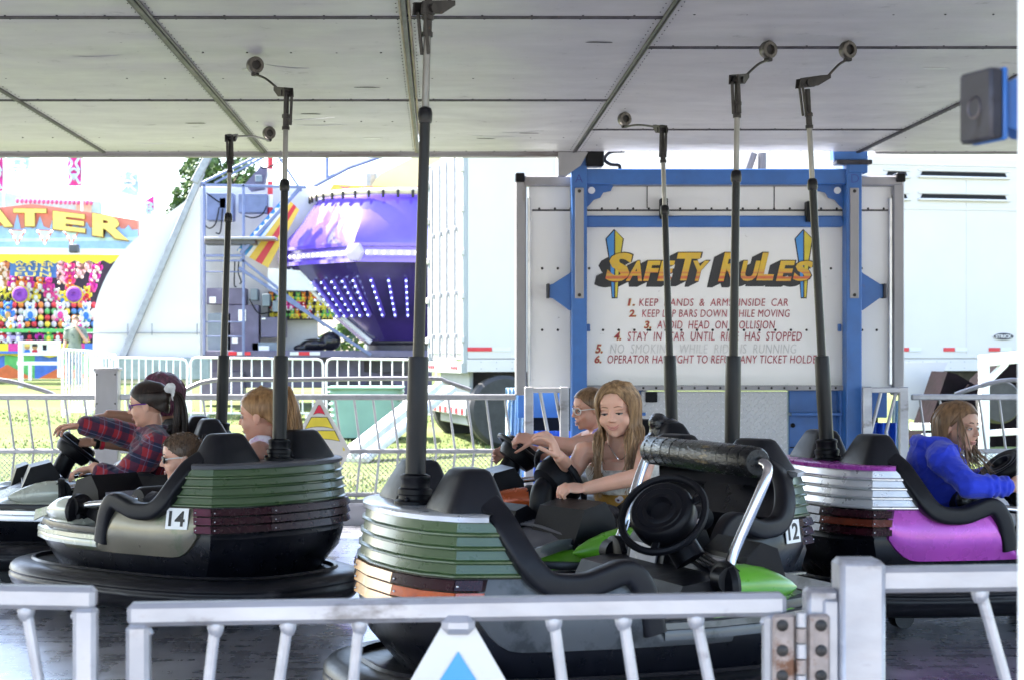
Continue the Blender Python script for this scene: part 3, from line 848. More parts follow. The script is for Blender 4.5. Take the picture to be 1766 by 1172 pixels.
rules = [('1.', 'KEEP  HANDS  &  ARMS  INSIDE  CAR', 1082, 1102, 1359, 515, 528), ('2.', 'KEEP LAP BARS DOWN WHILE MOVING', 1084, 1107, 1361, 534, 547), ('3.', 'AVOID  HEAD  ON  COLLISION', 1110, 1133, 1335, 553, 567),
         ('4.', 'STAY  IN  CAR  UNTIL  RIDE  HAS  STOPPED', 1058, 1082, 1382, 572, 587), ('5.', 'NO  SMOKING  WHILE  RIDE  IS  RUNNING', 1026, 1052, 1372, 593, 609), ('6.', 'OPERATOR HAS RIGHT TO REFUSE ANY TICKET HOLDER', 1024, 1047, 1416, 612, 626)]
for num, txt, nx, xa, xb, yt, yb_ in rules:
    m = MB()
    m.text(txt, tp(xa, yb_, -.0025), ux, Vector((.1, 0, 1)), (xb - xa) / TS, (yb_ - yt) / TS, .0012, bold=0 if num != '5.' else -.006, space=1.08)
    ln = m.build('rule_lettering', M['ink_maroon'] if num != '5.' else M['ink_faded'], ls)
    m = MB()
    m.text(num, tp(nx, yb_, -.0022), ux, Vector((.2, 0, 1)), 13 / TS, (yb_ - yt) / TS, .0012, bold=.05)
    m.text(num, tp(nx, yb_, -.0025) + Vector((.002, 0, .002)), ux, Vector((.2, 0, 1)), 12 / TS, (yb_ - yt) / TS * .95, .0016, bold=.01, mi=1)
    m.build('rule_number', [M['ink_gold'], M['ink_maroon']], ln)
for ch, px in (('A', 989), ('D', 1459)):
    m = MB(); m.text(ch, tp(px, 319, -.156), ux, uz, .05, .055, .001, bold=-.02); m.build('chalk_letter', mat('navy chalk', (.02, .03, .2), .6), ls)

# gates either side of the trailer
for label, pxa, pxb, slant in (('scuffed white aluminium gate left of the blue frame, blue tarp behind it', 905, 980, 1), ('scuffed white aluminium gate right of the blue frame with bent bars', 1488, 1565, -1)):
    g = thing('gate', label, 'gate', (bx((pxa + pxb) / 2), TD - .25, 0))
    D = TD - .25
    q = lambda px, py: P(px, py, D)
    m = MB()
    for px in (pxa + 7, pxb - 7): m.box((q(px, 0).x, D, q(0, 668).z / 2), (.06, .05, q(0, 664).z), .006)
    m.box((q((pxa + pxb) / 2, 0).x, D, q(0, 672).z), ((pxb - pxa - 22) / F * D, .045, .035), .005)
    m.box((q((pxa + pxb) / 2, 0).x, D, .1), ((pxb - pxa - 22) / F * D, .045, .035), .005)
    m.build('gate_frame', M['alu_white'], g)
    for k in range(2):
        px = pxa + 26 + 26 * k
        m = MB()
        if slant > 0: m.tube([q(px, 672), q(px + 22, 790), q(px, 870)], .012, 8)
        else: m.tube([q(px + 6, 672), q(px - 12 + 10 * 0, 745), q(px + (-6 if k == 0 else 2), 800), q(px, 870)], .012, 8)
        m.build('bar', M['alu_white'], g)
t = NT('blue tarpaulin')
v = t.map((1, 1, 1))
t.set(Base_Color=t.ramp(t.noise(v, 5, 5), [(.3, (.008, .05, .42)), (.7, (.02, .13, .68))]), Roughness=.35)
t.bump(t.noise(t.map((4, 4, 1)), 4, 3), .6, .05)
M['tarp'] = t.mat
M['pale_tarp'] = mat('pale blue plastic sheet', (.42, .62, .80), .3, var=.12, scale=4, bump=.3)
def drape(name, label, px0, px1, py0, py1, D, mt, n=26, amp=.04, taper=0):
    m = MB(); rows = []
    for j in range(9):
        v = j / 8; row = []
        for i in range(n + 1):
            u = i / n
            p = P(lerp(px0, px1, .5 + (u - .5) * (1 - taper * (1 - v))), lerp(py0, py1, v), D)
            p.y += amp * math.sin(u * 17 + v * 2.2) * (.4 + .6 * v) + .02 * math.sin(u * 31 + v * 5)
            row.append(p)
        rows.append(row + [p + Vector((0, .006, 0)) for p in row[::-1]])
    m.loft(rows)
    return tag(m.build(name, mt, angle=80), label, 'tarpaulin')
drape('tarpaulin', 'blue tarpaulin hanging behind the left gate under a dark gap', 902, 984, 742, 880, TD + .12, M['tarp'])
drape('tarpaulin', 'blue tarpaulin hanging behind the right gate', 1490, 1545, 728, 880, TD + .12, M['tarp'])
drape('plastic_sheet', 'pale blue plastic sheet hanging beside the left gate', 872, 903, 668, 870, TD + .5, M['pale_tarp'], amp=.02)
drape('plastic_sheet', 'pale blue plastic sheet edge hanging at the right gate', 1540, 1562, 690, 870, TD + .5, M['pale_tarp'], amp=.02)
for a, b, c, d in ((896, 984, 672, 722), (1488, 1548, 672, 722)):
    m = MB()
    p, q = tp(a, c, .3), tp(b, d, .3)
    m.box(((p.x + q.x) / 2, p.y, (p.z + q.z) / 2), (q.x - p.x, .05, p.z - q.z), .004)
    m.box(((p.x + q.x) / 2, p.y + .25, q.z - .25), (q.x - p.x, .05, .5), .004, mi=1)
    m.box(((p.x + q.x) / 2, p.y + .13, q.z + .03), (.06, .28, .05), .004)
    m.build('base_panel', [M['blue_steel'], M['black']], tr)
# ------------------------------------------------------------------ bumper cars
def paint(name, col, metal=0.0, dirt='4a4a48', lo=.68, rough=.3, var=.1):
    return mat(name, col, rough, metal, var=var, scale=7, coat=.35, dirt=dirt, dirt_lo=lo, dirt_scale=9)
M['moss'] = paint('moss green paint', (.042, .078, .028))
M['lime'] = paint('lime green paint', (.09, .30, .015))
M['silver'] = paint('silver flake paint', (.62, .63, .66), .6, rough=.3)
M['gold'] = paint('champagne flake paint', (.17, .155, .115), .55, dirt='5b6650', lo=.52, rough=.32)
M['greyflake'] = paint('grey flake paint', (.075, .08, .085), .15, rough=.5, dirt='2c3032', lo=.5)
M['purple'] = paint('magenta flake paint', (.42, .06, .42), .25, rough=.28, dirt='8d4a96', lo=.66)
M['pearl'] = paint('pearl white paint', (.40, .42, .36), .1, rough=.25, dirt='7e9a6c', lo=.62)
M['navy'] = paint('navy paint', (.012, .016, .07), .1, rough=.25)
M['orange'] = paint('burnt orange paint', (.38, .07, .015), .3, rough=.25)
M['lens'] = mat('dark red lens', (.020, .002, .006), .25, var=.35, scale=18, coat=.08, dirt=(.035, .007, .012), dirt_lo=.64, spec=.3)
M['lens_pink'] = mat('faded red lens', (.085, .018, .038), .35, var=.2, scale=18, spec=.3)
M['lens_orange'] = mat('orange lens', (.42, .07, .012), .2, var=.25, scale=18, coat=1)
M['lens_amber'] = mat('amber lens', (.46, .17, .012), .22, var=.5, scale=9, coat=.35, dirt=(.30, .20, .10), dirt_lo=.56, dirt_scale=14)
M['lens_brown'] = mat('dark orange lens', (.11, .018, .008), .25, var=.3, scale=18, coat=.1)
M['paper'] = mat('faded label paper', (.30, .26, .27), .5, var=.3, scale=40, stretch=(1, 1, 4))
M['plate'] = mat('worn instruction plate', (.30, .31, .36), .35, .2, var=.2, scale=14, dirt=(.5, .5, .52), dirt_lo=.6, dirt_scale=22)
M['tape'] = mat('wrapped black tape', (.010, .010, .011), .22, var=.5, scale=30, dirt=(.20, .145, .07), dirt_lo=.60, dirt_scale=9, stretch=(2.5, .6, 2.5), bump=.3, bscale=60, spec=.25, rvar=.2)
M['num_white'] = mat('white number sticker', (.8, .8, .8), .4, var=.04)
M['num_black'] = mat('black number ink', (.01, .01, .012), .5, var=.1)

OUT = [(-.80, 0), (-.795, .12), (-.765, .26), (-.67, .415), (-.45, .475), (-.2, .50), (.1, .495), (.32, .45), (.48, .37), (.60, .26), (.68, .12), (.70, 0)]
def yb(x): return interp(x, [(a, b) for a, b in OUT[3:]])
def loop_at(z, k, dx=0.0):
    pts = [Vector((x * k + dx, y * k, z)) for x, y in OUT] + [Vector((x * k + dx, -y * k, z)) for x, y in OUT[-2:0:-1]]
    return pts
RP0 = [(-.43, .476), (-.55, .446), (-.67, .410), (-.735, .315), (-.775, .18), (-.79, 0)]
RP1 = [(-.575, .43), (-.61, .42), (-.658, .388), (-.717, .298), (-.755, .17), (-.77, 0)]
LP = [(-.595, .437), (-.67, .415), (-.735, .32), (-.775, .18), (-.79, 0)]
def rear_path(t, off=0.0, x0=None):
    L = []
    for (a, b), (c, d) in zip(RP0, RP1):
        L.append([lerp(a, c, t), lerp(b, d, t)])
    full = [(x, y) for x, y in L] + [(x, -y) for x, y in L[-2::-1]]
    out = []
    for x, y in full:
        n = Vector((x + .3, y * .9)).normalized()
        out.append((x + n.x * off, y + n.y * off))
    return out
MOULD = [(-.575, .775, .20), (-.562, .752, .275), (-.54, .695, .385), (-.522, .645, .43), (-.495, .585, .465), (-.46, .53, .485), (-.41, .497, .495), (-.32, .492, .503), (-.25, .512, .505), (-.20, .527, .505), (-.165, .515, .505), (-.135, .47, .503), (-.115, .41, .50), (-.10, .345, .497)]
def mould_z(x): return interp(x, [(a, b) for a, b, _ in MOULD])

def bumper_outline(n=64):
    L = []
    for k in range(n):
        a = 2 * math.pi * k / n
        c, s_ = math.cos(a), math.sin(a)
        e = 2 / 2.7
        L.append((.865 * math.copysign(abs(c) ** e, c), .57 * math.copysign(abs(s_) ** e, s_)))
    return L

def make_car(label, pole_px, D, deg, side, grille, hood, trim, lens=None, number=None, num_sides=(1,), pole_top=None, wheel_at=None, bar_up=False, pod=None, pad_mat=None, rim=None, wheel_axis=(-.62, 0, .78), dscale=1.0):
    px = (pole_px - CX) / F * D
    rz = R(deg)
    fwd = Vector((math.cos(rz), math.sin(rz), 0))
    loc = Vector((px, D, 0)) + fwd * .66
    car = thing('bumper_car', label, 'bumper car', loc, rz, 'bumper cars on the ride floor')
    inv = world_of(car).inverted()
    # rubber bumper ring
    m = MB(); out = bumper_outline()
    prof = [(-.26, .19), (-.125, .206), (-.118, .222), (-.105, .224), (-.098, .214), (-.05, .213), (-.022, .205), (-.006, .19), (.0, .172), (-.004, .166), (-.004, .158), (.002, .152), (.001, .135), (-.005, .130), (-.006, .122), (-.012, .108), (-.028, .088), (-.06, .075), (-.26, .075)]
    rings = []
    for x, y in out:
        n = Vector((x / .865 ** 2, y / .57 ** 2)).normalized()
        rings.append([Vector((x + n.x * a - .05, y + n.y * a, z)) for a, z in prof])
    m.loft(rings, False, False, wrap=True)
    m.build('rubber_bumper', M['rubber'], car, local=True, angle=50)
    # hull tub
    m = MB()
    m.loft([loop_at(.055, .76), loop_at(.10, .80), loop_at(.2, .86), loop_at(.30, .965), loop_at(.385, .995), loop_at(.405, .985), loop_at(.405, .93), loop_at(.25, .86), loop_at(.16, .80)])
    for sx in (-.45, .45):
        for sy in (-.25, .25):
            m.cyl((sx, sy - .03, .045), (sx, sy + .03, .045), .045, seg=14)
    m.build('hull', M['hull'], car, local=True)
    # coloured side panels
    for sg in (1, -1):
        m = MB(); xs = [-.615 + .03 * i for i in range(27)]
        cols = []
        for x in xs:
            top = min(.513, mould_z(x) - .0) if x < -.11 else interp(x, [(-.11, .40), (-.08, .345)])
            if x < -.44: top = .513
            bot = .305 + .09 * max(0, (-.5 - x) / .115) ** 2 + (.0 if x > .15 else 0)
            top = max(top, bot + .01)
            col = []
            for k in range(7):
                z = lerp(bot, top, k / 6)
                y = yb(x) * lerp(.965, 1.0, min(1, (z - .28) / .1)) - .035 * max(0, z - .42) / .1 * .5 + .012 + .01 * math.sin(math.pi * k / 6)
                col.append(Vector((x, sg * y, z)))
            inner = [Vector((p.x, p.y - sg * .02, p.z)) for p in col[::-1]]
            cols.append(col + inner)
        m.loft(cols)
        m.build('side_panel', side, car, local=True)
    m = MB()
    for sg in (1, -1):
        cols = []
        for x in [-.60 + .04 * i for i in range(20)]:
            top = mould_z(x) - .012 if x < -.12 else interp(x, [(-.12, .42), (-.06, .36), (.1, .36)])
            top = min(top, .50 if x < -.43 else .66)
            y = yb(x) - .045
            cols.append([Vector((x, sg * (y + .02), .33)), Vector((x, sg * (y + .02), top)), Vector((x, sg * y, top)), Vector((x, sg * y, .33))])
        m.loft(cols)
    m.box((-.15, 0, .185), (.9, .66, .02), .004)
    m.build('cockpit_liner', M['black'], car, local=True)
    # tail lamp band: three rows, four blocks round the stern
    pathlen = []
    for x, y in LP + [(a, -b) for a, b in LP[-2::-1]]:
        q = Vector((x + .3, y * .9)).normalized()
        pathlen.append((x + q.x * .016, y + q.y * .016))
    n = len(pathlen)
    spans = [(0, 1, 'a'), (1, 3, 'b'), (3, 5, 'c'), (5, 7, 'd'), (7, 8, 'e')]
    lens = lens or {}
    for i0, i1, key in spans:
        m = MB()
        for row in range(3):
            z0, z1 = .408 + row * .036, .408 + row * .036 + .032
            mi = (lens.get(key) or (0, 0, 0))[row]
            ring = []
            for q in range(i0, i1 + 1):
                x, y = pathlen[q]
                xi, yi = x + (.04 if True else 0), y * .93
                ring.append([Vector((x * .995, y * .995, z0)), Vector((x + math.copysign(.008, x), y * 1.015, z0 + .004)), Vector((x, y, z1)), Vector((xi, yi, z1)), Vector((xi, yi, z0))])
            if i0 > 0: ring[0] = [p + (ring[1][k] - p).normalized() * .003 for k, p in enumerate(ring[0])]
            m.loft(ring, mi=mi)
            # screw
            p = ring[0][1].lerp(ring[1][1], .12)
            m.ell((p.x * .999, p.y * .999, (z0 + z1) / 2), (.0042, .0042, .0042), seg=8, rings=5, mi=4)
        m.build('tail_lamp', [M['lens'], M['lens_orange'], M['lens_amber'], M['lens_pink'], M['chrome'], M['lens_brown']], car, local=True)
    # band behind the lamps + stern grille with four ribs
    m = MB()
    m.loft([[Vector((x, y, .40)) for x, y in rear_path(0, -.004)], [Vector((x, y, .525)) for x, y in rear_path(0, -.004)], [Vector((x, y, .67)) for x, y in rear_path(1, -.012)]], False, False, ring_closed=True)
    m.build('stern_shell', M['hull'], car, local=True)
    m = MB(); N = 4
    for k in range(N):
        t0, t1 = k / N, (k + 1) / N
        z0, z1 = lerp(.518, .672, t0), lerp(.518, .672, t1)
        rows = [(t0, -.004, z0 + .0), (t0, .010, z0 - .001), (t0, .0145, z0 + .002), (t0, .0145, z0 + .0065), (lerp(t0, t1, .16), .011, z0 + .0095), (lerp(t0, t1, .24), .0065, z0 + .0115), (lerp(t0, t1, .6), .0045, lerp(z0, z1, .62)), (t1, .002, z1 + .001), (t1, -.006, z1 + .001)]
        m.loft([[Vector((x, y, z)) for x, y in rear_path(t, o)] for t, o, z in rows], False, False, ring_closed=False)
    m.build('stern_grille', grille, car, local=True, angle=24)
    m = MB()
    m.loft([[Vector((x, y, z)) for x, y in rear_path(1, o)] for o, z in ((.0, .672), (.016, .674), (.018, .688), (.008, .694), (-.03, .694))], True, True)
    m.build('stern_deck', [rim or M['shade_grey']], car, local=True)
    # head rests, seat
    for sg in (1, -1):
        m = MB(); L = []
        for z, xa, xb, ya, yc in ((.690, -.675, -.485, .095, .375), (.70, -.673, -.485, .098, .373), (.745, -.650, -.498, .118, .35), (.79, -.625, -.513, .14, .325), (.808, -.613, -.523, .152, .312), (.815, -.60, -.535, .165, .298)):
            ring = []
            for k in range(20):
                a = 2 * math.pi * k / 20
                e = .42
                ring.append(Vector(((xa + xb) / 2 + (xb - xa) / 2 * math.copysign(abs(math.cos(a)) ** e, math.cos(a)), sg * ((ya + yc) / 2 + (yc - ya) / 2 * math.copysign(abs(math.sin(a)) ** e, math.sin(a))), z)))
            L.append(ring)
        m.loft(L)
        m.build('headrest', M['pad'], car, local=True, angle=50)
        m = MB()
        path = catmull([(x, sg * y, z) for x, z, y in MOULD], 4)
        L = []
        for q, p_ in enumerate(path):
            t_ = (path[min(q + 1, len(path) - 1)] - path[max(q - 1, 0)]).normalized()
            yv = Vector((0, 1, 0)); nv = t_.cross(yv).normalized()
            L.append([p_ + yv * .034 * math.copysign(abs(math.cos(a)) ** .38, math.cos(a)) + nv * .036 * math.copysign(abs(math.sin(a)) ** .42, math.sin(a)) for a in [2 * math.pi * (k + .5) / 16 for k in range(16)]])
        m.loft(L)
        m.build('side_moulding', M['pad'], car, local=True, angle=60)
    m = MB()
    m.beam((-.575, 0, .675), (-.50, 0, .28), .70, .07, .02, up=Vector((0, 1, 0)).cross(Vector((.12, 0, -.42))).normalized())
    m.box((-.33, 0, .265), (.40, .80, .09), .03)
    m.build('seat', M['pad'], car, local=True, angle=50)
    # nose
    m = MB(); L = []
    for x, zt in ((.10, .425), (.17, .45), (.28, .455), (.41, .44), (.53, .41), (.62, .385), (.68, .36), (.698, .34)):
        w = max(.02, yb(x) + .004)
        ring = [(-w * .93, .318), (-w, .335), (-w * 1.0, .372), (-w * .93, lerp(.372, zt, .5)), (-w * .80, zt - .018), (-w * .52, zt), (-w * .2, zt + .006), (w * .2, zt + .006), (w * .52, zt), (w * .80, zt - .018), (w * .93, lerp(.372, zt, .5)), (w, .372), (w, .335), (w * .93, .318)]
        L.append([Vector((x, y, z)) for y, z in ring])
    m.loft(L)
    m.build('nose', hood, car, local=True, angle=30)
    for sg in (1, -1):
        m = MB(); L = []
        for x in (-.07, .0, .1, .2, .32, .40, .48, .54, .60, .64, .68, .698):
            y = yb(x) + .012
            L.append([Vector((x, sg * (y - .01), .32)), Vector((x, sg * (y + .006), .324)), Vector((x, sg * (y + .008), .34)), Vector((x, sg * (y + .004), .352)), Vector((x, sg * (y + .008), .356)), Vector((x, sg * (y + .006), .374)), Vector((x, sg * (y - .01), .378))])
        m.loft(L)
        m.build('nose_strip', trim, car, local=True)
    for sg in (1, -1):
        m = MB()
        m.prism([(.23, .478), (.45, .474), (.655, .425), (.665, .375), (.6, .40), (.43, .435), (.25, .445)], (0, sg * .27, 0), (1, 0, 0), (0, sg * -.04, 1), .012)
        m.prism([(0, 0), (.36, -.02), (.38, -.09), (.3, -.10)], (.27, sg * .34, .462), (1, -sg * .55, -.05), (0, sg * .9, .1), .006)
        m.build('nose_fin', trim, car, local=True)
    m = MB(); L = []
    for x, w, h in ((.19, .21, .0), (.21, .25, .05), (.28, .25, .062), (.38, .22, .05), (.45, .17, .03), (.49, .12, .004)):
        z0 = interp(x, [(.17, .452), (.28, .458), (.41, .443), (.53, .413)])
        L.append([Vector((x, w * a, z0 - .01 + h * b)) for a, b in ((-1, 0), (-.92, .6), (-.6, .95), (0, 1.05), (.6, .95), (.92, .6), (1, 0))])
    m.loft(L)
    for k in range(9):
        x = .23 + k * .018
        m.tube(catmull([(x, -.22, interp(x, [(.21, .485), (.28, .50), (.38, .48)])), (x, 0, interp(x, [(.21, .512), (.28, .526), (.38, .505)])), (x, .22, interp(x, [(.21, .485), (.28, .50), (.38, .48)]))], 4), .006, 6)
    m.build('nose_pad', pad_mat or M['pad'], car, local=True)
    for sg in (1, -1):
        m = MB()
        c = Vector((.30, sg * .385, .455))
        L = []
        for h, r in ((-.10, .06), (-.092, .068), (-.04, .067), (.02, .058), (.08, .042), (.13, .022), (.155, .004)):
            L.append([c + Vector((h, math.cos(a) * r * -sg + sg * -.18 * max(0, h), math.sin(a) * r * .95 - .12 * max(0, h))) for a in [2 * math.pi * k / 18 for k in range(18)]])
        m.loft(L)
        m.lathe(c + Vector((-.10, 0, 0)), (1, 0, 0), [(.0, -.03), (.05, -.03), (.075, -.02), (.077, .0), (.07, .012)], 18, mi=1)
        m.build('headlamp_pod', [pod or hood, M['black']], car, local=True)
    # dashboard
    m = MB()
    m.prism([(.17, .40), (.195, .54), (.24, .605), (.34, .58), (.39, .46), (.37, .40)], (0, .01, 0), (1, 0, 0), (0, 0, 1), .27)
    m.prism([(.27, .40), (.295, .53), (.345, .575), (.40, .555), (.43, .46), (.42, .40)], (0, -.34, 0), (1, 0, 0), (0, 0, 1), .28)
    m.prism([(.13, .38), (.15, .43), (.19, .455), (.26, .45), (.28, .38)], (0, -.40, 0), (1, 0, 0), (0, 0, 1), .80)
    m.box((.14, 0, .32), (.24, .78, .16), .02)
    m.prism([(.02, .38), (.06, .458), (.20, .478), (.29, .476), (.30, .44), (.30, .38)], (0, -.375, 0), (1, 0, 0), (0, 0, 1), .75)
    db = m.build('dashboard', M['black'], car, local=True, angle=30)
    m = MB()
    o = Vector((.166, .05, .43))
    m.prism([(0, 0), (.19, 0), (.19, .10), (0, .10)], o, Vector((0, 1, 0)), Vector((.18, 0, .985)), -.006)
    m.build('instruction_plate', [M['plate']], db, local=True)
    m = MB()
    m.prism([(0, 0), (.16, 0), (.16, .085), (0, .085)], Vector((.262, -.27, .435)), Vector((0, 1, 0)), Vector((.19, 0, .98)), -.006, mi=1)
    m.prism([(.04, .008), (.11, .008), (.11, .078), (.04, .078)], Vector((.257, -.27, .437)), Vector((0, 1, 0)), Vector((.19, 0, .98)), -.003, mi=2)
    m.build('instruction_plate', [M['plate'], M['shade_grey'], M['paper']], db, local=True)
    # steering
    m = MB()
    hub = Vector((.085, -.19, .655)); ax = Vector(wheel_axis).normalized()
    d, sx, sz = frame_from(ax)
    m.tube([hub + sx * .135 * math.cos(a) + sz * .135 * math.sin(a) for a in [2 * math.pi * k / 40 for k in range(40)]], .0125, 8, closed=True)
    m.lathe(hub - ax * .045, ax, [(.02, -.03), (.085, -.02), (.100, .01), (.103, .06), (.097, .078), (.09, .083), (.075, .081), (.072, .084), (.055, .081), (.05, .084), (.04, .084), (.032, .065), (.0, .06)], 32)
    for k in range(3):
        a = 2 * math.pi * k / 3 + .5
        p = sx * math.cos(a) + sz * math.sin(a)
        m.beam(hub + p * .03 - ax * .01, hub + p * .132, .026, .01, .003, up=ax)
    m.tube(catmull([hub - ax * .04, hub - ax * .09, Vector((.18, -.19, .51))], 4), [.05] * 9, 14)
    m.build('steering_wheel', M['black'], car, local=True, angle=40)
    # lap bar
    for sg in (1, -1):
        m = MB()
        piv = Vector((.19, sg * .40, .475))
        if bar_up: pts = [piv, (.225, sg * .39, .56), (.295, sg * .415, .73), (.325, sg * .41, .80), (.32, sg * .38, .822), (.315, sg * .28, .825)]
        else: pts = [piv, (.10, sg * .39, .488), (-.06, sg * .385, .505), (-.14, sg * .375, .52), (-.17, sg * .34, .527), (-.175, sg * .28, .528)]
        m.tube(catmull(pts, 4), .0165, 10)
        lb = m.build('lap_bar', M['chrome'], car, local=True, angle=60)
    m = MB()
    c = Vector((.315, 0, .822)) if bar_up else Vector((-.175, 0, .528))
    m.lathe(c - Vector((0, .37, 0)), (0, 1, 0), [(.0, 0), (.04, .0), (.047, .012), (.049, .2), (.0505, .34), (.048, .48), (.049, .72), (.04, .74), (.0, .74)], 20)
    if bar_up:
        for k in range(11):
            y = -.33 + .066 * k + random.uniform(-.008, .008)
            m.tube([c + Vector((math.cos(a) * .0482, y + .012 * math.sin(a), math.sin(a) * .0482)) for a in [2 * math.pi * q / 16 for q in range(16)]], .0016, 5, closed=True)
    m.build('bar_padding', M['tape'] if bar_up else M['pad'], lb, local=True)
    for sg in (1, -1):
        m = MB()
        m.cyl((.19, sg * .375, .475), (.19, sg * .43, .475), .042, seg=16)
        m.box((.21, sg * .40, .44), (.10, .05, .07), .012)
        m.cyl((.19, sg * .43, .475), (.19, sg * .437, .475), .018, seg=8)
        m.build('bar_pivot', M['black'], car, local=True)
    # number stickers
    if number:
        for sg in num_sides:
            xc = -.53
            y = yb(xc) + .0265
            tx = Vector((yb(-.53) * 0 + (1 if sg < 0 else -1), 0, 0))
            slope = (yb(xc + .05) - yb(xc - .05)) / .1
            ux = Vector((1, sg * slope, 0)).normalized() * (1 if sg < 0 else -1)
            uy = Vector((0, -sg * .14, 1)).normalized()
            o = Vector((xc, sg * y, .425)) - ux * .052
            m = MB()
            m.prism([(0, 0), (.105, 0), (.105, .088), (0, .088)], o, ux, uy, .004)
            m.text(number, o + ux * .014 + uy * .012 + ux.cross(uy) * .0005, ux, uy, .077, .064, .0015, bold=.02, mi=1)
            m.build('number_sticker', [M['num_white'], M['num_black']], car, local=True)
    # pole
    top = inv @ pole_top if pole_top is not None else Vector((-.66, 0, 2.27))
    base = Vector((-.66, 0, .69))
    def at(z): return base.lerp(top, (z - base.z) / (top.z - base.z))
    m = MB()
    ax = (top - base).normalized()
    m.lathe(base, ax, [(.0, -.02), (.062, -.02), (.064, .012), (.05, .018), (.05, .03), (.053, .034), (.053, .048), (.045, .054), (.044, .075), (.047, .08), (.047, .09), (.034, .096), (.0, .096)], 20)
    for k in range(4):
        a = math.pi / 4 + k * math.pi / 2
        m.ell(base + Vector((.055 * math.cos(a), .055 * math.sin(a), .02)), (.008, .008, .008), seg=8, rings=5)
    m.build('pole_base', M['black'], car, local=True)
    m = MB()
    m.lathe(at(.77), ax, [(.0, 0), (.031, .0), (.031, .10), (.0325, .2), (.0315, .365), (.03, .372), (.0, .372)], 18)
    m.build('pole_sleeve', M['pole_rubber'], car, local=True)
    m = MB()
    m.tube([at(1.12), at(1.5), at(1.86)], [.0185, .0175, .0165], 14)
    m.lathe(at(1.855), ax, [(.0, 0), (.02, .0), (.0225, .01), (.0225, .03), (.019, .045), (.012, .05), (.0, .05)], 16)
    m.build('pole_tube', M['pole_black'], car, local=True)
    m = MB()
    m.tube([at(1.88), at(2.15)], .0115, 12)
    m.build('pole_tip', M['steel'], car, local=True)
    # contact head
    wp = inv @ wheel_at
    hd = Vector((wp.x - top.x, wp.y - top.y, 0)).normalized()
    m = MB()
    m.lathe(at(2.12), ax, [(.0, 0), (.017, .0), (.017, .014), (.0135, .016), (.0135, .05), (.018, .052), (.018, .066), (.012, .07), (.012, .17), (.0, .17)], 12)
    sd_ = Vector((-hd.y, hd.x, 0))
    jt = top + Vector((0, 0, .0))
    for q in (-1, 1):
        m.prism([(-.045, -.012), (.045, .0), (.105, .035), (.105, .05), (.06, .045), (-.04, .028)], jt + sd_ * .018 * q, hd, (0, 0, 1), .006)
        m.beam(jt + sd_ * .014 * q - hd * .03, jt + sd_ * .014 * q - Vector((0, 0, .13)) - hd * .012, .012, .008, .002)
    m.cyl(jt - sd_ * .028 + Vector((0, 0, .01)), jt + sd_ * .028 + Vector((0, 0, .01)), .014, seg=10)
    a0 = jt + hd * .09 + Vector((0, 0, .035))
    m.tube(catmull([a0, a0.lerp(wp, .55) - Vector((0, 0, .012)), wp + Vector((0, 0, -.045)) - hd * .01], 5), .0055, 8)
    m.box(wp + Vector((0, 0, -.035)), (.03, .03, .03), .004)
    ch = m.build('contact_head', M['iron'], car, local=True)
    m = MB()
    wa = inv.to_3x3() @ Vector((.45, -.9, 0)).normalized()
    m.lathe(wp - wa * .018, wa, [(.022, 0), (.036, .0), (.039, .006), (.039, .03), (.036, .036), (.022, .036), (.022, 0)], 22)
    m.lathe(wp - wa * .014, wa, [(.0, .012), (.02, .012), (.023, .018), (.0, .018)], 14, mi=1)
    m.build('contact_wheel', [M['brass'], M['iron']], ch, local=True)
    return car


def ceil_pt(px, py, dz=.042):
    D = (CEIL - EYE) / ((CY - py) / F)
    p = P(px, py, D); p.z = CEIL - dz
    return p

cars = {}
cars['front'] = make_car('empty moss green bumper car with lime nose and raised taped lap bar, nearest the rail', 715, 5.31, 19, M['greyflake'], M['moss'], M['lime'], M['greyflake'],
    lens={'c': (2, 2, 2), 'd': (2, 1, 0), 'b': (0, 0, 0), 'e': (2, 1, 0)}, pole_top=P(738, 22, 5.33), wheel_at=Vector((.10, 5.47, CEIL - .042)), wheel_axis=(-.60, -.52, .60), bar_up=True, pod=M['lime'], rim=M['silver'])
cars['fourteen'] = make_car('moss green and champagne bumper car numbered 14 carrying a boy and a girl', 481, 7.5, 141.4, M['gold'], M['moss'], M['pearl'], M['pearl'],
    lens={'a': (3, 3, 3), 'e': (3, 3, 3)}, number='14', num_sides=(1, -1), pole_top=P(494, 165, 7.55), wheel_at=ceil_pt(440, 97), rim=M['shade_grey'])
cars['twelve'] = make_car('bumper car numbered 12 with a grey padded nose, driven by the long haired girl', 1262, 7.16, 214, M['hull'], M['moss'], M['lime'], M['greyflake'],
    wheel_axis=(-.86, .08, .50), number='12', num_sides=(1, -1), pole_top=P(1272, 143, 7.16), wheel_at=ceil_pt(1325, 70), pad_mat=M['shade_grey'], rim=M['silver'])
cars['purple'] = make_car('magenta bumper car with silver ribbed stern driven by the girl in the blue hoodie', 1427, 7.5, 15, M['purple'], M['silver'], M['purple'], M['silver'],
    lens={'e': (0, 5, 0), 'd': (0, 5, 0)}, pole_top=P(1392, 148, 7.5), wheel_at=ceil_pt(1462, 70), rim=M['purple'])
cars['left'] = make_car('pearl white and navy bumper car carrying two girls, one in plaid, at the far left', 381, 9.3, 195, M['navy'], M['silver'], M['pearl'], M['silver'],
    pole_top=P(398, 243, 9.35), wheel_at=ceil_pt(464, 218), rim=M['silver'])
cars['orange'] = make_car('burnt orange bumper car behind car 12, driven by a girl in pale glasses', 1160, 8.82, 192, M['orange'], M['orange'], M['orange'], M['silver'],
    pole_top=P(1142, 228, 8.85), wheel_at=ceil_pt(1077, 193), pad_mat=M['silver'], rim=M['silver'])
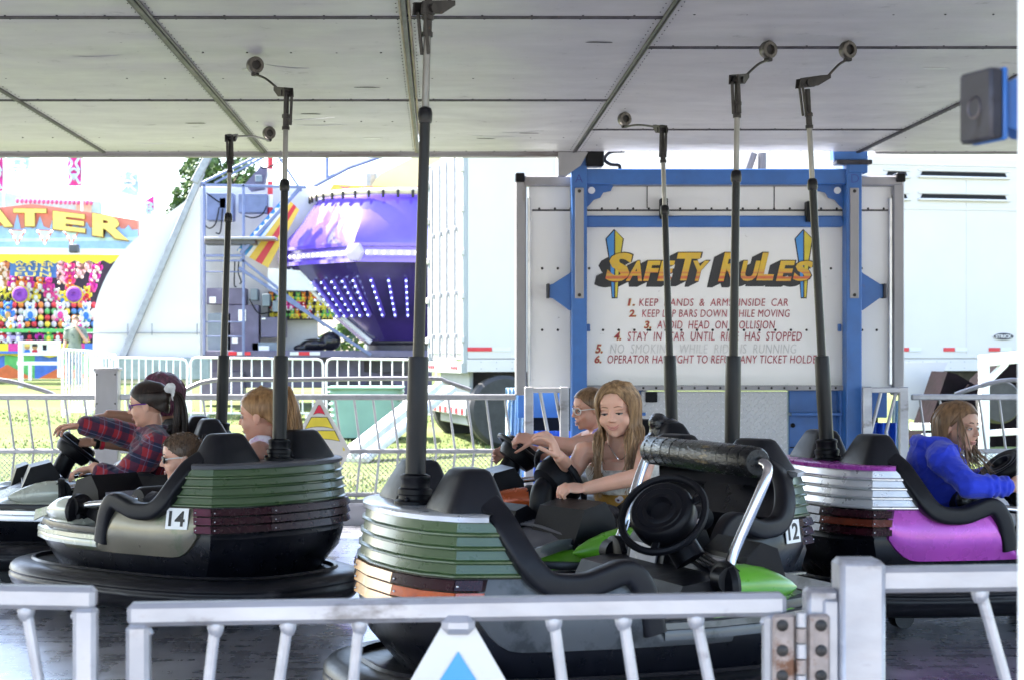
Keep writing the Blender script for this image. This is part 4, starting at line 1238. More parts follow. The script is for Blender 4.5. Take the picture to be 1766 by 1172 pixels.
# ------------------------------------------------------------------ people
from mathutils import noise as mnoise
def wrinkle(ob, amp=.006, sc=11.0):
    ob.data.calc_loop_triangles()
    no = [v.normal.copy() for v in ob.data.vertices]
    for v, n in zip(ob.data.vertices, no):
        p = v.co
        q = Vector((p.x * sc + 2 * mnoise.noise(p * 5), p.y * sc, p.z * sc * 1.3 + 2 * mnoise.noise(p * 4)))
        r_ = 1 - 2 * abs(mnoise.noise(q)); r2 = 1 - 2 * abs(mnoise.noise(q * 2.1))
        v.co = p + n * amp * (r_ * r_ * r_ + .4 * r2 - .6)
    ob.data.update()

def skin_mat(name, col, tan):
    t = NT(name)
    v = t.map((1, 1, 1))
    t.set(Base_Color=t.ramp(t.noise(v, 9, 4), [(.3, tuple(x * .92 for x in col)), (.7, tan)]), Roughness=.5)
    t.set(Subsurface_Weight=.25, Subsurface_Scale=.012)
    t.b.inputs['Subsurface Radius'].default_value = (1, .35, .2)
    return t.mat
M['skin'] = skin_mat('fair skin', (.64, .37, .275), (.68, .37, .27))
M['skin_pink'] = skin_mat('sun flushed skin', (.55, .29, .21), (.60, .30, .22))
M['skin_tan'] = skin_mat('tanned skin', (.42, .24, .17), (.46, .25, .17))
M['skin_brown'] = skin_mat('brown skin', (.30, .155, .10), (.34, .17, .11))
M['lip'] = mat('lips', (.50, .20, .17), .4, var=.1)
M['lip_dark'] = mat('open mouth', (.12, .02, .025), .4, var=.1)
M['eye_white'] = mat('eye white', (.40, .38, .37), .25, var=.03)
M['iris'] = mat('iris', (.03, .035, .045), .2, var=.1)
M['lash'] = mat('lashes', (.03, .018, .014), .6, var=.1)
def hair_mat(name, dark, light, sc=60):
    t = NT(name)
    v = t.map((1, 1, .12))
    n = t.noise(v, sc, 4, .6)
    t.set(Base_Color=t.ramp(n, [(.32, dark), (.68, light)]), Roughness=.42)
    t.set(Specular_IOR_Level=.4)
    return t.mat
M['hair_blond'] = hair_mat('light brown hair', (.10, .05, .022), (.38, .235, .12))
M['hair_dirty'] = hair_mat('dark blond hair', (.06, .03, .014), (.23, .13, .065))
M['hair_ginger'] = hair_mat('strawberry blond hair', (.14, .065, .025), (.36, .20, .085))
M['hair_dark'] = hair_mat('dark brown hair', (.006, .0035, .003), (.03, .014, .010))
M['hair_purple'] = hair_mat('plum dyed hair', (.025, .006, .016), (.16, .035, .085))
M['hair_short'] = hair_mat('cropped brown hair', (.035, .02, .012), (.13, .08, .05), 90)
M['brow'] = mat('eyebrows', (.27, .15, .09), .7, var=.2)

def plaid():
    t = NT('red and navy plaid flannel')
    s = t.sep(t.map((1, 1, 1)))
    h = t.math('ADD', t.math('MULTIPLY', s[2], .94), t.math('MULTIPLY', s[0], .34))
    w = t.math('ADD', t.math('MULTIPLY', s[0], .9), t.math('ADD', t.math('MULTIPLY', s[1], .6), t.math('MULTIPLY', s[2], -.3)))
    def stripe(c, period, width, ph=0.0):
        x = t.math('FRACT', t.math('ADD', t.math('MULTIPLY', c, 1 / period), ph))
        return t.math('LESS_THAN', x, width)
    a = t.math('ADD', t.math('MULTIPLY', stripe(h, .085, .5), .5), t.math('MULTIPLY', stripe(w, .085, .5), .5))
    base = t.ramp(a, [(0, (.27, .008, .02)), (.34, (.075, .008, .035)), (.7, (.010, .011, .045))], 'CONSTANT')
    thin = t.math('MAXIMUM', stripe(h, .085, .055, .72), stripe(w, .085, .055, .22))
    base = t.mix(t.math('MULTIPLY', thin, .45), base, (.16, .18, .30))
    t.set(Base_Color=base, Roughness=.85, Sheen_Weight=.2)
    t.bump(t.noise(t.map((1, 1, 1)), 14, 3), .5, .02)
    return t.mat
M['plaid'] = plaid()
def cloth(name, col, var=.12, bump=.4, rough=.85): return mat(name, col, rough, var=var, scale=12, bump=bump, bscale=16, sheen=.15)
M['blue_hoodie'] = cloth('royal blue sweatshirt', (.012, .035, .52), .15, .5)
M['white_tee'] = cloth('white cotton', (.68, .68, .7), .06)
M['black_knit'] = mat('black textured knit', (.012, .012, .014), .8, var=.6, scale=60, bump=1.0, bscale=70, dirt=(.09, .09, .09), dirt_lo=.6, dirt_scale=60)
M['black_cloth'] = cloth('black cotton', (.015, .015, .022))
M['pink_tank'] = mat('white and pink tank top', (.72, .66, .74), .8, var=.08, dirt=(.62, .36, .60), dirt_lo=.55, dirt_scale=14)
M['purple_strap'] = cloth('lavender tank top', (.32, .26, .58))
M['denim'] = cloth('faded denim', (.12, .15, .24))
M['grey_cloth'] = cloth('pale grey cloth', (.5, .5, .54))
M['lace'] = mat('white lace', (.70, .68, .64), .8, var=.25, scale=45, bump=.8, bscale=50)
t = NT('mustard floral cotton')
vv = t.map((1, 1, 1))
vo = t.node('ShaderNodeTexVoronoi'); vo.inputs['Scale'].default_value = 20; t.l.new(vv, vo.inputs['Vector'])
b = t.ramp(t.noise(vv, 12, 4), [(.3, (.40, .20, .03)), (.7, (.55, .29, .06))])
b = t.mix(t.ramp(vo.outputs['Distance'], [(.26, (1, 1, 1)), (.30, (0, 0, 0))]), b, (.72, .66, .7))
b = t.mix(t.ramp(vo.outputs['Distance'], [(.11, (1, 1, 1)), (.14, (0, 0, 0))]), b, (.12, .03, .12))
t.set(Base_Color=b, Roughness=.85); t.bump(t.noise(vv, 14, 3), .5, .02)
M['floral'] = t.mat
M['camo'] = mat('green camouflage cotton', (.22, .25, .2), .85, var=.1, dirt=(.10, .13, .10), dirt_lo=.5, dirt_scale=9)

def V(*a): return Vector(a)
class Person:
    def __init__(s, label, base, skin, k=1.0):
        s.base, s.skin, s.k, s.label = Vector(base), skin, k, label
        s.body = MB()
        s.kids = []
        s.extra = []
    def head(s, c, f, up=(0, 0, 1), hk=1.0):
        s.hc = Vector(c); s.hk = hk
        f = Vector(f).normalized(); up = Vector(up)
        r = f.cross(up).normalized(); u = r.cross(f)
        s.f, s.r, s.u = f, r, u
        s.HM = Matrix((f, r, u)).transposed()
        b = s.body
        e = lambda p, rad: b.ell(s.hp(*p), [x * hk for x in rad], s.HM, 18, 11)
        e((-.008, 0, .030), (.094, .075, .083)); e((.020, 0, -.028), (.066, .063, .076)); e((.036, 0, -.072), (.040, .043, .028))
        e((.058, 0, -.086), (.019, .019, .016)); e((.062, 0, .036), (.022, .050, .03))
        for q in (-1, 1):
            e((.046, q * .036, -.030), (.032, .029, .032)); e((-.006, q * .074, -.008), (.017, .008, .029)); e((.070, q * .028, .018), (.012, .022, .007))
            e((.091, q * .009, -.029), (.008, .007, .005))
        b.capsule(s.hp(.080, 0, .012), s.hp(.100, 0, -.024), .006 * hk, .0088 * hk)
        e((.069, 0, -.056), (.013, .028, .014))
    def hp(s, a, b, c): return s.hc + (s.f * a + s.r * b + s.u * c) * s.hk
    def limb(s, pts, rad, mb=None, e=0.0):
        mb = mb or s.body
        for (a, b), (r0, r1) in zip(zip(pts, pts[1:]), zip(rad, rad[1:])): mb.capsule(a, b, r0 * s.k + e, r1 * s.k + e)
    def torso(s, hip, neck, right, mb=None, e=0.0, rad=None, t1=1.0):
        mb = mb or s.body
        hip, neck = Vector(hip), Vector(neck)
        d = (neck - hip).normalized(); r = Vector(right); r = (r - d * r.dot(d)).normalized(); fr = d.cross(r) * -1
        rad = rad or [(-.10, .10, .08), (-.02, .145, .105), (.12, .145, .105), (.35, .122, .092), (.55, .128, .10), (.75, .142, .102), (.88, .145, .088), (.96, .11, .07), (1.02, .06, .05)]
        L = []
        for t_, a, b in rad:
            if t_ > t1: break
            c = hip.lerp(neck, t_)
            L.append([c + r * math.cos(x) * (a * s.k + e) + fr * math.sin(x) * (b * s.k + e) for x in [2 * math.pi * q / 20 for q in range(20)]])
        mb.loft(L)
    def hand(s, wrist, d, palm, curl=(25, 35, 25), thumb=1, spread=6, k=None):
        """d: direction of the hand, palm: way the palm faces, thumb: +1/-1 side of d x palm"""
        k = k or s.k; b = s.body
        wrist = Vector(wrist); d = Vector(d).normalized(); n = Vector(palm); n = (n - d * n.dot(d)).normalized(); sd_ = d.cross(n) * thumb
        b.ell(wrist + d * .047 * k, (.052 * k, .037 * k, .0155 * k), Matrix((d, sd_, n)).transposed(), 14, 9)
        b.ell(wrist + d * .035 * k + sd_ * .018 * k + n * .008 * k, (.03 * k, .018 * k, .014 * k), Matrix((d, sd_, n)).transposed())
        for q, (off, ln) in enumerate(((.028, .070), (.010, .078), (-.009, .073), (-.027, .057))):
            p = wrist + d * (.088 - .004 * abs(q - 1)) * k + sd_ * off * k
            a = 0; sp = R(spread * (1.2 - q))
            dd = (d * math.cos(sp) + sd_ * math.sin(sp)).normalized()
            for j, (fr, rr) in enumerate(((.45, .0092), (.31, .0084), (.24, .0076))):
                a += R(curl[j] * (1 + .12 * q))
                v = dd * math.cos(a) + n * math.sin(a)
                b.capsule(p, p + v * ln * fr * k, rr * k, rr * .92 * k, 10)
                p = p + v * ln * fr * k
        p = wrist + d * .022 * k + sd_ * .026 * k + n * .004 * k
        v = (d * .75 + sd_ * .6 + n * .25).normalized()
        for ln, rr in ((.036, .0115), (.03, .0100), (.024, .0088)):
            b.capsule(p, p + v * ln * k, rr * k, rr * .92 * k, 10); p = p + v * ln * k
            v = (v + d * .25 + n * .28 * (curl[0] / 35) - sd_ * .12).normalized()
    def finish(s, vox=.0048):
        ob = s.body.build('person', [s.skin], None)
        ob.data.transform(Matrix.Translation(-s.base)); ob.location = s.base
        MAT_OF[ob.name] = Matrix.Translation(s.base)
        tag(ob, s.label, 'person')
        remesh(ob, vox, 3)
        s.ob = ob
        for mb, nm, mt, vx, sm in s.kids:
            o = mb.build(nm, mt if isinstance(mt, list) else [mt], ob)
            if vx:
                remesh(o, vx, sm)
                if nm not in ('hair_bow', 'lace_yoke'): wrinkle(o, .0065 if nm == 'hoodie' else .006, 9.5 if nm == 'hoodie' else 11.0)
        return ob
    def wear(s, mb, nm, mt, vox=.007, sm=4): s.kids.append((mb, nm, mt, vox, sm))
    def face(s, gaze=0.0, lid=.5, mouth=0, brow='brow', smile=0.0, sides=(-1, 1)):
        """eyes, brows and lips as small parts"""
        hk = s.hk
        for q in sides:
            m = MB()
            c = s.hp(.0745, q * .030, .000)
            m.ell(c, (.0090 * hk, .0155 * hk, .0082 * hk), s.HM, 14, 9)
            m.ell(s.hp(.0815, q * (.030) + gaze * .006, -.001), (.003 * hk, .0062 * hk, .0062 * hk), s.HM, 12, 8, mi=1)
            # upper lid: skin cap, lash line
            L = []
            for t_ in range(9):
                a = -1 + t_ / 4
                L.append(s.hp(.0835 - .008 * a * a, q * .030 + a * .0155, lerp(.0068, -.004, lid) * (1 - a * a) - .0015 * a * a))
            m.tube(L, [.0012 * hk] + [.0022 * hk] * 7 + [.0012 * hk], 6, mi=2)
            if lid > .3:
                L2 = [s.hp(.0800 - .008 * a * a, q * .030 + a * .0150, .0045 * (1 - a * a)) for a in [-1 + t_ / 4 for t_ in range(9)]]
                m.tube(L2, .0045 * hk, 8, mi=3)
            s.kids.append((m, 'eye', [M['eye_white'], M['iris'], M['lash'], s.skin], 0, 0))
            m = MB()
            L = [s.hp(.0835 - .22 * (abs(b) - .022) ** 2 * 40 * .02 - .10 * max(0, abs(b) - .02), q * abs(b), .0225 + .004 * math.sin((abs(b) - .012) / .035 * 3.1)) for b in (.012, .02, .03, .04, .047)]
            m.tube(L, [.0016 * hk, .0024 * hk, .0022 * hk, .0016 * hk, .0008 * hk], 6)
            s.kids.append((m, 'eyebrow', [M[brow]], 0, 0))
        m = MB()
        L = [s.hp(.0862 - .3 * abs(b) * abs(b) * 40 * .5, b, -.0565 + smile * b * b * 18 + .0015 * math.cos(b * 260)) for b in (-.026, -.017, -.008, 0, .008, .017, .026)]
        m.tube(L, [x * hk for x in (.0010, .0024, .0032, .0030, .0032, .0024, .0010)], 7)
        L = [s.hp(.0852 - .3 * abs(b) * abs(b) * 40 * .5, b, -.0640 - mouth * .012 + smile * b * b * 18 + mouth * .012 * (abs(b) / .02) ** 2) for b in (-.023, -.014, -.006, 0, .006, .014, .023)]
        m.tube(L, [x * hk for x in (.0008, .0020, .0028, .0030, .0028, .0020, .0008)], 7)
        if mouth: m.ell(s.hp(.0845, 0, -.0605 - mouth * .006), (.004 * hk, .013 * hk, .006 * mouth * hk), s.HM, 12, 8, mi=1)
        s.kids.append((m, 'lips', [M['lip'], M['lip_dark']], 0, 0))
    # ---- hair
    def scalp(s, phi, c, out=1.07):
        """point on the head at azimuth phi (0 = front) and height c above head centre"""
        cc = max(-1, min(1, (c - .030) / .083)); w = math.sqrt(max(0, 1 - cc * cc))
        if c < .02: w = max(w, .93 - max(0, (-.02 - c)) * 3.0)
        return s.hp(-.008 + .096 * out * w * math.cos(phi), .077 * out * w * math.sin(phi), .030 + (c - .030) * out)
    def cap(s, mt, hairline=.058, nape=-.065, temple=62, ear=-.005, thick=1.075, mb=None, jit=.02, rg=None):
        m = mb or MB(); rg = rg or random.Random(3)
        n = 44; ringsN = 14; rows = []
        for j in range(ringsN + 1):
            row = []
            for i in range(n):
                phi = 2 * math.pi * i / n; a = abs((phi + math.pi) % (2 * math.pi) - math.pi)
                deg = math.degrees(a)
                low = interp(deg, [(0, hairline), (temple * .55, hairline - .006), (temple, .028), (temple + 22, ear), (105, ear - .004), (130, nape * .7), (180, nape)])
                c = lerp(.1125, low, (j / ringsN) ** .8)
                o = thick * (1 + jit * (math.sin(phi * 23 + j * .6) * .35 + rg.uniform(-.4, .4) * .6))
                if j == ringsN: o = 1.0
                row.append(s.scalp(phi, c, o))
            rows.append(row)
        m.loft(rows, True, False)
        if mb is None: s.kids.append((m, 'hair', [mt], 0, 0))
        return m
    @staticmethod
    def low(deg, nape=-.05):
        a = abs((deg + 180) % 360 - 180)
        return interp(a, [(0, .075), (35, .068), (60, .04), (82, .012), (100, .004), (125, -.03), (150, nape), (180, nape)])
    def strand(s, m, pts, r, seg=5):
        pts = catmull(pts, 4); n = len(pts)
        m.tube(pts, [r * (1 - .75 * (k / (n - 1)) ** 1.6) for k in range(n)], seg)
def person(*a, **k): return Person(*a, **k)
rg = random.Random(17)

# --- long haired girl driving car 12
D = 6.89
p = person('girl with long light brown hair and a lace topped mustard floral dress, steering car 12', P(1085, 895, 7.02), M['skin'], .93)
hc = P(1066, 706, D)
p.head(hc, (-.40, -.88, -.14), (-.07, 0, 1), 1.0)
shR, shL = P(1008, 778, 6.95), P(1118, 776, 6.83)
neck = P(1067, 770, 6.94); hip = P(1092, 900, 7.09)
p.limb([hc + V(.005, .03, -.06), neck + V(0, .01, -.01)], [.044, .052])
p.torso(hip, neck + V(0, .015, -.015), shR - shL)
p.limb([shR, P(988, 814, 6.92), P(964, 786, 6.70)], [.046, .037, .026]); p.limb([neck + V(0, .02, -.02), shR], [.045, .048])
p.limb([shL, P(1106, 820, 6.56), P(1012, 841, 6.62)], [.047, .038, .027]); p.limb([neck + V(0, .02, -.02), shL], [.045, .048])
p.hand(P(964, 786, 6.70), (-.30, -.25, .60), (-.85, .25, -.30), (28, 42, 32), 1, 8, k=1.0)
p.hand(P(1012, 841, 6.62), (-.8, -.05, .02), (0, .3, -.6), (35, 45, 30), -1, 4)
kn = P(1010, 905, 6.62)
p.limb([hip + V(-.07, 0, .0), kn, kn + V(-.15, -.05, -.2)], [.075, .055, .045]); p.limb([hip + V(.07, 0, 0), kn + V(.17, -.05, 0), kn + V(.0, -.1, -.2)], [.075, .055, .045])
p.face(lid=.62, smile=.9)
m = MB(); p.torso(hip + V(0, 0, -.03), neck + V(0, .015, -.015), shR - shL, m, .014, [(-.06, .15, .11), (.1, .15, .112), (.35, .128, .098), (.58, .134, .104), (.64, .137, .106)])
p.wear(m, 'floral_top', M['floral'])
m = MB(); p.torso(hip, neck + V(0, .015, -.015), shR - shL, m, .020, [(.58, .134, .104), (.66, .138, .108), (.76, .143, .106), (.87, .140, .094)])
for sh in (shR, shL): m.tube(catmull([neck.lerp(sh, .62) + V(0, -.085, -.085), neck.lerp(sh, .66) + V(0, -.03, .012), neck.lerp(sh, .66) + V(0, .05, -.01), neck.lerp(sh, .6) + V(0, .09, -.10)], 5), .016, 8)
p.wear(m, 'lace_yoke', M['lace'], .006, 2)
m = MB(); p.limb([hip + V(-.07, 0, .0), kn], [.085, .065], m, .004); p.limb([hip + V(.07, 0, 0), kn + V(.17, -.05, 0)], [.085, .065], m, .004)
m.ell(hip + V(0, 0, -.02), (.15, .12, .07))
p.wear(m, 'skirt', mat('striped dark skirt', (.07, .065, .07), .85, var=.7, scale=60, stretch=(1, 1, .1)))
m = p.cap(M['hair_blond'], hairline=.078, temple=48, ear=-.03, thick=1.07, mb=MB())
for k in range(420):
    side = rg.choice((-1, 1)); a = rg.uniform(50, 178) if rg.random() < .6 else rg.uniform(50, 90)
    phi = R(a) * side
    front = a < 100
    pt = .25
    L = [p.scalp(phi * .45 + pt * (1 - a / 180), .109, 1.03), p.scalp(phi * .72 + pt * .5, .090, 1.08), p.scalp(phi * .95, .04, 1.11 + rg.uniform(0, .05)), p.scalp(phi, -.04, 1.13 + rg.uniform(0, .10))]
    e = L[-1]
    ln = rg.uniform(.14, .29) if front else rg.uniform(.12, .22)
    fwd_ = V(-.015, -.045, 0) if front else V(0, .01, 0)
    wv = rg.uniform(-.009, .009)
    L += [e + V(wv + side * .012 * math.sin(a), 0, -.3 * ln) + fwd_ * .6, e + V(wv * .3 + rg.uniform(-.012, .012), rg.uniform(-.01, .01), -.7 * ln) + fwd_, e + V(wv + rg.uniform(-.025, .025), rg.uniform(-.02, .02), -ln) + fwd_ * 1.1]
    p.strand(m, L, rg.uniform(.0022, .0052))
p.kids.append((m, 'hair', [M['hair_blond']], 0, 0))
m = MB()
m.tube(catmull([neck + V(-.045, -.055, .01), neck + V(-.02, -.085, -.03), neck + V(-.005, -.09, -.045), neck + V(.02, -.08, -.03), neck + V(.045, -.05, .01)], 5), .0018, 5)
p.kids.append((m, 'necklace', [M['chrome']], 0, 0))
p.finish(.0042)

# --- girl in glasses driving the orange car
D = 8.83
p = person('girl in pale glasses with tied back hair, steering the orange car', P(1035, 830, 8.93), M['skin_pink'], .95)
hc = P(1018, 705, D)
p.head(hc, (-.96, -.30, -.10), (0, 0, 1), .97)
shL, shR = P(1038, 760, 8.68), P(1012, 757, 8.95); neck = P(1032, 750, 8.85); hip = P(1045, 850, 8.95)
p.limb([hc + V(.03, .0, -.06), neck], [.045, .055]); p.torso(hip, neck, shR - shL)
p.limb([neck, shL], [.05, .052]); p.limb([neck, shR], [.05, .05])
p.limb([shL, P(985, 768, 8.55), P(922, 756, 8.55)], [.05, .042, .030]); p.limb([shR, P(950, 785, 8.95), P(884, 770, 8.89)], [.05, .04, .03])
p.hand(P(922, 756, 8.55), (-.8, .1, .05), (.1, .6, -.5), (40, 50, 40), 1, 4); p.hand(P(884, 770, 8.89), (-.7, 0, -.35), (.2, -.6, 0), (25, 40, 40), -1, 5)
p.limb([hip, hip + V(-.32, -.05, -.02), hip + V(-.4, -.05, -.25)], [.08, .06, .045])
p.face(lid=.15, mouth=1.0, brow='brow')
m = MB(); p.torso(hip, neck, shR - shL, m, .009, t1=.78)
m.tube(catmull([neck.lerp(shL, .6) + V(-.09, 0, -.10), neck.lerp(shL, .6) + V(-.01, 0, .045), neck.lerp(shL, .6) + V(.09, 0, -.08)], 5), .014, 8)
p.wear(m, 'tank_top', M['purple_strap'])
m = p.cap(M['hair_dirty'], hairline=.07, temple=60, nape=-.05, thick=1.06, mb=MB(), jit=.012)
for k in range(60):
    dg_ = rg.uniform(20, 340); phi = R(dg_); L = [p.scalp(phi, p.low(dg_) + rg.uniform(0, .04), 1.04), p.scalp((phi + math.pi) / 2, .06, 1.08), p.hp(-.11, 0, .04)]
    p.strand(m, L, .004)
m.ell(p.hp(-.12, 0, .045), (.03, .035, .035), p.HM)
p.kids.append((m, 'hair', [M['hair_dirty']], 0, 0))
m = MB()
for q in (-1, 1):
    m.tube([p.hp(.092 - .016 * abs(math.cos(a) * .5 + .5) * 1, q * .032 + .022 * math.cos(a) * q, -.002 + .017 * math.sin(a)) for a in [2 * math.pi * k / 24 for k in range(24)]], .0026, 6, closed=True)
    m.tube([p.hp(.078, q * .054, .004), p.hp(.03, q * .074, .006), p.hp(-.01, q * .080, .002)], .0028, 6)
m.tube([p.hp(.091, -.010, .002), p.hp(.094, 0, .006), p.hp(.091, .010, .002)], .0022, 6)
p.kids.append((m, 'glasses', [mat('pale glasses frame', (.55, .52, .5), .3, var=.2)], 0, 0))
p.finish()

# --- girl in the blue hoodie
D = 7.42
p = person('girl with windblown hair in a royal blue hoodie, riding the magenta car', P(1610, 880, 7.55), M['skin_tan'], .95)
hc = P(1652, 735, D)
p.head(hc, (.68, -.72, -.08), (.06, 0, 1), .96)
shL, shR = P(1592, 790, 7.62), P(1628, 792, 7.26); neck = P(1620, 775, 7.45); hip = P(1608, 890, 7.55)
p.limb([hc + V(-.03, .02, -.05), neck], [.045, .055]); p.torso(hip, neck, shR - shL)
elR, wrR = P(1672, 838, 7.12), P(1742, 838, 7.16)
p.limb([shR, elR, wrR], [.05, .042, .03]); p.limb([neck, shR], [.05, .05]); p.limb([neck, shL], [.05, .05])
p.limb([shL, P(1660, 830, 7.85), P(1740, 815, 7.7)], [.05, .042, .03])
p.hand(wrR, (.75, .2, .25), (-.1, .7, -.3), (40, 50, 40), -1, 4); p.hand(P(1740, 815, 7.7), (.7, -.1, .2), (0, -.5, -.4), (40, 50, 40), 1, 4)
kn = P(1715, 880, 7.42)
p.limb([hip, kn, kn + V(.12, 0, -.2)], [.08, .06, .05]); p.limb([hip + V(0, .15, 0), kn + V(.0, .2, 0), kn + V(.15, .2, -.2)], [.08, .06, .05])
p.face(lid=.35, brow='lash', mouth=.3)
m = MB(); p.torso(hip + V(0, 0, -.02), neck, shR - shL, m, .028); p.limb([neck, shR], [.05, .055], m, .018); p.limb([neck, shL], [.05, .055], m, .018)
p.limb([shR, elR, wrR - (wrR - elR).normalized() * .02], [.054, .045, .033], m, .009); p.limb([shL, P(1660, 830, 7.85), P(1735, 818, 7.71)], [.055, .045, .036], m, .012)
dr = (wrR - elR).normalized()
for t_ in (.45, .62, .80, .93): m.tube([elR.lerp(wrR, t_) + V(0, math.cos(a) * (.055 - .018 * t_), math.sin(a) * (.055 - .018 * t_)) for a in [2 * math.pi * q / 14 for q in range(14)]], .008, 6, closed=True)
hd_ = neck + V(-.05, .02, .0)
m.tube(catmull([neck + V(.06, -.09, -.005), neck + V(.0, -.10, .025), neck + V(-.075, -.05, .035), neck + V(-.09, .04, .035), neck + V(-.02, .11, .025), neck + V(.06, .10, .0)], 5), [.022] * 5 + [.03] * 16 + [.022] * 5, 10)
m.ell(neck + V(-.085, 0, -.045), (.05, .10, .075))
p.wear(m, 'hoodie', M['blue_hoodie'], .0065, 2)
m = MB(); p.limb([hip, kn, kn + V(.12, 0, -.2)], [.09, .068, .055], m, .006); p.limb([hip + V(0, .15, 0), kn + V(.0, .2, 0)], [.09, .068], m, .006)
p.wear(m, 'trousers', M['grey_cloth'])
m = p.cap(M['hair_dirty'], hairline=.068, temple=62, ear=-.01, thick=1.07, mb=MB())
for k in range(320):
    side = rg.choice((-1, 1)); a = rg.uniform(84 if side > 0 else 62, 178); phi = R(a) * side
    L = [p.scalp(phi * .5, .108, 1.05), p.scalp(phi * .8, .085, 1.10), p.scalp(phi, .03, 1.13 + rg.uniform(0, .06)), p.scalp(phi, -.04, 1.16 + rg.uniform(0, .10))]
    e = L[-1]; ln = rg.uniform(.08, .15)
    blow = V(.055, -.01, 0) * rg.uniform(.2, 1.4) if a < 105 else V(-.035, -.02, 0) * rg.uniform(0, 1.2)
    L += [e + V(0, 0, -.5 * ln) + blow * .5, e + V(rg.uniform(-.02, .02), rg.uniform(-.02, .02), -ln) + blow * 1.3]
    p.strand(m, L, rg.uniform(.0022, .005))
for k in range(110):
    st = rg.uniform(0, 1)
    L = [p.scalp(R(20 + 30 * st), .108, 1.03), p.scalp(R(50 + 25 * st), .075, 1.09), p.scalp(R(76 + 22 * st), .03, 1.13 + rg.uniform(0, .04)), p.scalp(R(92 + 25 * st), -.03, 1.15 + rg.uniform(0, .06))]
    e = L[-1]; L += [e + V(rg.uniform(-.015, .02), rg.uniform(-.02, .005), -.06), e + V(rg.uniform(-.03, .04), rg.uniform(-.03, .0), -rg.uniform(.10, .16))]
    p.strand(m, L, rg.uniform(.003, .0055))
for k in range(9):
    e = p.hp(.03, -.075 if k % 2 else .08, .02)
    L = [p.scalp(R(40), .105, 1.06), p.scalp(R(60), .06, 1.14), p.hp(.07 + rg.uniform(-.02, .03), .085, -.03), p.hp(.085 + rg.uniform(-.02, .05), .09 + rg.uniform(-.02, .02), -.12), p.hp(.10 + rg.uniform(-.03, .06), .09, -.20)]
    p.strand(m, L, rg.uniform(.0025, .0045))
p.kids.append((m, 'hair', [M['hair_dirty']], 0, 0))
p.finish(.0045)
m = MB()
m.ell(P(1690, 872, 7.25), (.075, .05, .035)); m.ell(P(1668, 862, 7.22), (.05, .05, .05)); m.ell(P(1690, 862, 7.3), (.05, .04, .04))
tag(remesh(m.build('bag', [mat('crumpled black plastic bag', (.012, .012, .014), .18, var=.3, bump=1.0, bscale=30)], None), .006, 1), 'crumpled black plastic bag on the lap of the blue hoodie girl', 'bag')

# --- plaid girl
D = 9.0
p = person('girl in a red and navy plaid shirt, purple glasses and white hair bow', P(250, 850, 9.05), M['skin'], 1.0)
hc = P(256, 697, D)
p.head(hc, (-.97, .10, -.12), (-.08, 0, 1), 1.06)
shL, shR = P(272, 768, 8.84), P(246, 758, 9.22); neck = P(262, 748, 9.04); hip = P(272, 855, 9.08)
p.limb([hc + V(.02, 0, -.06), neck], [.046, .056]); p.torso(hip, neck, shR - shL)
elL, wrL, elR, wrR = P(205, 832, 8.80), P(163, 806, 8.84), P(196, 742, 9.18), P(142, 733, 9.12)
p.limb([shL, elL, wrL], [.052, .044, .032]); p.limb([shR, elR, wrR], [.052, .044, .03]); p.limb([neck, shL], [.055, .055]); p.limb([neck, shR], [.055, .055])
p.hand(wrL, (-.75, 0, -.1), (0, 0, -1), (20, 30, 25), -1, 6); p.hand(wrR, (-.8, -.1, -.05), (-.2, -.3, -.8), (15, 25, 20), 1, 12)
p.limb([hip, hip + V(-.34, -.05, .0), hip + V(-.42, -.05, -.25)], [.085, .065, .05]); p.limb([hip + V(0, .17, 0), hip + V(-.34, .17, .0), hip + V(-.42, .17, -.25)], [.085, .065, .05])
p.face(lid=.2)
m = MB(); p.torso(hip + V(0, 0, -.03), neck, shR - shL, m, .022); p.limb([neck, shL], [.058, .062], m, .012); p.limb([neck, shR], [.058, .06], m, .012)
p.limb([shL, elL, elL.lerp(wrL, .6)], [.066, .062, .05], m, .012); p.limb([shR, elR, elR.lerp(wrR, .85)], [.062, .056, .045], m, .012)
m.tube(catmull([neck + V(-.07, -.04, .01), neck + V(0, -.085, .03), neck + V(.07, 0, .035), neck + V(0, .085, .03), neck + V(-.07, .04, .01)], 5), .018, 8)
p.wear(m, 'plaid_shirt', M['plaid'], .008, 3)
m = MB(); p.limb([hip, hip + V(-.34, -.05, .0), hip + V(-.42, -.05, -.25)], [.09, .07, .055], m, .008); p.limb([hip + V(0, .17, 0), hip + V(-.34, .17, .0)], [.09, .07], m, .008)
p.wear(m, 'trousers', M['denim'])
m = p.cap(M['hair_dark'], hairline=.062, temple=62, nape=-.055, thick=1.08, mb=MB(), jit=.012)
tie = p.hp(-.112, 0, .05)
for k in range(110):
    dg_ = rg.uniform(15, 345); phi = R(dg_); L = [p.scalp(phi, max(p.low(dg_), p.low(dg_) + rg.uniform(-.01, .05)), 1.05), p.scalp((phi + math.pi) / 2, .055, 1.10), tie]
    p.strand(m, L, .0045)
for k in range(190):
    o = V(rg.uniform(-.02, .02), rg.uniform(-.03, .03), rg.uniform(-.015, .015)); ln = rg.uniform(.20, .34)
    L = [tie + o * .5, tie + V(.045, 0, -.03) + o, tie + V(.06, 0, -.13) + o * 1.6, tie + V(.045 + rg.uniform(-.02, .02), 0, -ln) + o * 1.6]
    p.strand(m, L, rg.uniform(.003, .006))
p.kids.append((m, 'hair', [M['hair_dark']], 0, 0))
m = MB()
for q in (-1, 1): m.ell(tie + V(.005, q * .03, .02), (.022, .034, .022), Matrix.Rotation(R(q * 35), 3, 'X'))
m.ell(tie + V(.022, -.02, -.012), (.011, .014, .036)); m.ell(tie + V(.0, -.032, .014), (.026, .014, .02))
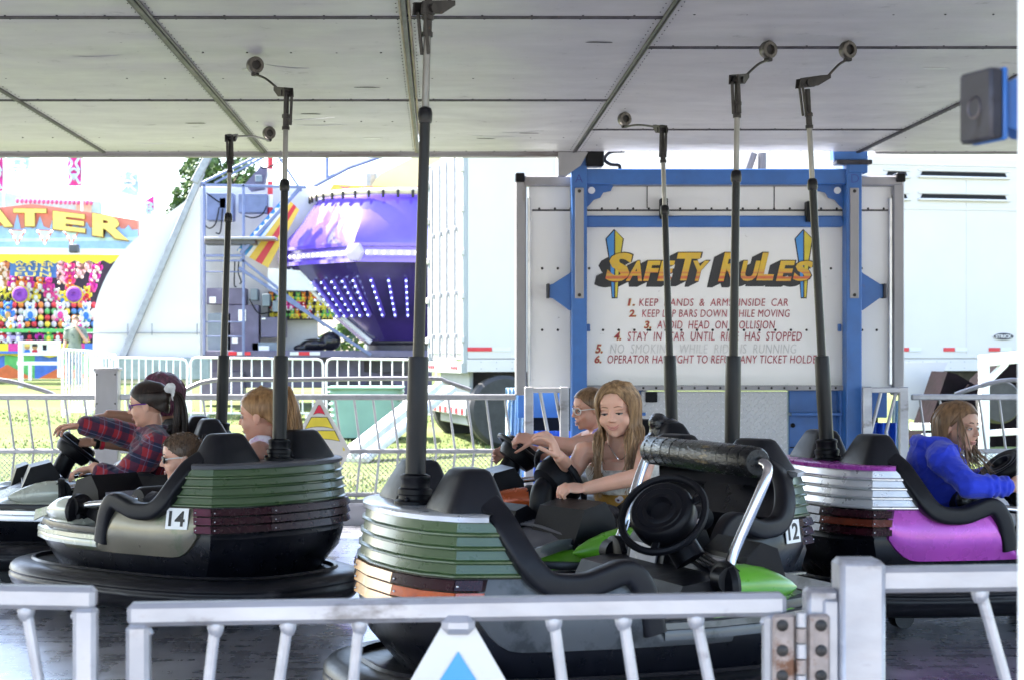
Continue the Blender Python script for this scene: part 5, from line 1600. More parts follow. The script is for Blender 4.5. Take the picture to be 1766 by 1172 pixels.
p.wear(m, 'hair_bow', M['white_tee'], .005, 1)
m = MB()
for q in (-1, 1):
    m.tube([p.hp(.092 - .014 * (math.cos(a) * .5 + .5), q * .032 + .022 * math.cos(a) * q, .0 + .015 * math.sin(a)) for a in [2 * math.pi * k / 20 for k in range(20)]], .003, 6, closed=True)
    m.tube([p.hp(.08, q * .054, .006), p.hp(.03, q * .077, .008), p.hp(-.01, q * .083, .004)], .0036, 6)
p.kids.append((m, 'glasses', [mat('purple glasses frame', (.13, .02, .26), .3)], 0, 0))
p.finish()

# --- person with plum hair
D = 9.5
p = person('person with plum dyed hair in a black textured top behind the plaid girl', P(290, 830, 9.55), M['skin_brown'], 1.0)
hc = P(279, 682, D)
p.head(hc, (-.95, .22, -.1), (0, 0, 1), 1.08)
shL, shR = P(300, 752, 9.36), P(286, 745, 9.72); neck = P(296, 738, 9.55); hip = P(300, 850, 9.6)
p.limb([hc + V(.02, 0, -.06), neck], [.046, .056]); p.torso(hip, neck, shR - shL); p.limb([neck, shL], [.055, .055]); p.limb([neck, shR], [.055, .055])
elL, wrL, elR, wrR = P(232, 765, 9.30), P(166, 761, 9.22), P(240, 722, 9.75), P(188, 715, 9.7)
p.limb([shL, elL, wrL], [.052, .044, .032]); p.limb([shR, elR, wrR], [.052, .044, .032])
p.hand(wrL, (-.8, -.1, -.02), (.1, .5, -.6), (45, 55, 40), -1, 3); p.hand(wrR, (-.8, 0, -.1), (0, 0, -1), (30, 40, 30), 1, 5)
p.limb([hip, hip + V(-.36, .0, .0), hip + V(-.44, 0, -.25)], [.085, .065, .05])
p.face(lid=.2, brow='lash')
m = MB(); p.torso(hip, neck, shR - shL, m, .02); p.limb([neck, shL], [.06, .066], m, .012); p.limb([neck, shR], [.06, .066], m, .012); p.limb([shL, shL.lerp(elL, .45)], [.066, .06], m, .012); p.limb([shR, shR.lerp(elR, .45)], [.066, .06], m, .012)
p.wear(m, 'textured_top', M['black_knit'])
m = MB(); d = (wrL - elL).normalized()
for t_, r_ in ((.80, .036), (.93, .036)):
    c = elL.lerp(wrL, t_); m.lathe(c, d, [(.030, 0), (.039, .002), (.040, .02), (.030, .022), (.030, 0)], 18, mi=0 if t_ < .9 else 1)
m.box(elL.lerp(wrL, .95) + V(0, -.035, .02), (.035, .02, .03), .006, mi=1)
p.kids.append((m, 'wrist_band', [mat('red wrist band', (.45, .02, .04), .5), M['black']], 0, 0))
m = p.cap(M['hair_purple'], hairline=.05, temple=70, ear=-.06, nape=-.09, thick=1.12, mb=MB(), jit=.015)
for k in range(150):
    side = rg.choice((-1, 1)); a = rg.uniform(30, 178); phi = R(a) * side
    low = -.02 if a < 75 else -.10
    L = [p.scalp(phi * .4, .112, 1.09), p.scalp(phi * .75, .09, 1.14), p.scalp(phi, .03, 1.17 + rg.uniform(0, .05)), p.scalp(phi, low * .6, 1.15), p.scalp(phi, low, 1.02)]
    p.strand(m, L, rg.uniform(.005, .008))
p.kids.append((m, 'hair', [M['hair_purple']], 0, 0))
p.finish()

# --- boy in car 14
D = 7.5
p = person('small boy with cropped brown hair and dark glasses low in car 14', P(325, 900, 7.6), M['skin'], .78)
hc = P(314, 788, D)
p.head(hc, (-.96, -.22, -.10), (-.05, 0, 1), .93)
shL, shR = P(342, 850, 7.40), P(318, 846, 7.66); neck = P(334, 838, 7.54); hip = P(350, 920, 7.62)
p.limb([hc + V(.02, 0, -.05), neck], [.044, .054]); p.torso(hip, neck, shR - shL); p.limb([neck, shL], [.055, .055]); p.limb([neck, shR], [.055, .055])
elL, wrL = P(305, 868, 7.46), P(257, 862, 7.52)
p.limb([shL, elL, wrL], [.05, .042, .034]); p.limb([shR, P(290, 880, 7.7), P(250, 870, 7.72)], [.05, .042, .034])
p.hand(wrL, (-.6, 0, -.25), (.1, .7, -.2), (40, 50, 40), 1, 4, k=.85); p.hand(P(250, 870, 7.72), (-.6, 0, -.2), (0, -.7, -.2), (40, 50, 40), -1, 4, k=.85)
p.limb([hip, hip + V(-.28, .0, .02), hip + V(-.34, 0, -.2)], [.085, .065, .05])
p.face(lid=.2, brow='lash', mouth=.3)
m = MB(); p.torso(hip, neck, shR - shL, m, .016); p.limb([neck, shL], [.06, .066], m, .010); p.limb([neck, shR], [.06, .066], m, .010)
m.tube([neck + V(.05 * math.cos(a), .05 * math.sin(a), .014) for a in [2 * math.pi * q / 16 for q in range(16)]], .010, 8, closed=True)
p.wear(m, 'white_shirt', M['white_tee'])
m = MB(); p.limb([shL.lerp(elL, .5), elL, elL.lerp(wrL, .95)], [.056, .050, .042], m, .008)
p.wear(m, 'dark_sleeve', M['black_cloth'])
m = p.cap(M['hair_short'], hairline=.066, temple=58, ear=.0, nape=-.06, thick=1.045, mb=MB(), jit=.03)
for k in range(700):
    phi = R(rg.uniform(0, 360)); c = rg.uniform(-.05, .112)
    a = abs((math.degrees(phi) + 180) % 360 - 180)
    if c < interp(a, [(0, .066), (35, .06), (60, .03), (90, .005), (130, -.045), (180, -.055)]): continue
    q = p.scalp(phi, c, 1.03); q2 = p.scalp(phi + rg.uniform(-.08, .08), c + rg.uniform(-.014, -.002) + .004, 1.09 + rg.uniform(-.02, .02))
    m.tube([q, q2], [.0035, .0012], 4)
p.kids.append((m, 'hair', [M['hair_short']], 0, 0))
m = MB()
for q in (-1, 1):
    m.ell(p.hp(.086, q * .031, -.001), (.006, .021, .016), p.HM, mi=0)
    m.tube([p.hp(.08, q * .05, .003), p.hp(.03, q * .073, .005), p.hp(-.01, q * .079, .002)], .0028, 6, mi=1)
p.kids.append((m, 'glasses', [M['black'], mat('white glasses arm', (.6, .6, .6), .4)], 0, 0))
p.finish()

# --- girl with pony tail in car 14
D = 7.85
p = person('girl with a strawberry blond pony tail and pink tank top in car 14', P(455, 870, 7.9), M['skin_pink'], .98)
hc = P(452, 716, D)
p.head(hc, (-.95, .28, -.08), (.02, 0, 1), 1.10)
shL, shR = P(442, 785, 7.68), P(464, 780, 8.05); neck = P(460, 772, 7.88); hip = P(470, 885, 7.92)
p.limb([hc + V(.02, 0, -.06), neck], [.05, .058]); p.torso(hip, neck, shR - shL); p.limb([neck, shL], [.056, .060]); p.limb([neck, shR], [.056, .058])
p.limb([shL, P(420, 840, 7.66), P(360, 850, 7.85)], [.060, .045, .032]); p.limb([shR, P(430, 830, 8.15), P(365, 835, 8.2)], [.056, .044, .032])
p.hand(P(360, 850, 7.85), (-.7, .1, .1), (0, .5, -.5), (40, 50, 40), 1, 4); p.hand(P(365, 835, 8.2), (-.7, 0, .1), (0, -.5, -.5), (40, 50, 40), -1, 4)
p.limb([hip, hip + V(-.3, .15, .0), hip + V(-.36, .2, -.25)], [.085, .065, .05])
p.face(lid=.3)
m = MB(); p.torso(hip, neck, shR - shL, m, .012, t1=.80)
for sh in (shL, shR):
    m.tube(catmull([neck.lerp(sh, .55) + V(-.11, .0, -.10), neck.lerp(sh, .6) + V(-.03, 0, .04), neck.lerp(sh, .6) + V(.04, 0, .04), neck.lerp(sh, .55) + V(.11, 0, -.09)], 5), .026, 8, flat=.8)
p.wear(m, 'tank_top', M['pink_tank'])
m = p.cap(M['hair_ginger'], hairline=.062, temple=60, nape=-.055, thick=1.07, mb=MB(), jit=.012)
tie = p.hp(-.098, 0, .078)
for k in range(130):
    dg_ = rg.uniform(10, 350); phi = R(dg_); L = [p.scalp(phi, max(p.low(dg_), p.low(dg_) + rg.uniform(-.01, .05)), 1.04), p.scalp((phi * 2 + math.pi) / 3, .08, 1.08), tie]
    p.strand(m, L, .0042)
for k in range(240):
    o = V(rg.uniform(-.02, .024), rg.uniform(-.025, .025), rg.uniform(-.015, .015)); ln = rg.uniform(.20, .33)
    L = [tie + o * .4, tie + V(.012, -.02, .025) + o * .8, tie + V(.035, -.035, -.06) + o * 1.3, tie + V(.038 + rg.uniform(-.02, .02), -.035, -.16) + o * 1.5, tie + V(.03 + rg.uniform(-.025, .03), -.035, -ln) + o * 1.5]
    p.strand(m, L, rg.uniform(.003, .006))
p.kids.append((m, 'hair', [M['hair_ginger']], 0, 0))
m = MB(); m.tube([tie + p.HM @ V(.0, .02 * math.cos(a), .02 * math.sin(a)) for a in [2 * math.pi * q / 14 for q in range(14)]], .007, 7, closed=True)
p.kids.append((m, 'hair_tie', [M['black']], 0, 0))
p.finish()

# covered seat of the orange car
m = MB()
for px, py, a, b, c in ((1150, 745, .09, .08, .075), (1140, 770, .11, .09, .08), (1165, 765, .06, .07, .07), (1135, 728, .05, .06, .05)): m.ell(P(px, py, 8.62), (a, b, c))
tag(remesh(m.build('bag', [mat('shiny black refuse sack', (.012, .012, .015), .14, var=.3, bump=1.0, bscale=22)], None), .008, 1), 'shiny black refuse sack over the head rest of the orange car', 'bag')
# ------------------------------------------------------------------ background: trailers, rides, stall, barricades, trees
M['trailer_white'] = mat('clean white trailer side', (.56, .53, .53), .38, var=.03, scale=1.2)
M['trailer_door'] = mat('grey white trailer door', (.30, .32, .335), .45, var=.06, scale=2)
M['strip_red'] = mat('red reflective tape', (.55, .015, .03), .35, var=.08)
M['strip_white'] = mat('silver reflective tape', (.6, .6, .6), .35, var=.05)
M['chassis'] = mat('dark chassis paint', (.035, .033, .045), .5, var=.3, scale=4, dirt=(.10, .09, .10), dirt_lo=.6)
M['tyre'] = mat('tyre rubber', (.03, .03, .033), .7, var=.25, scale=9)
M['wheel_white'] = mat('white wheel rim', (.6, .6, .62), .4, var=.08)
ux, uz = V(1, 0, 0), V(0, 0, 1)

def wheel(m, c, axis, r=.48, w=.26, rim=1):
    m.lathe(V(*c) - Vector(axis) * w / 2, axis, [(r * .60, 0), (r * .9, 0), (r, .04), (r, w - .04), (r * .9, w), (r * .60, w)], 32, mi=0)
    m.lathe(V(*c) - Vector(axis) * w * .42, axis, [(0, .08), (r * .2, .06), (r * .24, .0), (r * .3, .0), (r * .36, .07), (r * .52, .05), (r * .6, -.005), (r * .62, .0), (r * .62, .1), (0, .1)], 32, mi=rim)
    d, a, b = frame_from(Vector(axis))
    for k in range(10):
        t_ = 2 * math.pi * k / 10
        p = V(*c) - d * (w * .42 - .055) + (a * math.cos(t_) + b * math.sin(t_)) * r * .42
        m.ell(p - d * .01, (.035, .035, .035), seg=8, rings=5, mi=2)

# --- long white semi trailer behind the ride
yaw = R(11.5)
tl = thing('semi_trailer', 'long clean white semi trailer with red reflective strips behind the ride', 'trailer', (.40, 24, 0), yaw)
MW = world_of(tl)
L_ = 13.6
gz = -.14
m = MB(); m.box((L_ / 2, 1.25, 2.55), (L_, 2.5, 2.95), .02); m.build('box_body', M['trailer_white'], tl, local=True)
def on_side(px, py):
    """point of the trailer side seen at a photo pixel, in trailer coordinates"""
    inv = MW.inverted()
    o = inv @ V(0, 0, EYE); d = inv.to_3x3() @ V((px - CX) / F, 1, -(py - CY) / F)
    t_ = -o.y / d.y
    return o + d * t_
m = MB()
m.box((L_ / 2, -.006, .99), (L_, .02, .17), .004); m.box((L_ / 2, -.008, 3.95), (L_, .02, .12), .004)
a = on_side(1480, 358)
m.box((a.x + 2.5, -.006, a.z), (5, .016, .03), .003)
for k in range(60): m.ell((.2 + k * .22, -.017, 1.04), (.008, .005, .008), seg=6, rings=4, mi=1); m.ell((.2 + k * .22, -.017, .95), (.008, .005, .008), seg=6, rings=4, mi=1)
for k in range(1, 11): m.box((k * 1.25, -.002, 2.5), (.012, .01, 2.7), .002)
m.build('side_rail', [M['trailer_white'], M['galv']], tl, local=True)
for px0, px1, c in ((806, 848, 0), (849, 880, 1), (1556, 1567, 0), (1568, 1588, 1), (1627, 1646, 0), (1647, 1667, 1), (1705, 1724, 0), (1725, 1744, 1), (1785, 1803, 0), (1804, 1822, 1)):
    a, b = on_side(px0, 600), on_side(px1, 600); m = MB()
    m.box(((a.x + b.x) / 2, -.006, 1.215), (b.x - a.x, .012, .055), .001, mi=c)
    m.build('reflective_strip', [M['strip_red'], M['strip_white']], tl, local=True)
m = MB()
for py in (300, 339):
    for px0, px1 in ((1528, 1565), (1587, 1736), (1760, 1840)):
        a, b = on_side(px0, py), on_side(px1, py)
        m.prism([(0, -.035), (b.x - a.x, -.035), (b.x - a.x - .03, .035), (.03, .035)], (a.x, -.012, a.z), ux, uz, .02, mi=0)
        m.box(((a.x + b.x) / 2, -.03, a.z - .045), (b.x - a.x + .08, .07, .03), .006, mi=1)
        m.box(((a.x + b.x) / 2, -.012, a.z + .055), (b.x - a.x + .08, .03, .025), .004, mi=1)
m.build('vent_slot', [M['black'], M['trailer_white']], tl, local=True)
a = on_side(1730, 580)
m = MB()
m.prism([(.17 * math.cos(q), .058 * math.sin(q)) for q in [2 * math.pi * k / 32 for k in range(32)]], (a.x, -.012, a.z), ux, uz, .01, mi=1)
m.prism([(.160 * math.cos(q), .05 * math.sin(q)) for q in [2 * math.pi * k / 32 for k in range(32)]], (a.x, -.016, a.z), ux, uz, .004, mi=0)
m.text('STRICK', (a.x, -.0165, a.z - .026), ux, uz, .26, .052, .003, bold=.03, align='C', mi=1)
m.build('badge', [mat('navy black badge', (.012, .012, .03), .35), M['trailer_white']], tl, local=True)
# rear door end
m = MB()
for y0, y1 in ((.06, 1.22), (1.28, 2.44)): m.box((-.015, (y0 + y1) / 2, 2.55), (.05, y1 - y0, 2.8), .01)
for y in (.03, 2.47): m.box((-.02, y, 2.5), (.07, .07, 3.0), .008)
m.box((-.03, 1.25, .96), (.1, 2.5, .16), .01)
db = m.build('rear_door', M['trailer_door'], tl, local=True)
m = MB()
for y in (.45, 1.0, 1.5, 2.05):
    m.cyl((-.075, y, 1.1), (-.075, y, 3.9), .018, seg=8)
    for z in (1.4, 2.0, 2.9): m.box((-.06, y, z), (.05, .07, .06), .006)
m.build('lock_rod', M['galv'], db, local=True)
m = MB()
for z in (1.35, 1.95, 2.55, 3.15, 3.7):
    for y in (.04, 2.46): m.box((-.065, y, z), (.05, .14, .09), .01)
m.build('door_hinge', M['trailer_white'], db, local=True)
m = MB()
for y in (.3, .45, .6, 1.9, 2.05, 2.2): m.ell((-.085, y, .96), (.012, .045, .03), seg=10, rings=6)
m.build('tail_light', M['strip_red'], tl, local=True)
m = MB()
m.box((L_ / 2, .95, .78), (L_ - .4, .1, .22), .01); m.box((L_ / 2, 1.55, .78), (L_ - .4, .1, .22), .01)
for x in (.52, 1.75): m.box((x, 1.25, .38), (.14, 2.1, .14), .02)
m.box((1.6, 1.25, .58), (2.4, 1.3, .12), .01)
m.box((.12, 1.25, .55), (.06, 2.0, .8), .01, mi=1); m.box((.05, 1.25, .35), (.1, 2.3, .12), .01, mi=1)
for k in range(6): m.box((-.003, .3 + k * .38, .35), (.01, .16, .08), .002, mi=2)
m.build('chassis', [M['chassis'], M['trailer_door'], M['strip_red']], tl, local=True)
for x in (.52, 1.75):
    for y in (.05, 2.45):
        m = MB(); wheel(m, (x, y, .36), (0, 1, 0), .5, .3)
        m.build('wheel', [M['tyre'], M['wheel_white'], M['galv']], tl, local=True)
m = MB()
for y in (.3, 2.2): m.box((10.6, y, .35), (.12, .12, 1.0), .01); m.box((10.6, y, -.12), (.3, .25, .04), .01)
m.build('landing_leg', M['chassis'], tl, local=True)
wb = P(1584, 672, 22.5)
m = MB(); m.prism([(-.2, -.35), (.02, -.4), (.38, .36), (-.2, .36)], wb, ux, uz, .1)
tag(m.build('panel', M['trailer_white']), 'white trapezoid panel leaning under the white trailer beside the gate', 'panel')
# dark covered machine, spare wheel and white frame on the right
m = MB(); k = 21.5 / F
def dark(pts, d, th): m.prism([((a - 1600) * k, -(b - 770) * k) for a, b in pts], P(1600, 770, 21.5) + V(0, d, 0), ux, uz, th)
dark([(1585, 770), (1606, 722), (1634, 640), (1652, 645), (1690, 668), (1706, 662), (1716, 690), (1716, 770)], 0, .7)
dark([(1690, 700), (1702, 655), (1730, 628), (1772, 625), (1790, 690), (1790, 770), (1690, 770)], .1, .6)
dark([(1640, 690), (1668, 662), (1700, 676), (1690, 720)], -.08, .2)
cm_ = m.build('covered_machine', [mat('dark plum tarpaulin', (.004, .0015, .003), .7, var=.6, bump=.8, bscale=6, spec=.1)])
tag(cm_, 'machine under an angular dark plum cover below the white trailer', 'machine')
m = MB(); wheel(m, P(1722, 692, 20.6), (-.1, 1, 0), .26, .18); 
tag(m.build('spare_wheel', [M['tyre'], M['wheel_white'], M['galv']]), 'white rimmed wheel in front of the dark covered machine', 'wheel')
fr = thing('hitch_frame', 'white steel hitch frame standing behind the right back railing', 'frame', P(1722, 760, 19.5))
m = MB()
for a, b, w in (((1697, 618), (1697, 800), .1), ((1690, 622), (1790, 612), .13), ((1700, 660), (1735, 625), .07), ((1570, 735), (1690, 735), .08), ((1590, 752), (1780, 742), .07), ((1600, 775), (1770, 790), .06), ((1640, 738), (1690, 790), .05), ((1790, 612), (1790, 800), .1)):
    m.beam(P(*a, 19.5), P(*b, 19.5), w, w, .008, up=V(0, 1, 0))
m.build('frame', M['white'], fr)

# --- crowd barricades
def barricade(label, px0, px1, D, top=616, bot=718, nb=11, D1=None):
    D1 = D1 or D
    a, b = P(px0, bot, D), P(px1, bot, D1)
    k = D / 30
    r = thing('crowd_barrier', label, 'barrier', (a + b) / 2, 0, 'white steel crowd barriers')
    za, zb = P(0, top, D).z, P(0, top + 3, D1).z
    d = (b - a).normalized()
    rd = .09 * k
    m = MB()
    pts = [a, V(a.x, a.y, za - rd), a + d * rd * .3 + V(0, 0, za - a.z - rd * .3), a + d * rd + V(0, 0, za - a.z), b - d * rd + V(0, 0, zb - b.z), b - d * rd * .3 + V(0, 0, zb - b.z - rd * .3), V(b.x, b.y, zb - rd), b]
    m.tube(pts, .02, 8)
    m.tube([a + V(0, 0, .06), b + V(0, 0, .06)], .016, 8)
    m.build('frame', M['white'], r)
    for q in range(nb):
        t_ = (q + 1) / (nb + 1)
        m = MB(); p = a.lerp(b, t_); m.tube([p + V(0, 0, .06), V(p.x, p.y, lerp(za, zb, t_))], .012, 6)
        m.build('bar', M['white'], r)
    for t_ in (.12, .88):
        m = MB(); p = a.lerp(b, t_)
        m.tube([p + V(0, -.25, -.02), p + V(0, -.2, .03), p + V(0, .2, .03), p + V(0, .25, -.02)], .016, 6); m.build('foot', M['white'], r)
barricade('white crowd barrier in front of the pale curved wing panel', 192, 323, 30, nb=10)
barricade('white crowd barrier in front of the ladder and the trailer wheels', 329, 557, 30, nb=12)
barricade('white crowd barrier in front of the purple ride base', 563, 790, 30.3, 618, 720, nb=11)
barricade('white crowd barrier end on beside the man at the stall', 108, 160, 27, 602, 716, nb=9, D1=31)
barricade('white crowd barrier running back beside the grey post box', 150, 200, 31, 608, 710, nb=8, D1=29)

# --- green bin and white ramp
bn = thing('waste_bin', 'mint green ribbed waste bin standing on the grass behind the railing', 'bin', P(632, 752, 25.5))
m = MB(); D = 25.5
c = P(632, 752, D); rows = []
for k in range(17):
    z = c.z + .70 * k / 16; s_ = .47 + .05 * k / 16 + (.045 if k % 2 else 0)
    rows.append([V(c.x + s_ * math.copysign(abs(math.cos(a)) ** .35, math.cos(a)), c.y + .38 * math.copysign(abs(math.sin(a)) ** .35, math.sin(a)), z) for a in [2 * math.pi * (q + .5) / 32 for q in range(32)]])
m.loft(rows); M['mint'] = mat('mint green plastic', (.20, .34, .28), .5, var=.08, scale=3)
m.build('bin_body', M['mint'], bn)
m = MB(); m.box(c + V(0, 0, .72), (1.12, .86, .04), .015); m.build('rim', M['mint'], bn)
m = MB(); a, b = P(605, 792, 21.0), P(760, 668, 22.8)
m.beam(a, b, .5, .07, .01); m.beam(a + V(.02, -.24, .05), b + V(.02, -.24, .05), .03, .09, .006); m.beam(a + V(0, .24, .05), b + V(0, .24, .05), .03, .09, .006)
for k in range(9): m.box(a.lerp(b, .1 + .1 * k) + V(0, 0, .045), (.03, .44, .015), .003, rot=frame_from(b - a) and Matrix.Identity(3))
tag(m.build('ramp', mat('pale aluminium ramp', (.58, .6, .64), .4, .2)), 'pale aluminium loading ramp sloping down to the grass before the green bin', 'ramp')

# --- ladder trailer with switch gear
SD = 32.5
sp_ = lambda px, py, d=0: P(px, py, SD + d)
M['steel_blue'] = mat('blue grey steel', (.14, .17, .30), .45, .2, var=.15, scale=6)
M['mauve'] = mat('dull violet panel', (.11, .10, .17), .5, var=.2, scale=4, dirt=(.2, .19, .24), dirt_lo=.6)
M['box_grey'] = mat('grey green switch box', (.17, .21, .25), .5, var=.12)
M['panel_white'] = mat('off white trailer wall', (.62, .62, .6), .5, var=.05)
M['cable'] = M['black']
st = thing('service_trailer', 'service trailer with blue ladder frame, switch boxes and dark chassis', 'trailer', P(440, 700, SD))
def pbox(m, px0, py0, px1, py1, d, depth, mi=0, bv=.01):
    a, b = sp_(px0, py0, d), sp_(px1, py1, d)
    m.box(((a.x + b.x) / 2, SD + d + depth / 2, (a.z + b.z) / 2), (abs(b.x - a.x), depth, abs(a.z - b.z)), bv, mi=mi)
m = MB(); pbox(m, 347, 322, 548, 605, .85, .1); pbox(m, 338, 330, 349, 608, .2, .5, 1); m.build('back_wall', [M['panel_white'], M['mauve']], st)
m = MB(); pbox(m, 345, 604, 748, 616, -.2, 2.2); m.build('deck', M['mauve'], st)
for k, (a, b) in enumerate(((394, 408), (409, 418), (418, 432), (500, 515), (515, 534), (534, 552))):
    m = MB(); pbox(m, a, 606, b, 612, -.22, .015, k % 2, .001); m.build('reflective_strip', [M['strip_red'], M['strip_white']], st)
m = MB(); pbox(m, 345, 616, 745, 668, .4, .2); pbox(m, 345, 640, 420, 690, .2, .5); pbox(m, 640, 620, 745, 690, .3, .5); m.build('chassis', M['mauve'], st)
for px in (592, 655):
    m = MB(); wheel(m, sp_(px, 690, -.1), (0, 1, 0), .42, .25); m.build('wheel', [M['tyre'], M['wheel_white'], M['galv']], st)
lf = MB()
for a, b, w in (((352, 318), (352, 612), .05), ((420, 318), (420, 612), .05), ((346, 319), (528, 323), .05), ((352, 441), (420, 441), .05), ((352, 450), (420, 450), .035), ((352, 469), (420, 469), .025), ((352, 555), (420, 555), .025), ((352, 580), (420, 580), .025),
                ((520, 322), (415, 437), .07), ((415, 446), (560, 562), .05), ((412, 462), (640, 612), .06), ((345, 318), (460, 262), .05), ((370, 316), (480, 258), .04), ((475, 262), (520, 330), .04)):
    lf.beam(sp_(*a, -.2), sp_(*b, -.2), w, w, .006, up=V(0, 1, 0))
lf.build('ladder_frame', M['steel_blue'], st)
m = MB(); pbox(m, 352, 408, 475, 413, -.4, .7, 0); pbox(m, 352, 413, 440, 421, -.3, .5, 1); m.build('platform', [M['galv'], M['shade_grey']], st)
for nm, col, rects in (('switch_box', M['steel_blue'], [(356, 333, 402, 380), (411, 334, 460, 367)]), ('switch_box', M['box_grey'], [(432, 498, 444, 518), (452, 507, 465, 528), (470, 519, 484, 538)]),
                      ('cabinet', M['mauve'], [(356, 497, 424, 525), (450, 547, 492, 582), (392, 526, 446, 608)]), ('cabinet', M['box_grey'], [(358, 540, 398, 607), (434, 590, 478, 606)]), ('control_box', mat('bright blue control box', (.05, .22, .6), .45), [(378, 341, 390, 360)])):
    for a, b, c_, d in rects:
        m = MB(); pbox(m, a, b, c_, d, .1, .4); bx_ = m.build(nm, col, st)
for a, b, c_, d in ((361, 512, 372, 523), (411, 534, 424, 554), (446, 596, 464, 604), (400, 582, 410, 592), (451, 548, 458, 551)):
    m = MB(); pbox(m, a, b, c_, d, .08, .02, 0, .002); m.build('notice', M['white'], st)
for pts in ([(356, 333), (372, 345), (380, 350)], [(378, 358), (372, 385), (362, 394), (352, 388)], [(384, 360), (380, 400), (372, 402)], [(420, 372), (436, 376), (452, 370), (460, 356)], [(430, 516), (446, 540), (470, 538)], [(405, 450), (404, 490), (408, 495)], [(412, 450), (411, 470), (416, 486), (413, 490)], [(345, 400), (352, 470), (350, 600)], [(440, 262), (452, 290), (480, 280), (500, 262)], [(372, 262), (385, 292), (400, 296)]):
    m = MB(); m.tube(catmull([sp_(a, b, .02) for a, b in pts], 5), .014, 6); m.build('cable', M['cable'], st)
m = MB(); m.prism([(0, 0), (.3, .34), (.42, .3), (.36, -.08), (.1, -.12)], sp_(422, 318, .3), ux, uz, .3); m.build('tilted_cabinet', M['mauve'], st)
m = MB(); pbox(m, 440, 302, 452, 314, .25, .1); m.build('lamp_box', M['box_grey'], st)
m = MB()
for k in range(5): m.cyl(sp_(466 - k * .0, 270 + k * 22, .3), sp_(466, 292 + k * 22, .3), .05, seg=10, mi=k % 2)
m.build('striped_pole', [M['strip_red'], M['white']], st)
m = MB()
for px, py, a, b, c_ in ((545, 594, .3, .25, .12), (570, 588, .2, .2, .18), (522, 600, .18, .2, .08)): m.ell(sp_(px, py, .3), (a, b, c_))
tag(remesh(m.build('bag', [mat('black polythene', (.012, .012, .016), .2, bump=1, bscale=10)]), .02, 1), 'heap of black polythene on the service trailer deck', 'bag')

# --- pale curved wing panel
wg = thing('wing_panel', 'pale curved white ride wing panel with a diagonal strut, left of the ladder frame', 'panel', P(255, 660, 31))
def Pw(px, py, d=0): return P(px, py, 31 + d)
arc = [(345, 322), (322, 345), (290, 368), (250, 398), (215, 430), (188, 468), (170, 508), (162, 545), (160, 600), (163, 660), (345, 660)]
c0 = Pw(255, 660)
m = MB(); m.prism([((p - 255) / F * 31, -(q - 660) / F * 31) for p, q in catmull([Vector((a, b, 0)) for a, b in arc[:9]], 4) and [(v.x, v.y) for v in catmull([Vector((a, b, 0)) for a, b in arc[:9]], 4)] + arc[9:]], c0, ux, uz, .35)
m.build('panel_skin', mat('pale blue white panel', (.62, .585, .57), .4, var=.03, scale=1), wg)
m = MB()
m.beam(Pw(348, 298, -.08), Pw(205, 630, -.08), .12, .08, .01, up=V(0, 1, 0)); m.beam(Pw(150, 574, -.05), Pw(345, 574, -.05), .02, .03, .004, up=V(0, 1, 0))
m.beam(Pw(335, 315, -.1), Pw(362, 265, -.1), .14, .1, .01, up=V(0, 1, 0))
for px in (220, 262, 340): m.tube([Pw(px, 558, -.1), Pw(px, 578, -.1)], .012, 6)
m.build('strut', M['galv'], wg)
m = MB(); m.box(Pw(270, 635, -.15), (1.9, .2, .4), .02); m.build('base_beam', mat('grey green base beam', (.22, .27, .27), .5), wg)

# --- purple tub ride
pr = thing('tub_ride', 'glossy purple six sided tub ride with rows of lit bulbs', 'fairground ride', P(690, 640, 33.5))
RD = 33.5; ax_ = P(690, 610, RD); k_ = RD / F
t = NT('glossy purple fibreglass')
t.set(Base_Color=t.ramp(t.noise(t.map((1, 1, 1)), .8, 4), [(.3, (.10, .055, .50)), (.7, (.16, .10, .66))]), Roughness=.14, Coat_Weight=.8)
M['purple_gloss'] = t.mat
M['purple_shaded'] = mat('shaded violet underside', (.034, .018, .14), .2, var=.2, scale=2, coat=.6)  # shade under the tub put into the colour
M['bulb'] = mat('lit bulb', (.8, .8, .9), .3, emit=('eef2ff', .8))
M['bulb_blue'] = mat('lit blue white bulb', (.7, .75, .9), .3, emit=('a9c4ff', .6))
M['lilac'] = mat('pale lilac trim', (.50, .42, .66), .3, var=.06)
HA = [R(-90 - 20 + 60 * k) for k in range(6)]
def hexp(a, r, z): return V(ax_.x + r * math.cos(a), ax_.y + r * math.sin(a), z)
Rr = 204 * k_; zr0, zr1 = EYE + 150 * k_, EYE + 178 * k_
ztop, rtop = EYE + 262 * k_, 150 * k_
zlow, rlow = EYE + 22 * k_, 70 * k_
def round_hex(r, z, n=8, mixv=0.0):
    out = []
    for q in range(6):
        a, b = hexp(HA[q], r, z), hexp(HA[(q + 1) % 6], r, z)
        for j in range(n):
            p = a.lerp(b, j / n)
            w = V(p.x - ax_.x, p.y - ax_.y, 0); rad = r * .95
            cpt = V(ax_.x, ax_.y, z) + w.normalized() * rad
            out.append(p.lerp(cpt, mixv))
    return out
m = MB(); m.loft([round_hex(Rr, zr1, mixv=.0), round_hex(Rr * .985, zr1 + .12, mixv=.15), round_hex(lerp(Rr, rtop, .5), lerp(zr1, ztop, .5), mixv=.6), round_hex(rtop, ztop, mixv=1)], False, True)
for q in range(6):
    for j in (.25, .75):
        a, b = hexp(HA[q], lerp(Rr, rtop, .22), lerp(zr1, ztop, .22)), hexp(HA[(q + 1) % 6], lerp(Rr, rtop, .22), lerp(zr1, ztop, .22))
        p = a.lerp(b, j); m.beam(p, p + (b - a).normalized() * .2, .03, .03, .008)
m.build('upper_shell', M['purple_gloss'], pr, angle=25)
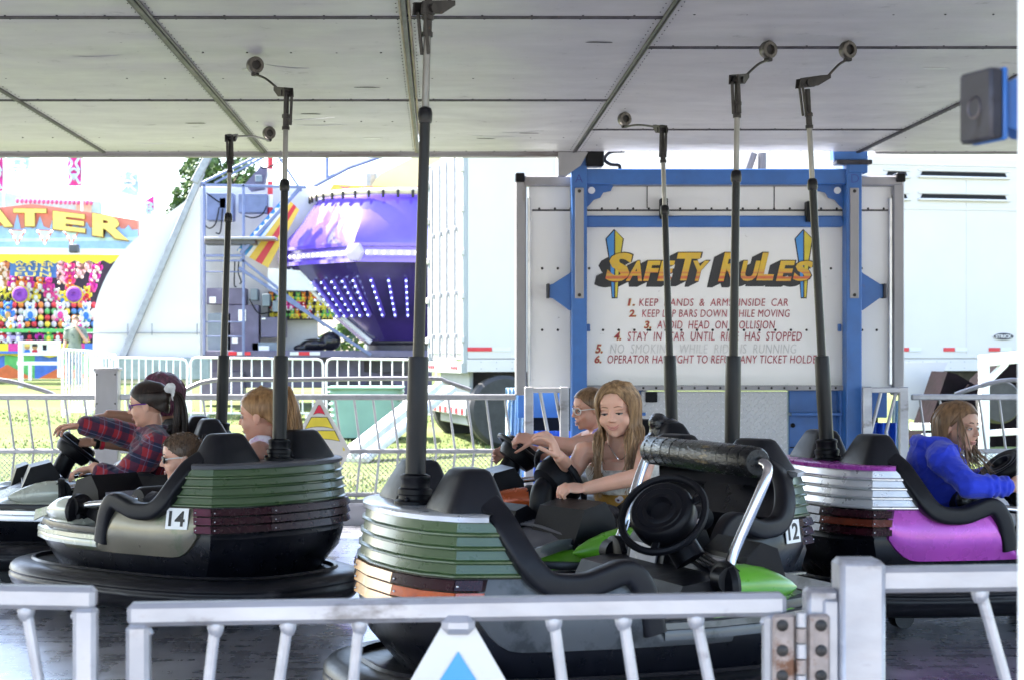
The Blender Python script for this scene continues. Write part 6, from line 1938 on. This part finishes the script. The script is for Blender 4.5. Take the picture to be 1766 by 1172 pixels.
m = MB(); m.loft([round_hex(rlow, zlow, mixv=.5), round_hex(lerp(rlow, Rr, .6), lerp(zlow, zr0, .55)), round_hex(Rr * .98, zr0)], True, False)
m.build('lower_shell', M['purple_shaded'], pr, angle=25)
m = MB(); m.loft([round_hex(Rr * .97, zr0 - .02), round_hex(Rr * 1.01, zr0 - .02), round_hex(Rr * 1.01, zr0 + .05), round_hex(Rr * .975, zr0 + .06), round_hex(Rr * .975, zr1 - .05), round_hex(Rr * 1.01, zr1 - .04), round_hex(Rr * 1.01, zr1 + .02)], False, False)
m.build('rim', M['purple_gloss'], pr, angle=25)
m = MB()
zc = (zr0 + zr1) / 2
for q in range(6):
    a, b = hexp(HA[q], Rr * .985, zc), hexp(HA[(q + 1) % 6], Rr * .985, zc)
    m.beam(a.lerp(b, .08), a.lerp(b, .92), .02, .11, .004)
    m.lathe(hexp(HA[q], Rr * .99, zc), (math.cos(HA[q]), math.sin(HA[q]), 0), [(0, -.02), (.19, -.02), (.17, .06), (.12, .09), (0, .1)], 6)
m.build('trim_plate', M['lilac'], pr)
m = MB()
for q in (0, 1, 2, 3, 4, 5):
    a, b = hexp(HA[q], Rr * .992, zc), hexp(HA[(q + 1) % 6], Rr * .992, zc)
    for j in range(13): m.ell(a.lerp(b, .1 + .8 * j / 12), (.026, .026, .026), seg=8, rings=5)
m.build('rim_bulbs', M['bulb'], pr)['kind'] = 'stuff'
m, m2 = MB(), MB()
for q in range(6):
    for j in range(6):
        u = .1 + .16 * j
        A = hexp(HA[q], Rr * .86, lerp(zlow, zr0, .80)).lerp(hexp(HA[(q + 1) % 6], Rr * .86, lerp(zlow, zr0, .80)), u)
        B = hexp(HA[q], lerp(rlow, Rr, .40), lerp(zlow, zr0, .32)).lerp(hexp(HA[(q + 1) % 6], lerp(rlow, Rr, .40), lerp(zlow, zr0, .32)), u + .05)
        nrm = V(A.x - ax_.x, A.y - ax_.y, -.9).normalized() * .06
        m2.beam(A + nrm * .5, B + nrm * .5, .05, .10, .01)
        for t_ in range(7): m.ell(A.lerp(B, .03 + .15 * t_) + nrm * 1.5, (.019, .019, .019), seg=8, rings=5)
m2.build('light_fin', M['purple_gloss'], pr)['kind'] = 'stuff'
m.build('fin_bulbs', M['bulb_blue'], pr)['kind'] = 'stuff'
m = MB(); m.tube([V(ax_.x + rtop * 1.01 * math.cos(a), ax_.y + rtop * 1.01 * math.sin(a), ztop + .05) for a in [2 * math.pi * q / 60 for q in range(60)]], .06, 8, closed=True)
for q in range(40):
    a = 2 * math.pi * q / 40; m.box((ax_.x + rtop * 1.04 * math.cos(a), ax_.y + rtop * 1.04 * math.sin(a), ztop + .0), (.05, .05, .14), .01, mi=1)
m.build('top_ring', [mat('cream ring', (.60, .52, .38), .5), M['iron']], pr)
m = MB(); m.lathe((ax_.x, ax_.y, P(0, 640, RD).z), (0, 0, 1), [(.9, 0), (.9, .25), (.62, .3), (.62, .5), (.7, .55), (.7, .72), (0, .72)], 32)
m.build('pedestal', M['chassis'], pr)
m = MB()
m.tube(catmull([P(500, 465, 33), P(560, 522, 33), P(640, 590, 33)], 4), .05, 8)
m.build('edge_pipe', M['white'], pr)

# --- crest of a farther ride above the purple tub
ft = thing('ride_crest', 'sun bleached yellow and sky blue crest of a ride beyond the purple tub', 'fairground ride', P(660, 640, 40))
FDp = 40; Pf = lambda px, py, d=0: P(px, py, FDp + d)
def fpoly(pts, d, th=.08):
    m = MB(); o = Pf(pts[0][0], pts[0][1], d); k = (FDp + d) / F
    m.prism([((a - pts[0][0]) * k, -(b - pts[0][1]) * k) for a, b in pts], o, ux, uz, th); return m
M['sunny'] = mat('sunny yellow panel', (.70, .46, .06), .5, var=.1); M['pale_yellow'] = mat('bleached yellow panel', (.72, .60, .34), .5, var=.15, scale=.6)
M['sky_panel'] = mat('sky blue panel', (.25, .52, .72), .5); M['pink_dot'] = mat('pink paint', (.62, .10, .25), .5); M['orange_p'] = mat('orange paint', (.68, .25, .03), .5)
fpoly([(556, 345), (575, 318), (742, 326), (760, 326), (760, 347)], 0).build('yellow_band', M['sunny'], ft)
fpoly([(575, 352), (590, 330), (640, 332), (752, 334), (752, 352)], -.1).build('blue_panel', M['sky_panel'], ft)
m = MB()
for q in range(24): m.ell(Pf(582 + q * 7, 345 - min(q, 6) * 1.7, -.22), (.04, .03, .04), seg=8, rings=5, mi=q % 2)
m.build('dot_bulbs', [M['pink_dot'], M['white']], ft)['kind'] = 'stuff'
fpoly([(640, 322), (655, 300), (720, 268), (760, 255), (760, 326)], .6).build('back_panel', M['pale_yellow'], ft)
m = MB()
for q in range(4): 
    o = Pf(595 + q * 40, 324, -.12)
    m.prism([(-.14, .05), (0, -.05), (.14, .05), (0, -.0)], o, ux, uz, .03)
m.build('scallop', M['pink_dot'], ft)
m = MB(); m.tube([Pf(640, 640, 1), Pf(640, 300, 1)], .15, 8); m.tube([Pf(740, 640, 1), Pf(740, 280, 1)], .15, 8); m.build('mast', M['galv'], ft)
m = MB(); m.tube([Pf(497, 345, -2), Pf(600, 290, -2), Pf(680, 262, -2)], .05, 6); m.tube([Pf(564, 262, -2), Pf(564, 312, -2)], .04, 6); m.build('sweep_arm', M['steel_blue'], ft)

# --- striped sign board and prize wall behind the struts
sb = thing('striped_board', 'tilted board striped yellow, red and blue behind the ladder frame struts', 'sign', P(470, 640, 32.75))
def spoly(pts, d, th=.05):
    m = MB(); o = P(pts[0][0], pts[0][1], 32.75 + d); k = (32.75 + d) / F
    m.prism([((a - pts[0][0]) * k, -(b - pts[0][1]) * k) for a, b in pts], o, ux, uz, th); return m
for i, (c_, w0, w1) in enumerate(((M['sign_blue'], 0, .3), (M['white'], .3, .4), (M['sunny'], .4, .6), (M['strip_red'], .6, .8), (M['sunny'], .8, 1))):
    A, B, C_, Dd = (408, 432), (492, 338), (516, 362), (462, 462)
    q = lambda u, v: (lerp(lerp(A[0], B[0], u), lerp(Dd[0], C_[0], u), v), lerp(lerp(A[1], B[1], u), lerp(Dd[1], C_[1], u), v))
    spoly([q(0, w0), q(1, w0), q(1, w1), q(0, w1)][::-1], -.02 * i).build('stripe', c_, sb)
m = MB()
for q_ in range(9): m.ell(P(414 + q_ * 9, 432 - q_ * 10, 32.62), (.04, .03, .04), seg=8, rings=5)
m.build('star_dots', M['white'], sb)['kind'] = 'stuff'
m = spoly([(462, 462), (560, 470), (560, 502), (462, 500)], .1); m.build('white_board', M['white'], sb)
rg = random.Random(23)
def plush_mesh(m, c, s=1.0, mi=0, mj=1):
    c = V(*c)
    m.ell(c, (.12 * s, .10 * s, .14 * s), seg=10, rings=7, mi=mi); m.ell(c + V(0, -.03, .19) * s, (.10 * s, .09 * s, .095 * s), seg=10, rings=7, mi=mi)
    for q in (-1, 1):
        m.ell(c + V(q * .075, -.02, .275) * s, (.036 * s, .025 * s, .045 * s), seg=8, rings=5, mi=mi)
        m.ell(c + V(q * .125, -.05, .03) * s, (.04 * s, .045 * s, .08 * s), seg=8, rings=5, mi=mi)
        m.ell(c + V(q * .075, -.09, -.12) * s, (.05 * s, .07 * s, .045 * s), seg=8, rings=5, mi=mj)
        m.ell(c + V(q * .036, -.115, .21) * s, (.013 * s, .01 * s, .016 * s), seg=6, rings=4, mi=2)
    m.ell(c + V(0, -.11, .165) * s, (.045 * s, .035 * s, .035 * s), seg=8, rings=5, mi=mj); m.ell(c + V(0, -.08, -.01) * s, (.07 * s, .05 * s, .09 * s), seg=8, rings=5, mi=mj)
TOY = {n: mat(n + ' plush', c_, .95, var=.15, scale=20, bump=.5, bscale=60) for n, c_ in (('tan', (.44, .25, .11)), ('grey', (.30, .27, .26)), ('pink', (.66, .06, .28)), ('magenta', (.52, .03, .34)), ('orange', (.72, .22, .03)), ('white', (.7, .68, .68)), ('yellow', (.68, .56, .06)), ('purple', (.25, .06, .40)), ('lilac', (.48, .38, .62)), ('blue', (.05, .18, .55)), ('green', (.16, .48, .12)), ('red', (.55, .03, .05)), ('black', (.02, .02, .03)))}
proto = {}
def toy(colour, belly, px, py, D, s, label, group):
    key = (colour, belly)
    if key not in proto:
        m = MB(); plush_mesh(m, (0, 0, 0), 1, 0, 1)
        o = m.build('plush_toy', [TOY[colour], TOY[belly], M['black']]); proto[key] = o
    else:
        o = proto[key].copy(); scene.collection.objects.link(o)
    o.location = P(px, py, D); o.scale = (s, s, s); o.rotation_euler = (0, 0, rg.uniform(-.3, .3))
    tag(o, label, 'plush toy', group)
    return o
pw = spoly([(462, 503), (575, 503), (575, 552), (462, 552)], .4); tag(pw.build('prize_board', M['chassis']), 'dark prize board seen between the trailer struts', 'board')
n_ = 0
for py in (512, 527, 541):
    for px in range(470, 572, 11):
        c_ = rg.choice(['yellow', 'red', 'orange', 'green', 'pink', 'yellow'])
        toy(c_, rg.choice(['yellow', 'white']), px + rg.uniform(-2, 2), py + 3, 33.0, .40, '%s plush prize crowded on the board behind the struts' % c_, 'prizes on the board behind the struts'); n_ += 1

# --- water game stall
WD = 42.0; kW = WD / F
W = lambda px, py, d=0: P(px, py, WD + d)
def wpoly(pts, d, th=.06, mi=0, m=None):
    m = m or MB(); o = W(pts[0][0], pts[0][1], d); k = (WD + d) / F
    m.prism([((a - pts[0][0]) * k, -(b - pts[0][1]) * k) for a, b in pts], o, ux, uz, th, mi); return m
stl = thing('game_stall', 'water gun game stall with a gold lettered blue and red marquee and yellow valance', 'stall', W(60, 655))
M['coral'] = mat('hazed coral marquee paint', (.66, .20, .14), .45, var=.08); M['marq_blue'] = mat('hazed blue marquee paint', (.30, .46, .72), .45, var=.1)  # haze over the marquee lightened into both colours
M['letter_gold'] = mat('hazed gold marquee lettering', (.80, .60, .14), .4, var=.12); M['letter_edge'] = mat('brown lettering edge', (.30, .12, .03), .5)  # haze lightened into the gold as well
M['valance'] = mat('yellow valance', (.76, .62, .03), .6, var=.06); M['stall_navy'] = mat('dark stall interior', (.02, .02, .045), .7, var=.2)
M['panel_green'] = mat('green stall panel', (.12, .48, .12), .5); M['panel_blue'] = mat('blue stall panel', (.06, .16, .52), .5); M['panel_orange'] = mat('orange stall panel', (.68, .14, .03), .5); M['pale_mint'] = mat('pale mint panel', (.48, .66, .62), .5)
wpoly([(-140, 392), (0, 358), (55, 352), (100, 358), (237, 380), (240, 442), (-140, 442)], 0, .25).build('marquee', M['coral'], stl)
m = MB()
zig = [(-140, 440), (-140, 405)]
x = -130
while x < 230:
    zig += [(x, 392 + rg.uniform(-4, 4)), (x + 6, interp(x, [(-140, 380), (50, 362), (240, 386)]) + rg.uniform(4, 10)), (x + 12, 394 + rg.uniform(-4, 4))]; x += rg.uniform(15, 24)
zig += [(238, 396), (238, 440)]
wpoly(zig, -.03, .03, 0, m); wpoly([(-140, 413), (238, 409), (238, 415), (-140, 419)], -.045, .012, 1, m)
m.build('marquee_flames', [M['marq_blue'], M['pale_mint']], stl)
m = MB()
for ch, x0, x1, y0, y1, tilt in (('W', -108, -42, 364, 404, .05), ('A', -36, 25, 359, 394, .02), ('T', 23, 82, 359, 392, -.01), ('E', 91, 149, 363, 397, -.12), ('R', 159, 224, 373, 414, -.14)):
    o = W(x0, y1 - (6 if ch == 'R' else 0), -.10)
    m.text(ch, o, V(1, 0, tilt), uz, (x1 - x0) * kW, (y1 - y0) * kW, .05, bold=.07, mi=1)
    m.text(ch, o + V(.02, -.052, .02), V(1, 0, tilt), uz, (x1 - x0) * kW - .04, (y1 - y0) * kW - .04, .03, bold=.05)
m.build('marquee_letters', [M['letter_gold'], M['letter_edge']], stl)
for px, ch in ((30, 'B'), (77, 'V'), (123, 'E')):
    m = MB()
    wpoly([(px - 15, 396), (px + 15, 397), (px, 423)], -.06, .03, 0, m); wpoly([(px - 11, 398), (px + 11, 399), (px, 418)], -.08, .02, 1, m)
    for q in ((-12, 398), (12, 398), (0, 418), (-6, 408), (6, 408)): m.ell(W(px + q[0], q[1] + 1, -.1), (.03, .03, .03), seg=8, rings=5, mi=2)
    m.build('pennant', [M['coral'], M['pale_mint'], M['bulb']], stl)
wpoly([(-140, 441), (240, 441), (240, 430), (-140, 424)][::-1], -.16, .3).build('fascia', M['white'], stl)
m = MB(); pts = [(-140, 437), (238, 440)]; x = 238
while x > -140: pts += [(x, 455), (x - 6, 452), (x - 12, 449), (x - 18, 451)]; x -= 24
wpoly(pts, -.6, .03, 0, m); m.build('valance', M['valance'], stl)
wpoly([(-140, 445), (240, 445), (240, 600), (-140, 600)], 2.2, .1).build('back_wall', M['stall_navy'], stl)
m = MB(); wpoly([(228, 445), (240, 445), (240, 655), (228, 655)], -.1, 2.3, 0, m); wpoly([(-140, 445), (-128, 445), (-128, 655), (-140, 655)], -.1, 2.3, 0, m); m.build('side_wall', M['white'], stl)
wpoly([(-140, 567), (230, 567), (230, 573), (-140, 573)], -.2, .5).build('counter_top', M['panel_green'], stl)
m = MB()
for i, px in enumerate(range(-140, 230, 22)): wpoly([(px, 592), (px + 22, 592), (px + 22, 605), (px, 605)], -.25, .05, i % 5, m)
wpoly([(-140, 605), (230, 605), (230, 609), (-140, 609)], -.27, .05, 5, m)
m.build('counter_band', [M['panel_green'], M['valance'], TOY['pink'], M['panel_blue'], M['panel_orange'], M['panel_blue']], stl)
m = MB()
for px in range(-140, 230, 100):
    wpoly([(px, 609), (px + 48, 609), (px + 48, 652), (px, 652)], -.1, .06, 0, m); wpoly([(px + 48, 609), (px + 100, 609), (px + 100, 652), (px + 48, 652)], -.1, .06, 1, m)
    wpoly([(px + 6, 652), (px + 52, 628), (px + 98, 652)], -.17, .03, 2, m); wpoly([(px, 609), (px + 100, 609), (px + 75, 614), (px + 50, 611), (px + 25, 616)], -.17, .03, 3, m)
m.build('counter_front', [M['panel_blue'], M['panel_green'], M['panel_orange'], M['valance']], stl)
m = MB()
wpoly([(17, 449), (97, 451), (97, 479), (17, 476)], -.3, .05, 0, m)
for t_, y, x0, w in (('WATER', 458.5, 24, 68), ('GUN', 467.5, 28, 58), ('FUN', 476.5, 26, 62)):
    m.text(t_, W(x0, y, -.36), V(1, 0, -.02), uz, w * kW, 7.0 * kW, .02, bold=.015, mi=1, space=1.25)
m.build('name_board', [M['panel_blue'], M['letter_gold']], stl)
m = MB(); m.box(W(128, 429, -.5), (.22, .25, .2), .02); m.build('spot_lamp', M['shade_grey'], stl)
# prizes, balloons
order = ['first', 'second', 'third', 'fourth', 'fifth', 'sixth', 'seventh', 'eighth', 'ninth', 'tenth', 'eleventh', 'twelfth', 'thirteenth']
def row(name, items, D, s, group='plush prizes in the water game stall'):
    for i, (col, belly, px, py) in enumerate(items):
        toy(col, belly, px, py, D, s, '%s plush toy, %s from the left in %s' % (col, order[i], name), group)
row('the tan column at the stall edge', [('tan', 'white', 5, 458), ('tan', 'white', 9, 473), ('tan', 'white', 6, 489)], 42.6, .95)
row('the grey cluster right of the name board', [('grey', 'white', 104, 464), ('grey', 'white', 109, 480), ('grey', 'white', 138, 470), ('grey', 'white', 152, 460)], 42.8, .95)
row('the pink hanging string', [('pink', 'white', 120, 460), ('magenta', 'pink', 122, 473), ('pink', 'orange', 121, 486), ('pink', 'white', 122, 498)], 42.5, .8)
row('the magenta string by the pale wing', [('magenta', 'white', 168, 463), ('magenta', 'white', 165, 477), ('magenta', 'pink', 160, 495)], 42.5, .85)
row('the hooded row under the name board', [('magenta', 'white', 23, 492), ('orange', 'white', 38, 490), ('magenta', 'white', 52, 492), ('orange', 'white', 69, 494), ('magenta', 'pink', 84, 496), ('pink', 'white', 86, 510)], 42.4, .9)
row('the yellow and white shelf row', [('yellow', 'black', 6, 512), ('yellow', 'black', 20, 510), ('white', 'yellow', 48, 511), ('yellow', 'white', 62, 513), ('white', 'pink', 98, 513), ('yellow', 'blue', 108, 518), ('white', 'pink', 144, 514), ('yellow', 'red', 150, 510)], 42.4, .75)
row('the big white row before the balloons', [('blue', 'tan', 14, 543), ('white', 'blue', 53, 543), ('white', 'pink', 105, 543), ('white', 'blue', 150, 544)], 42.2, 1.05)
row('the row on the green counter', [('white', 'orange', 20, 563), ('white', 'pink', 36, 562), ('white', 'lilac', 116, 562), ('white', 'pink', 140, 562)], 41.95, .7)
row('the row under the counter', [('red', 'white', 4, 582), ('lilac', 'white', 16, 584), ('lilac', 'white', 32, 584), ('black', 'red', 52, 581), ('magenta', 'black', 69, 582), ('green', 'yellow', 85, 583), ('red', 'white', 101, 582), ('pink', 'yellow', 150, 582)], 41.9, .75)
for i, px in enumerate((35, 128)):
    m = MB(); c_ = W(px, 508, .2)
    m.lathe(c_, (0, -1, 0), [(.0, 0), (.17, 0), (.19, .04), (.15, .09), (.06, .09), (.04, .05), (.0, .05)], 24); m.lathe(c_ + V(0, .02, 0), (0, -1, 0), [(0, 0), (.215, 0), (.215, .03), (0, .03)], 24, mi=1)
    tag(m.build('doughnut_toy', [TOY['purple'], TOY['yellow']]), ['purple doughnut cushion under the name board', 'purple doughnut cushion under the pink string'][i], 'cushion', 'doughnut cushions in the stall')
BAL = ['orange', 'yellow', 'green', 'lilac', 'white', 'blue', 'red', 'pink', 'grey']
bproto = {}
for j, py in enumerate((526, 537, 548, 559)):
    for i in range(15):
        px = 2 + i * 11.4
        c_ = BAL[(i * 3 + j * 5 + (i * j) % 4) % len(BAL)]
        if c_ not in bproto:
            m = MB(); m.ell((0, 0, 0), (.075, .07, .08), seg=14, rings=10); m.lathe((0, 0, -.085), (0, 0, 1), [(.016, 0), (.005, .012), (.0, .012)], 8)
            o = bproto[c_] = m.build('balloon', [mat(c_ + ' balloon', tuple(min(.8, x * 1.15) for x in {'orange': (.60, .22, .05), 'yellow': (.62, .55, .07), 'green': (.10, .42, .16), 'lilac': (.45, .50, .68), 'white': (.6, .58, .6), 'blue': (.06, .20, .55), 'red': (.5, .04, .07), 'pink': (.62, .36, .42), 'grey': (.45, .55, .6)}[c_]), .3, var=.04)])
        else: o = bproto[c_].copy(); scene.collection.objects.link(o)
        o.location = W(px, py, 2.0)
        tag(o, '%s balloon pinned in the rows on the stall back wall' % c_, 'balloon', 'balloons pinned in rows in the stall')
# price frame before the stall
tb = thing('notice_frame', 'white frame stand with a picture notice in front of the stall counter', 'sign', W(70, 660, -3))
Q = lambda px, py, d=0: P(px, py, 39 + d)
m = MB()
for a, b, w in (((36, 590), (36, 668), .1), ((102, 590), (102, 650), .07), ((33, 590), (104, 590), .06), ((33, 610), (104, 610), .06), ((30, 626), (104, 626), .08), ((52, 628), (52, 655), .07)): m.beam(Q(*a), Q(*b), w, w, .006, up=V(0, 1, 0))
m.build('frame', M['white'], tb)
m = MB(); a, b = Q(37, 591), Q(103, 609)
m.box(((a.x + b.x) / 2, 39.05, (a.z + b.z) / 2), (b.x - a.x, .03, a.z - b.z), .004)
nb_ = m.build('notice_sheet', M['white'], tb)
m = MB()
for px, c_ in ((47, 1), (60, 2)):
    m.lathe(Q(px, 598, .03), (0, -1, 0), [(0, 0), (.06, 0), (.06, .01), (0, .01)], 16, mi=0); m.prism([(-.07, 0), (.07, 0), (.05, .06), (-.05, .06)], Q(px, 607, .025), ux, uz, .01, mi=c_)
    m.prism([(-.065, 0), (.065, 0), (.05, .05), (-.05, .05)], Q(px, 597, .015), ux, uz, .01, mi=3 if px == 60 else 4)
m.box(Q(77, 599, .03), (.09, .01, .12), .002, mi=3)
m.build('picture', [TOY['tan'], TOY['blue'], TOY['red'], TOY['black'], M['letter_gold']], nb_)
# person at the stall
p = Person('person in a green camouflage shirt by the stall, one hand raised to the face', P(128, 668, 39.5), M['skin'], 1.0)
hc = P(130, 553, 39.5); gz_ = P(0, 668, 39.5).z
p.head(hc, (-.2, -1, 0), (0, 0, 1), 1.0)
hip, neck = V(hc.x - .02, hc.y, gz_ + .82), V(hc.x, hc.y, hc.z - .17)
p.torso(hip, neck, V(-1, 0, 0)); p.limb([hc + V(0, .01, -.05), neck], [.05, .06])
for q in (-1, 1):
    p.limb([hip + V(q * .08, 0, 0), V(hip.x + q * .10, hip.y, gz_ + .42), V(hip.x + q * .11, hip.y + .02, gz_ + .06)], [.085, .06, .045]); p.limb([V(hip.x + q * .11, hip.y, gz_ + .04), V(hip.x + q * .12, hip.y - .16, gz_ + .03)], [.045, .035])
    p.limb([neck, neck + V(q * .17, 0, -.06)], [.055, .058])
eR, wR = neck + V(.27, -.08, -.30), neck + V(.06, -.17, .02)
p.limb([neck + V(.18, 0, -.07), eR, wR], [.05, .042, .03]); p.hand(wR, (-.2, .1, .9), (0, 1, 0), (15, 20, 15), 1)
eL, wL = neck + V(-.23, 0, -.32), neck + V(-.26, -.05, -.55)
p.limb([neck + V(-.18, 0, -.07), eL, wL], [.05, .042, .03]); p.hand(wL, (0, -.1, -1), (1, 0, 0), (20, 25, 20), 1)
m = MB(); p.torso(hip, neck, V(-1, 0, 0), m, .02); p.limb([neck, neck + V(.18, 0, -.07), eR.lerp(neck + V(.18, 0, -.07), .4)], [.06, .068, .06], m, .01); p.limb([neck, neck + V(-.18, 0, -.07), eL.lerp(neck + V(-.18, 0, -.07), .4)], [.06, .068, .06], m, .01)
p.wear(m, 'camouflage_shirt', M['camo'], .012, 2)
m = MB()
for q in (-1, 1): p.limb([hip + V(q * .08, 0, 0), V(hip.x + q * .10, hip.y, gz_ + .42), V(hip.x + q * .11, hip.y + .02, gz_ + .1)], [.105, .075, .06], m)
m.ell(hip, (.16, .12, .1)); p.wear(m, 'trousers', M['denim'], .012, 2)
p.cap(M['hair_blond'], hairline=.05, temple=70, nape=-.08, thick=1.1)
p.finish(.008)

# --- banners and far flags
M['ban_pink'] = mat('pink banner cloth', (.70, .05, .30), .7, var=.1); M['ban_pale'] = mat('pale blue banner cloth', (.50, .64, .74), .7, var=.12, scale=3)
def banner(label, px0, py0, px1, py1, D, base, pat, slant=0):
    r = thing('banner', label, 'banner', P(px0, 650, D))
    k = D / F; w, h = (px1 - px0) * k, (py1 - py0) * k
    o = P(px0, py1, D)
    m = MB(); n = 10; rows = []
    for j in range(n + 1):
        v = j / n; rows.append([o + V(w * u, .05 * math.sin(v * 9 + u * 4), h * v - slant * h * u) for u in (0, .25, .5, .75, 1)] + [o + V(w * u, .05 * math.sin(v * 9 + u * 4) + .012, h * v - slant * h * u) for u in (1, .75, .5, .25, 0)])
    m.loft(rows); m.build('cloth', base, r, angle=60)
    m = MB()
    for v0 in (.05, .45):
        for q in (-1, 1):
            m.tube(catmull([o + V(w * (.5 + q * .42), -.075, h * (v0 + .0)), o + V(w * (.5 + q * .15), -.075, h * (v0 + .2)), o + V(w * (.5 + q * .35), -.075, h * (v0 + .35)), o + V(w * .5, -.075, h * (v0 + .45))], 5), .035, 6)
    m.prism([(-.14 * w, .35 * h), (.14 * w, .35 * h), (0, .12 * h)], o + V(w / 2, -.075, 0), ux, uz, .02)
    m.build('pattern', pat, r)
    m = MB(); m.tube([P(px1 + 1.5, 655, D), P(px1 + 1.5, py0 - 12, D)], .03, 8); m.build('pole', M['white'], r)
banner('tall pink banner with a white scroll pattern above the marquee', 117, 262, 140, 321, 46, M['ban_pink'], M['ban_pale'])
banner('pink banner cut by the left edge of the photo', -18, 255, 5, 330, 46, M['ban_pink'], M['ban_pale'])
banner('faint pale blue flag right of the tall pink banner', 206, 292, 238, 332, 50, M['ban_pale'], M['white'], .2)
banner('faint pale blue flag left of the tall pink banner', 12, 272, 50, 300, 50, M['ban_pale'], M['white'], -.3)
banner('small pink pennant between the marquee and the pale wing', 250, 348, 265, 374, 46, M['ban_pink'], M['ban_pale'], -.4)
# pale upper fascia of a ride behind the stall
fs = thing('ride_fascia', 'faded mint and peach ride fascia peeping over the marquee', 'fairground ride', P(60, 650, 48))
m = MB(); o = P(0, 372, 48); k = 48 / F
m.prism([(-120 * k, 0), (172 * k, 0), (172 * k, 24 * k), (60 * k, 30 * k), (0, 42 * k), (-120 * k, 60 * k)], o, ux, uz, .3); m.build('fascia', M['pale_mint'], fs)
m = MB(); m.prism([(132 * k, 4 * k), (158 * k, 4 * k), (158 * k, 26 * k), (132 * k, 26 * k)], o - V(0, .05, 0), ux, uz, .05)
for q in range(18): m.ell(P(30 + q * 7.5, 347 + q * .2, 47.8), (.05, .05, .07), seg=8, rings=5, mi=1)
m.build('fascia_trim', [mat('peach panel', (.70, .46, .32), .5), M['pink_dot']], fs)
m = MB(); m.tube([P(-40, 655, 48.3), P(-40, 360, 48.3)], .12, 8); m.tube([P(150, 655, 48.3), P(150, 360, 48.3)], .12, 8); m.build('mast', M['white'], fs)

# --- trees
M['bark'] = mat('grey brown bark', (.13, .10, .075), .9, var=.3, scale=8, bump=.6, stretch=(1, 1, .2))
M['leaf'] = mat('mid green leaves', (.075, .13, .04), .6, var=.35, scale=1.5); M['leaf_light'] = mat('light green leaves', (.13, .20, .06), .6, var=.3, scale=1.5); M['leaf_dark'] = mat('dark green leaves', (.04, .075, .03), .6, var=.3, scale=1.5)
def tree(label, px, D, h, r, seed, zc=None):
    rg = random.Random(seed)
    x = (px - CX) / F * D; z0 = ground_z(D)
    tr_ = thing('tree', label, 'tree', (x, D, z0))
    m = MB(); m.tube(catmull([(x, D, z0 - .1), (x + .1, D, z0 + h * .25), (x - .05, D + .1, z0 + h * .5), (x + .1, D, z0 + h * .85)], 4), [.28 - .018 * q for q in range(13)], 10)
    cl = []
    for q in range(16):
        a = rg.uniform(0, 6.28); e = rg.uniform(-.6, 1.0); rr = r * rg.uniform(.45, .95)
        c_ = V(x + rr * math.cos(a) * math.cos(e * .8), D + rr * math.sin(a) * math.cos(e * .8), z0 + h - r + rr * e)
        cl.append((c_, r * rg.uniform(.25, .48)))
        m.tube(catmull([(x, D, z0 + h * rg.uniform(.3, .6)), V(x, D, z0 + h * .6).lerp(c_, .5) + V(0, 0, .2), c_], 4), [.09 - .008 * w for w in range(9)], 6)
    m.build('trunk', M['bark'], tr_)
    m = MB()
    for c_, rad in cl:
        for q in range(420):
            v = V(rg.gauss(0, 1), rg.gauss(0, 1), rg.gauss(0, 1)).normalized() * rad * rg.uniform(.5, 1.08) ** .6
            p = c_ + v; n = V(rg.gauss(0, 1), rg.gauss(0, 1), rg.gauss(0, 1) + .6).normalized(); t1 = n.orthogonal().normalized(); t2 = n.cross(t1); s_ = rg.uniform(.07, .15)
            k = len(m.v); m.v += [p - t1 * s_, p - t2 * s_ * .5, p + t1 * s_, p + t2 * s_ * .5]; m.f.append((k, k + 1, k + 2, k + 3)); m.m.append(rg.choice((0, 0, 1, 2)))
    m.build('crown', [M['leaf'], M['leaf_light'], M['leaf_dark']], tr_, recalc=False)
tree('leafy tree beyond the ladder frame, beside the white wing strut', 372, 60, 6.9, 1.35, 4)
tree('leafy tree between the striped board and the purple tub', 532, 62, 6.6, 2.6, 9)
tree('leafy tree far beyond the tall pole of the green car', 470, 70, 6.2, 2.4, 12)
# distant pale hedge line so the field does not end in nothing
m = MB(); rgh = random.Random(2)
for q in range(7000):
    xx = rgh.uniform(-70, 60); z_ = rgh.uniform(0, 1) ** .7 * (2.6 + 1.2 * math.sin(xx * .35) + .8 * math.sin(xx * 1.1))
    p = V(xx, 95 + rgh.uniform(-1.5, 1.5), ground_z(95) + z_); n = V(rgh.gauss(0, 1), rgh.gauss(0, 1), rgh.gauss(0, 1)).normalized(); t1 = n.orthogonal().normalized(); t2 = n.cross(t1); s_ = rgh.uniform(.2, .4)
    k = len(m.v); m.v += [p - t1 * s_, p - t2 * s_ * .6, p + t1 * s_, p + t2 * s_ * .6]; m.f.append((k, k + 1, k + 2, k + 3)); m.m.append(rgh.choice((0, 1, 2)))
tag(m.build('hedge', [M['leaf'], M['leaf_light'], M['leaf_dark']], recalc=False), 'far green hedge along the edge of the field', kind='stuff')
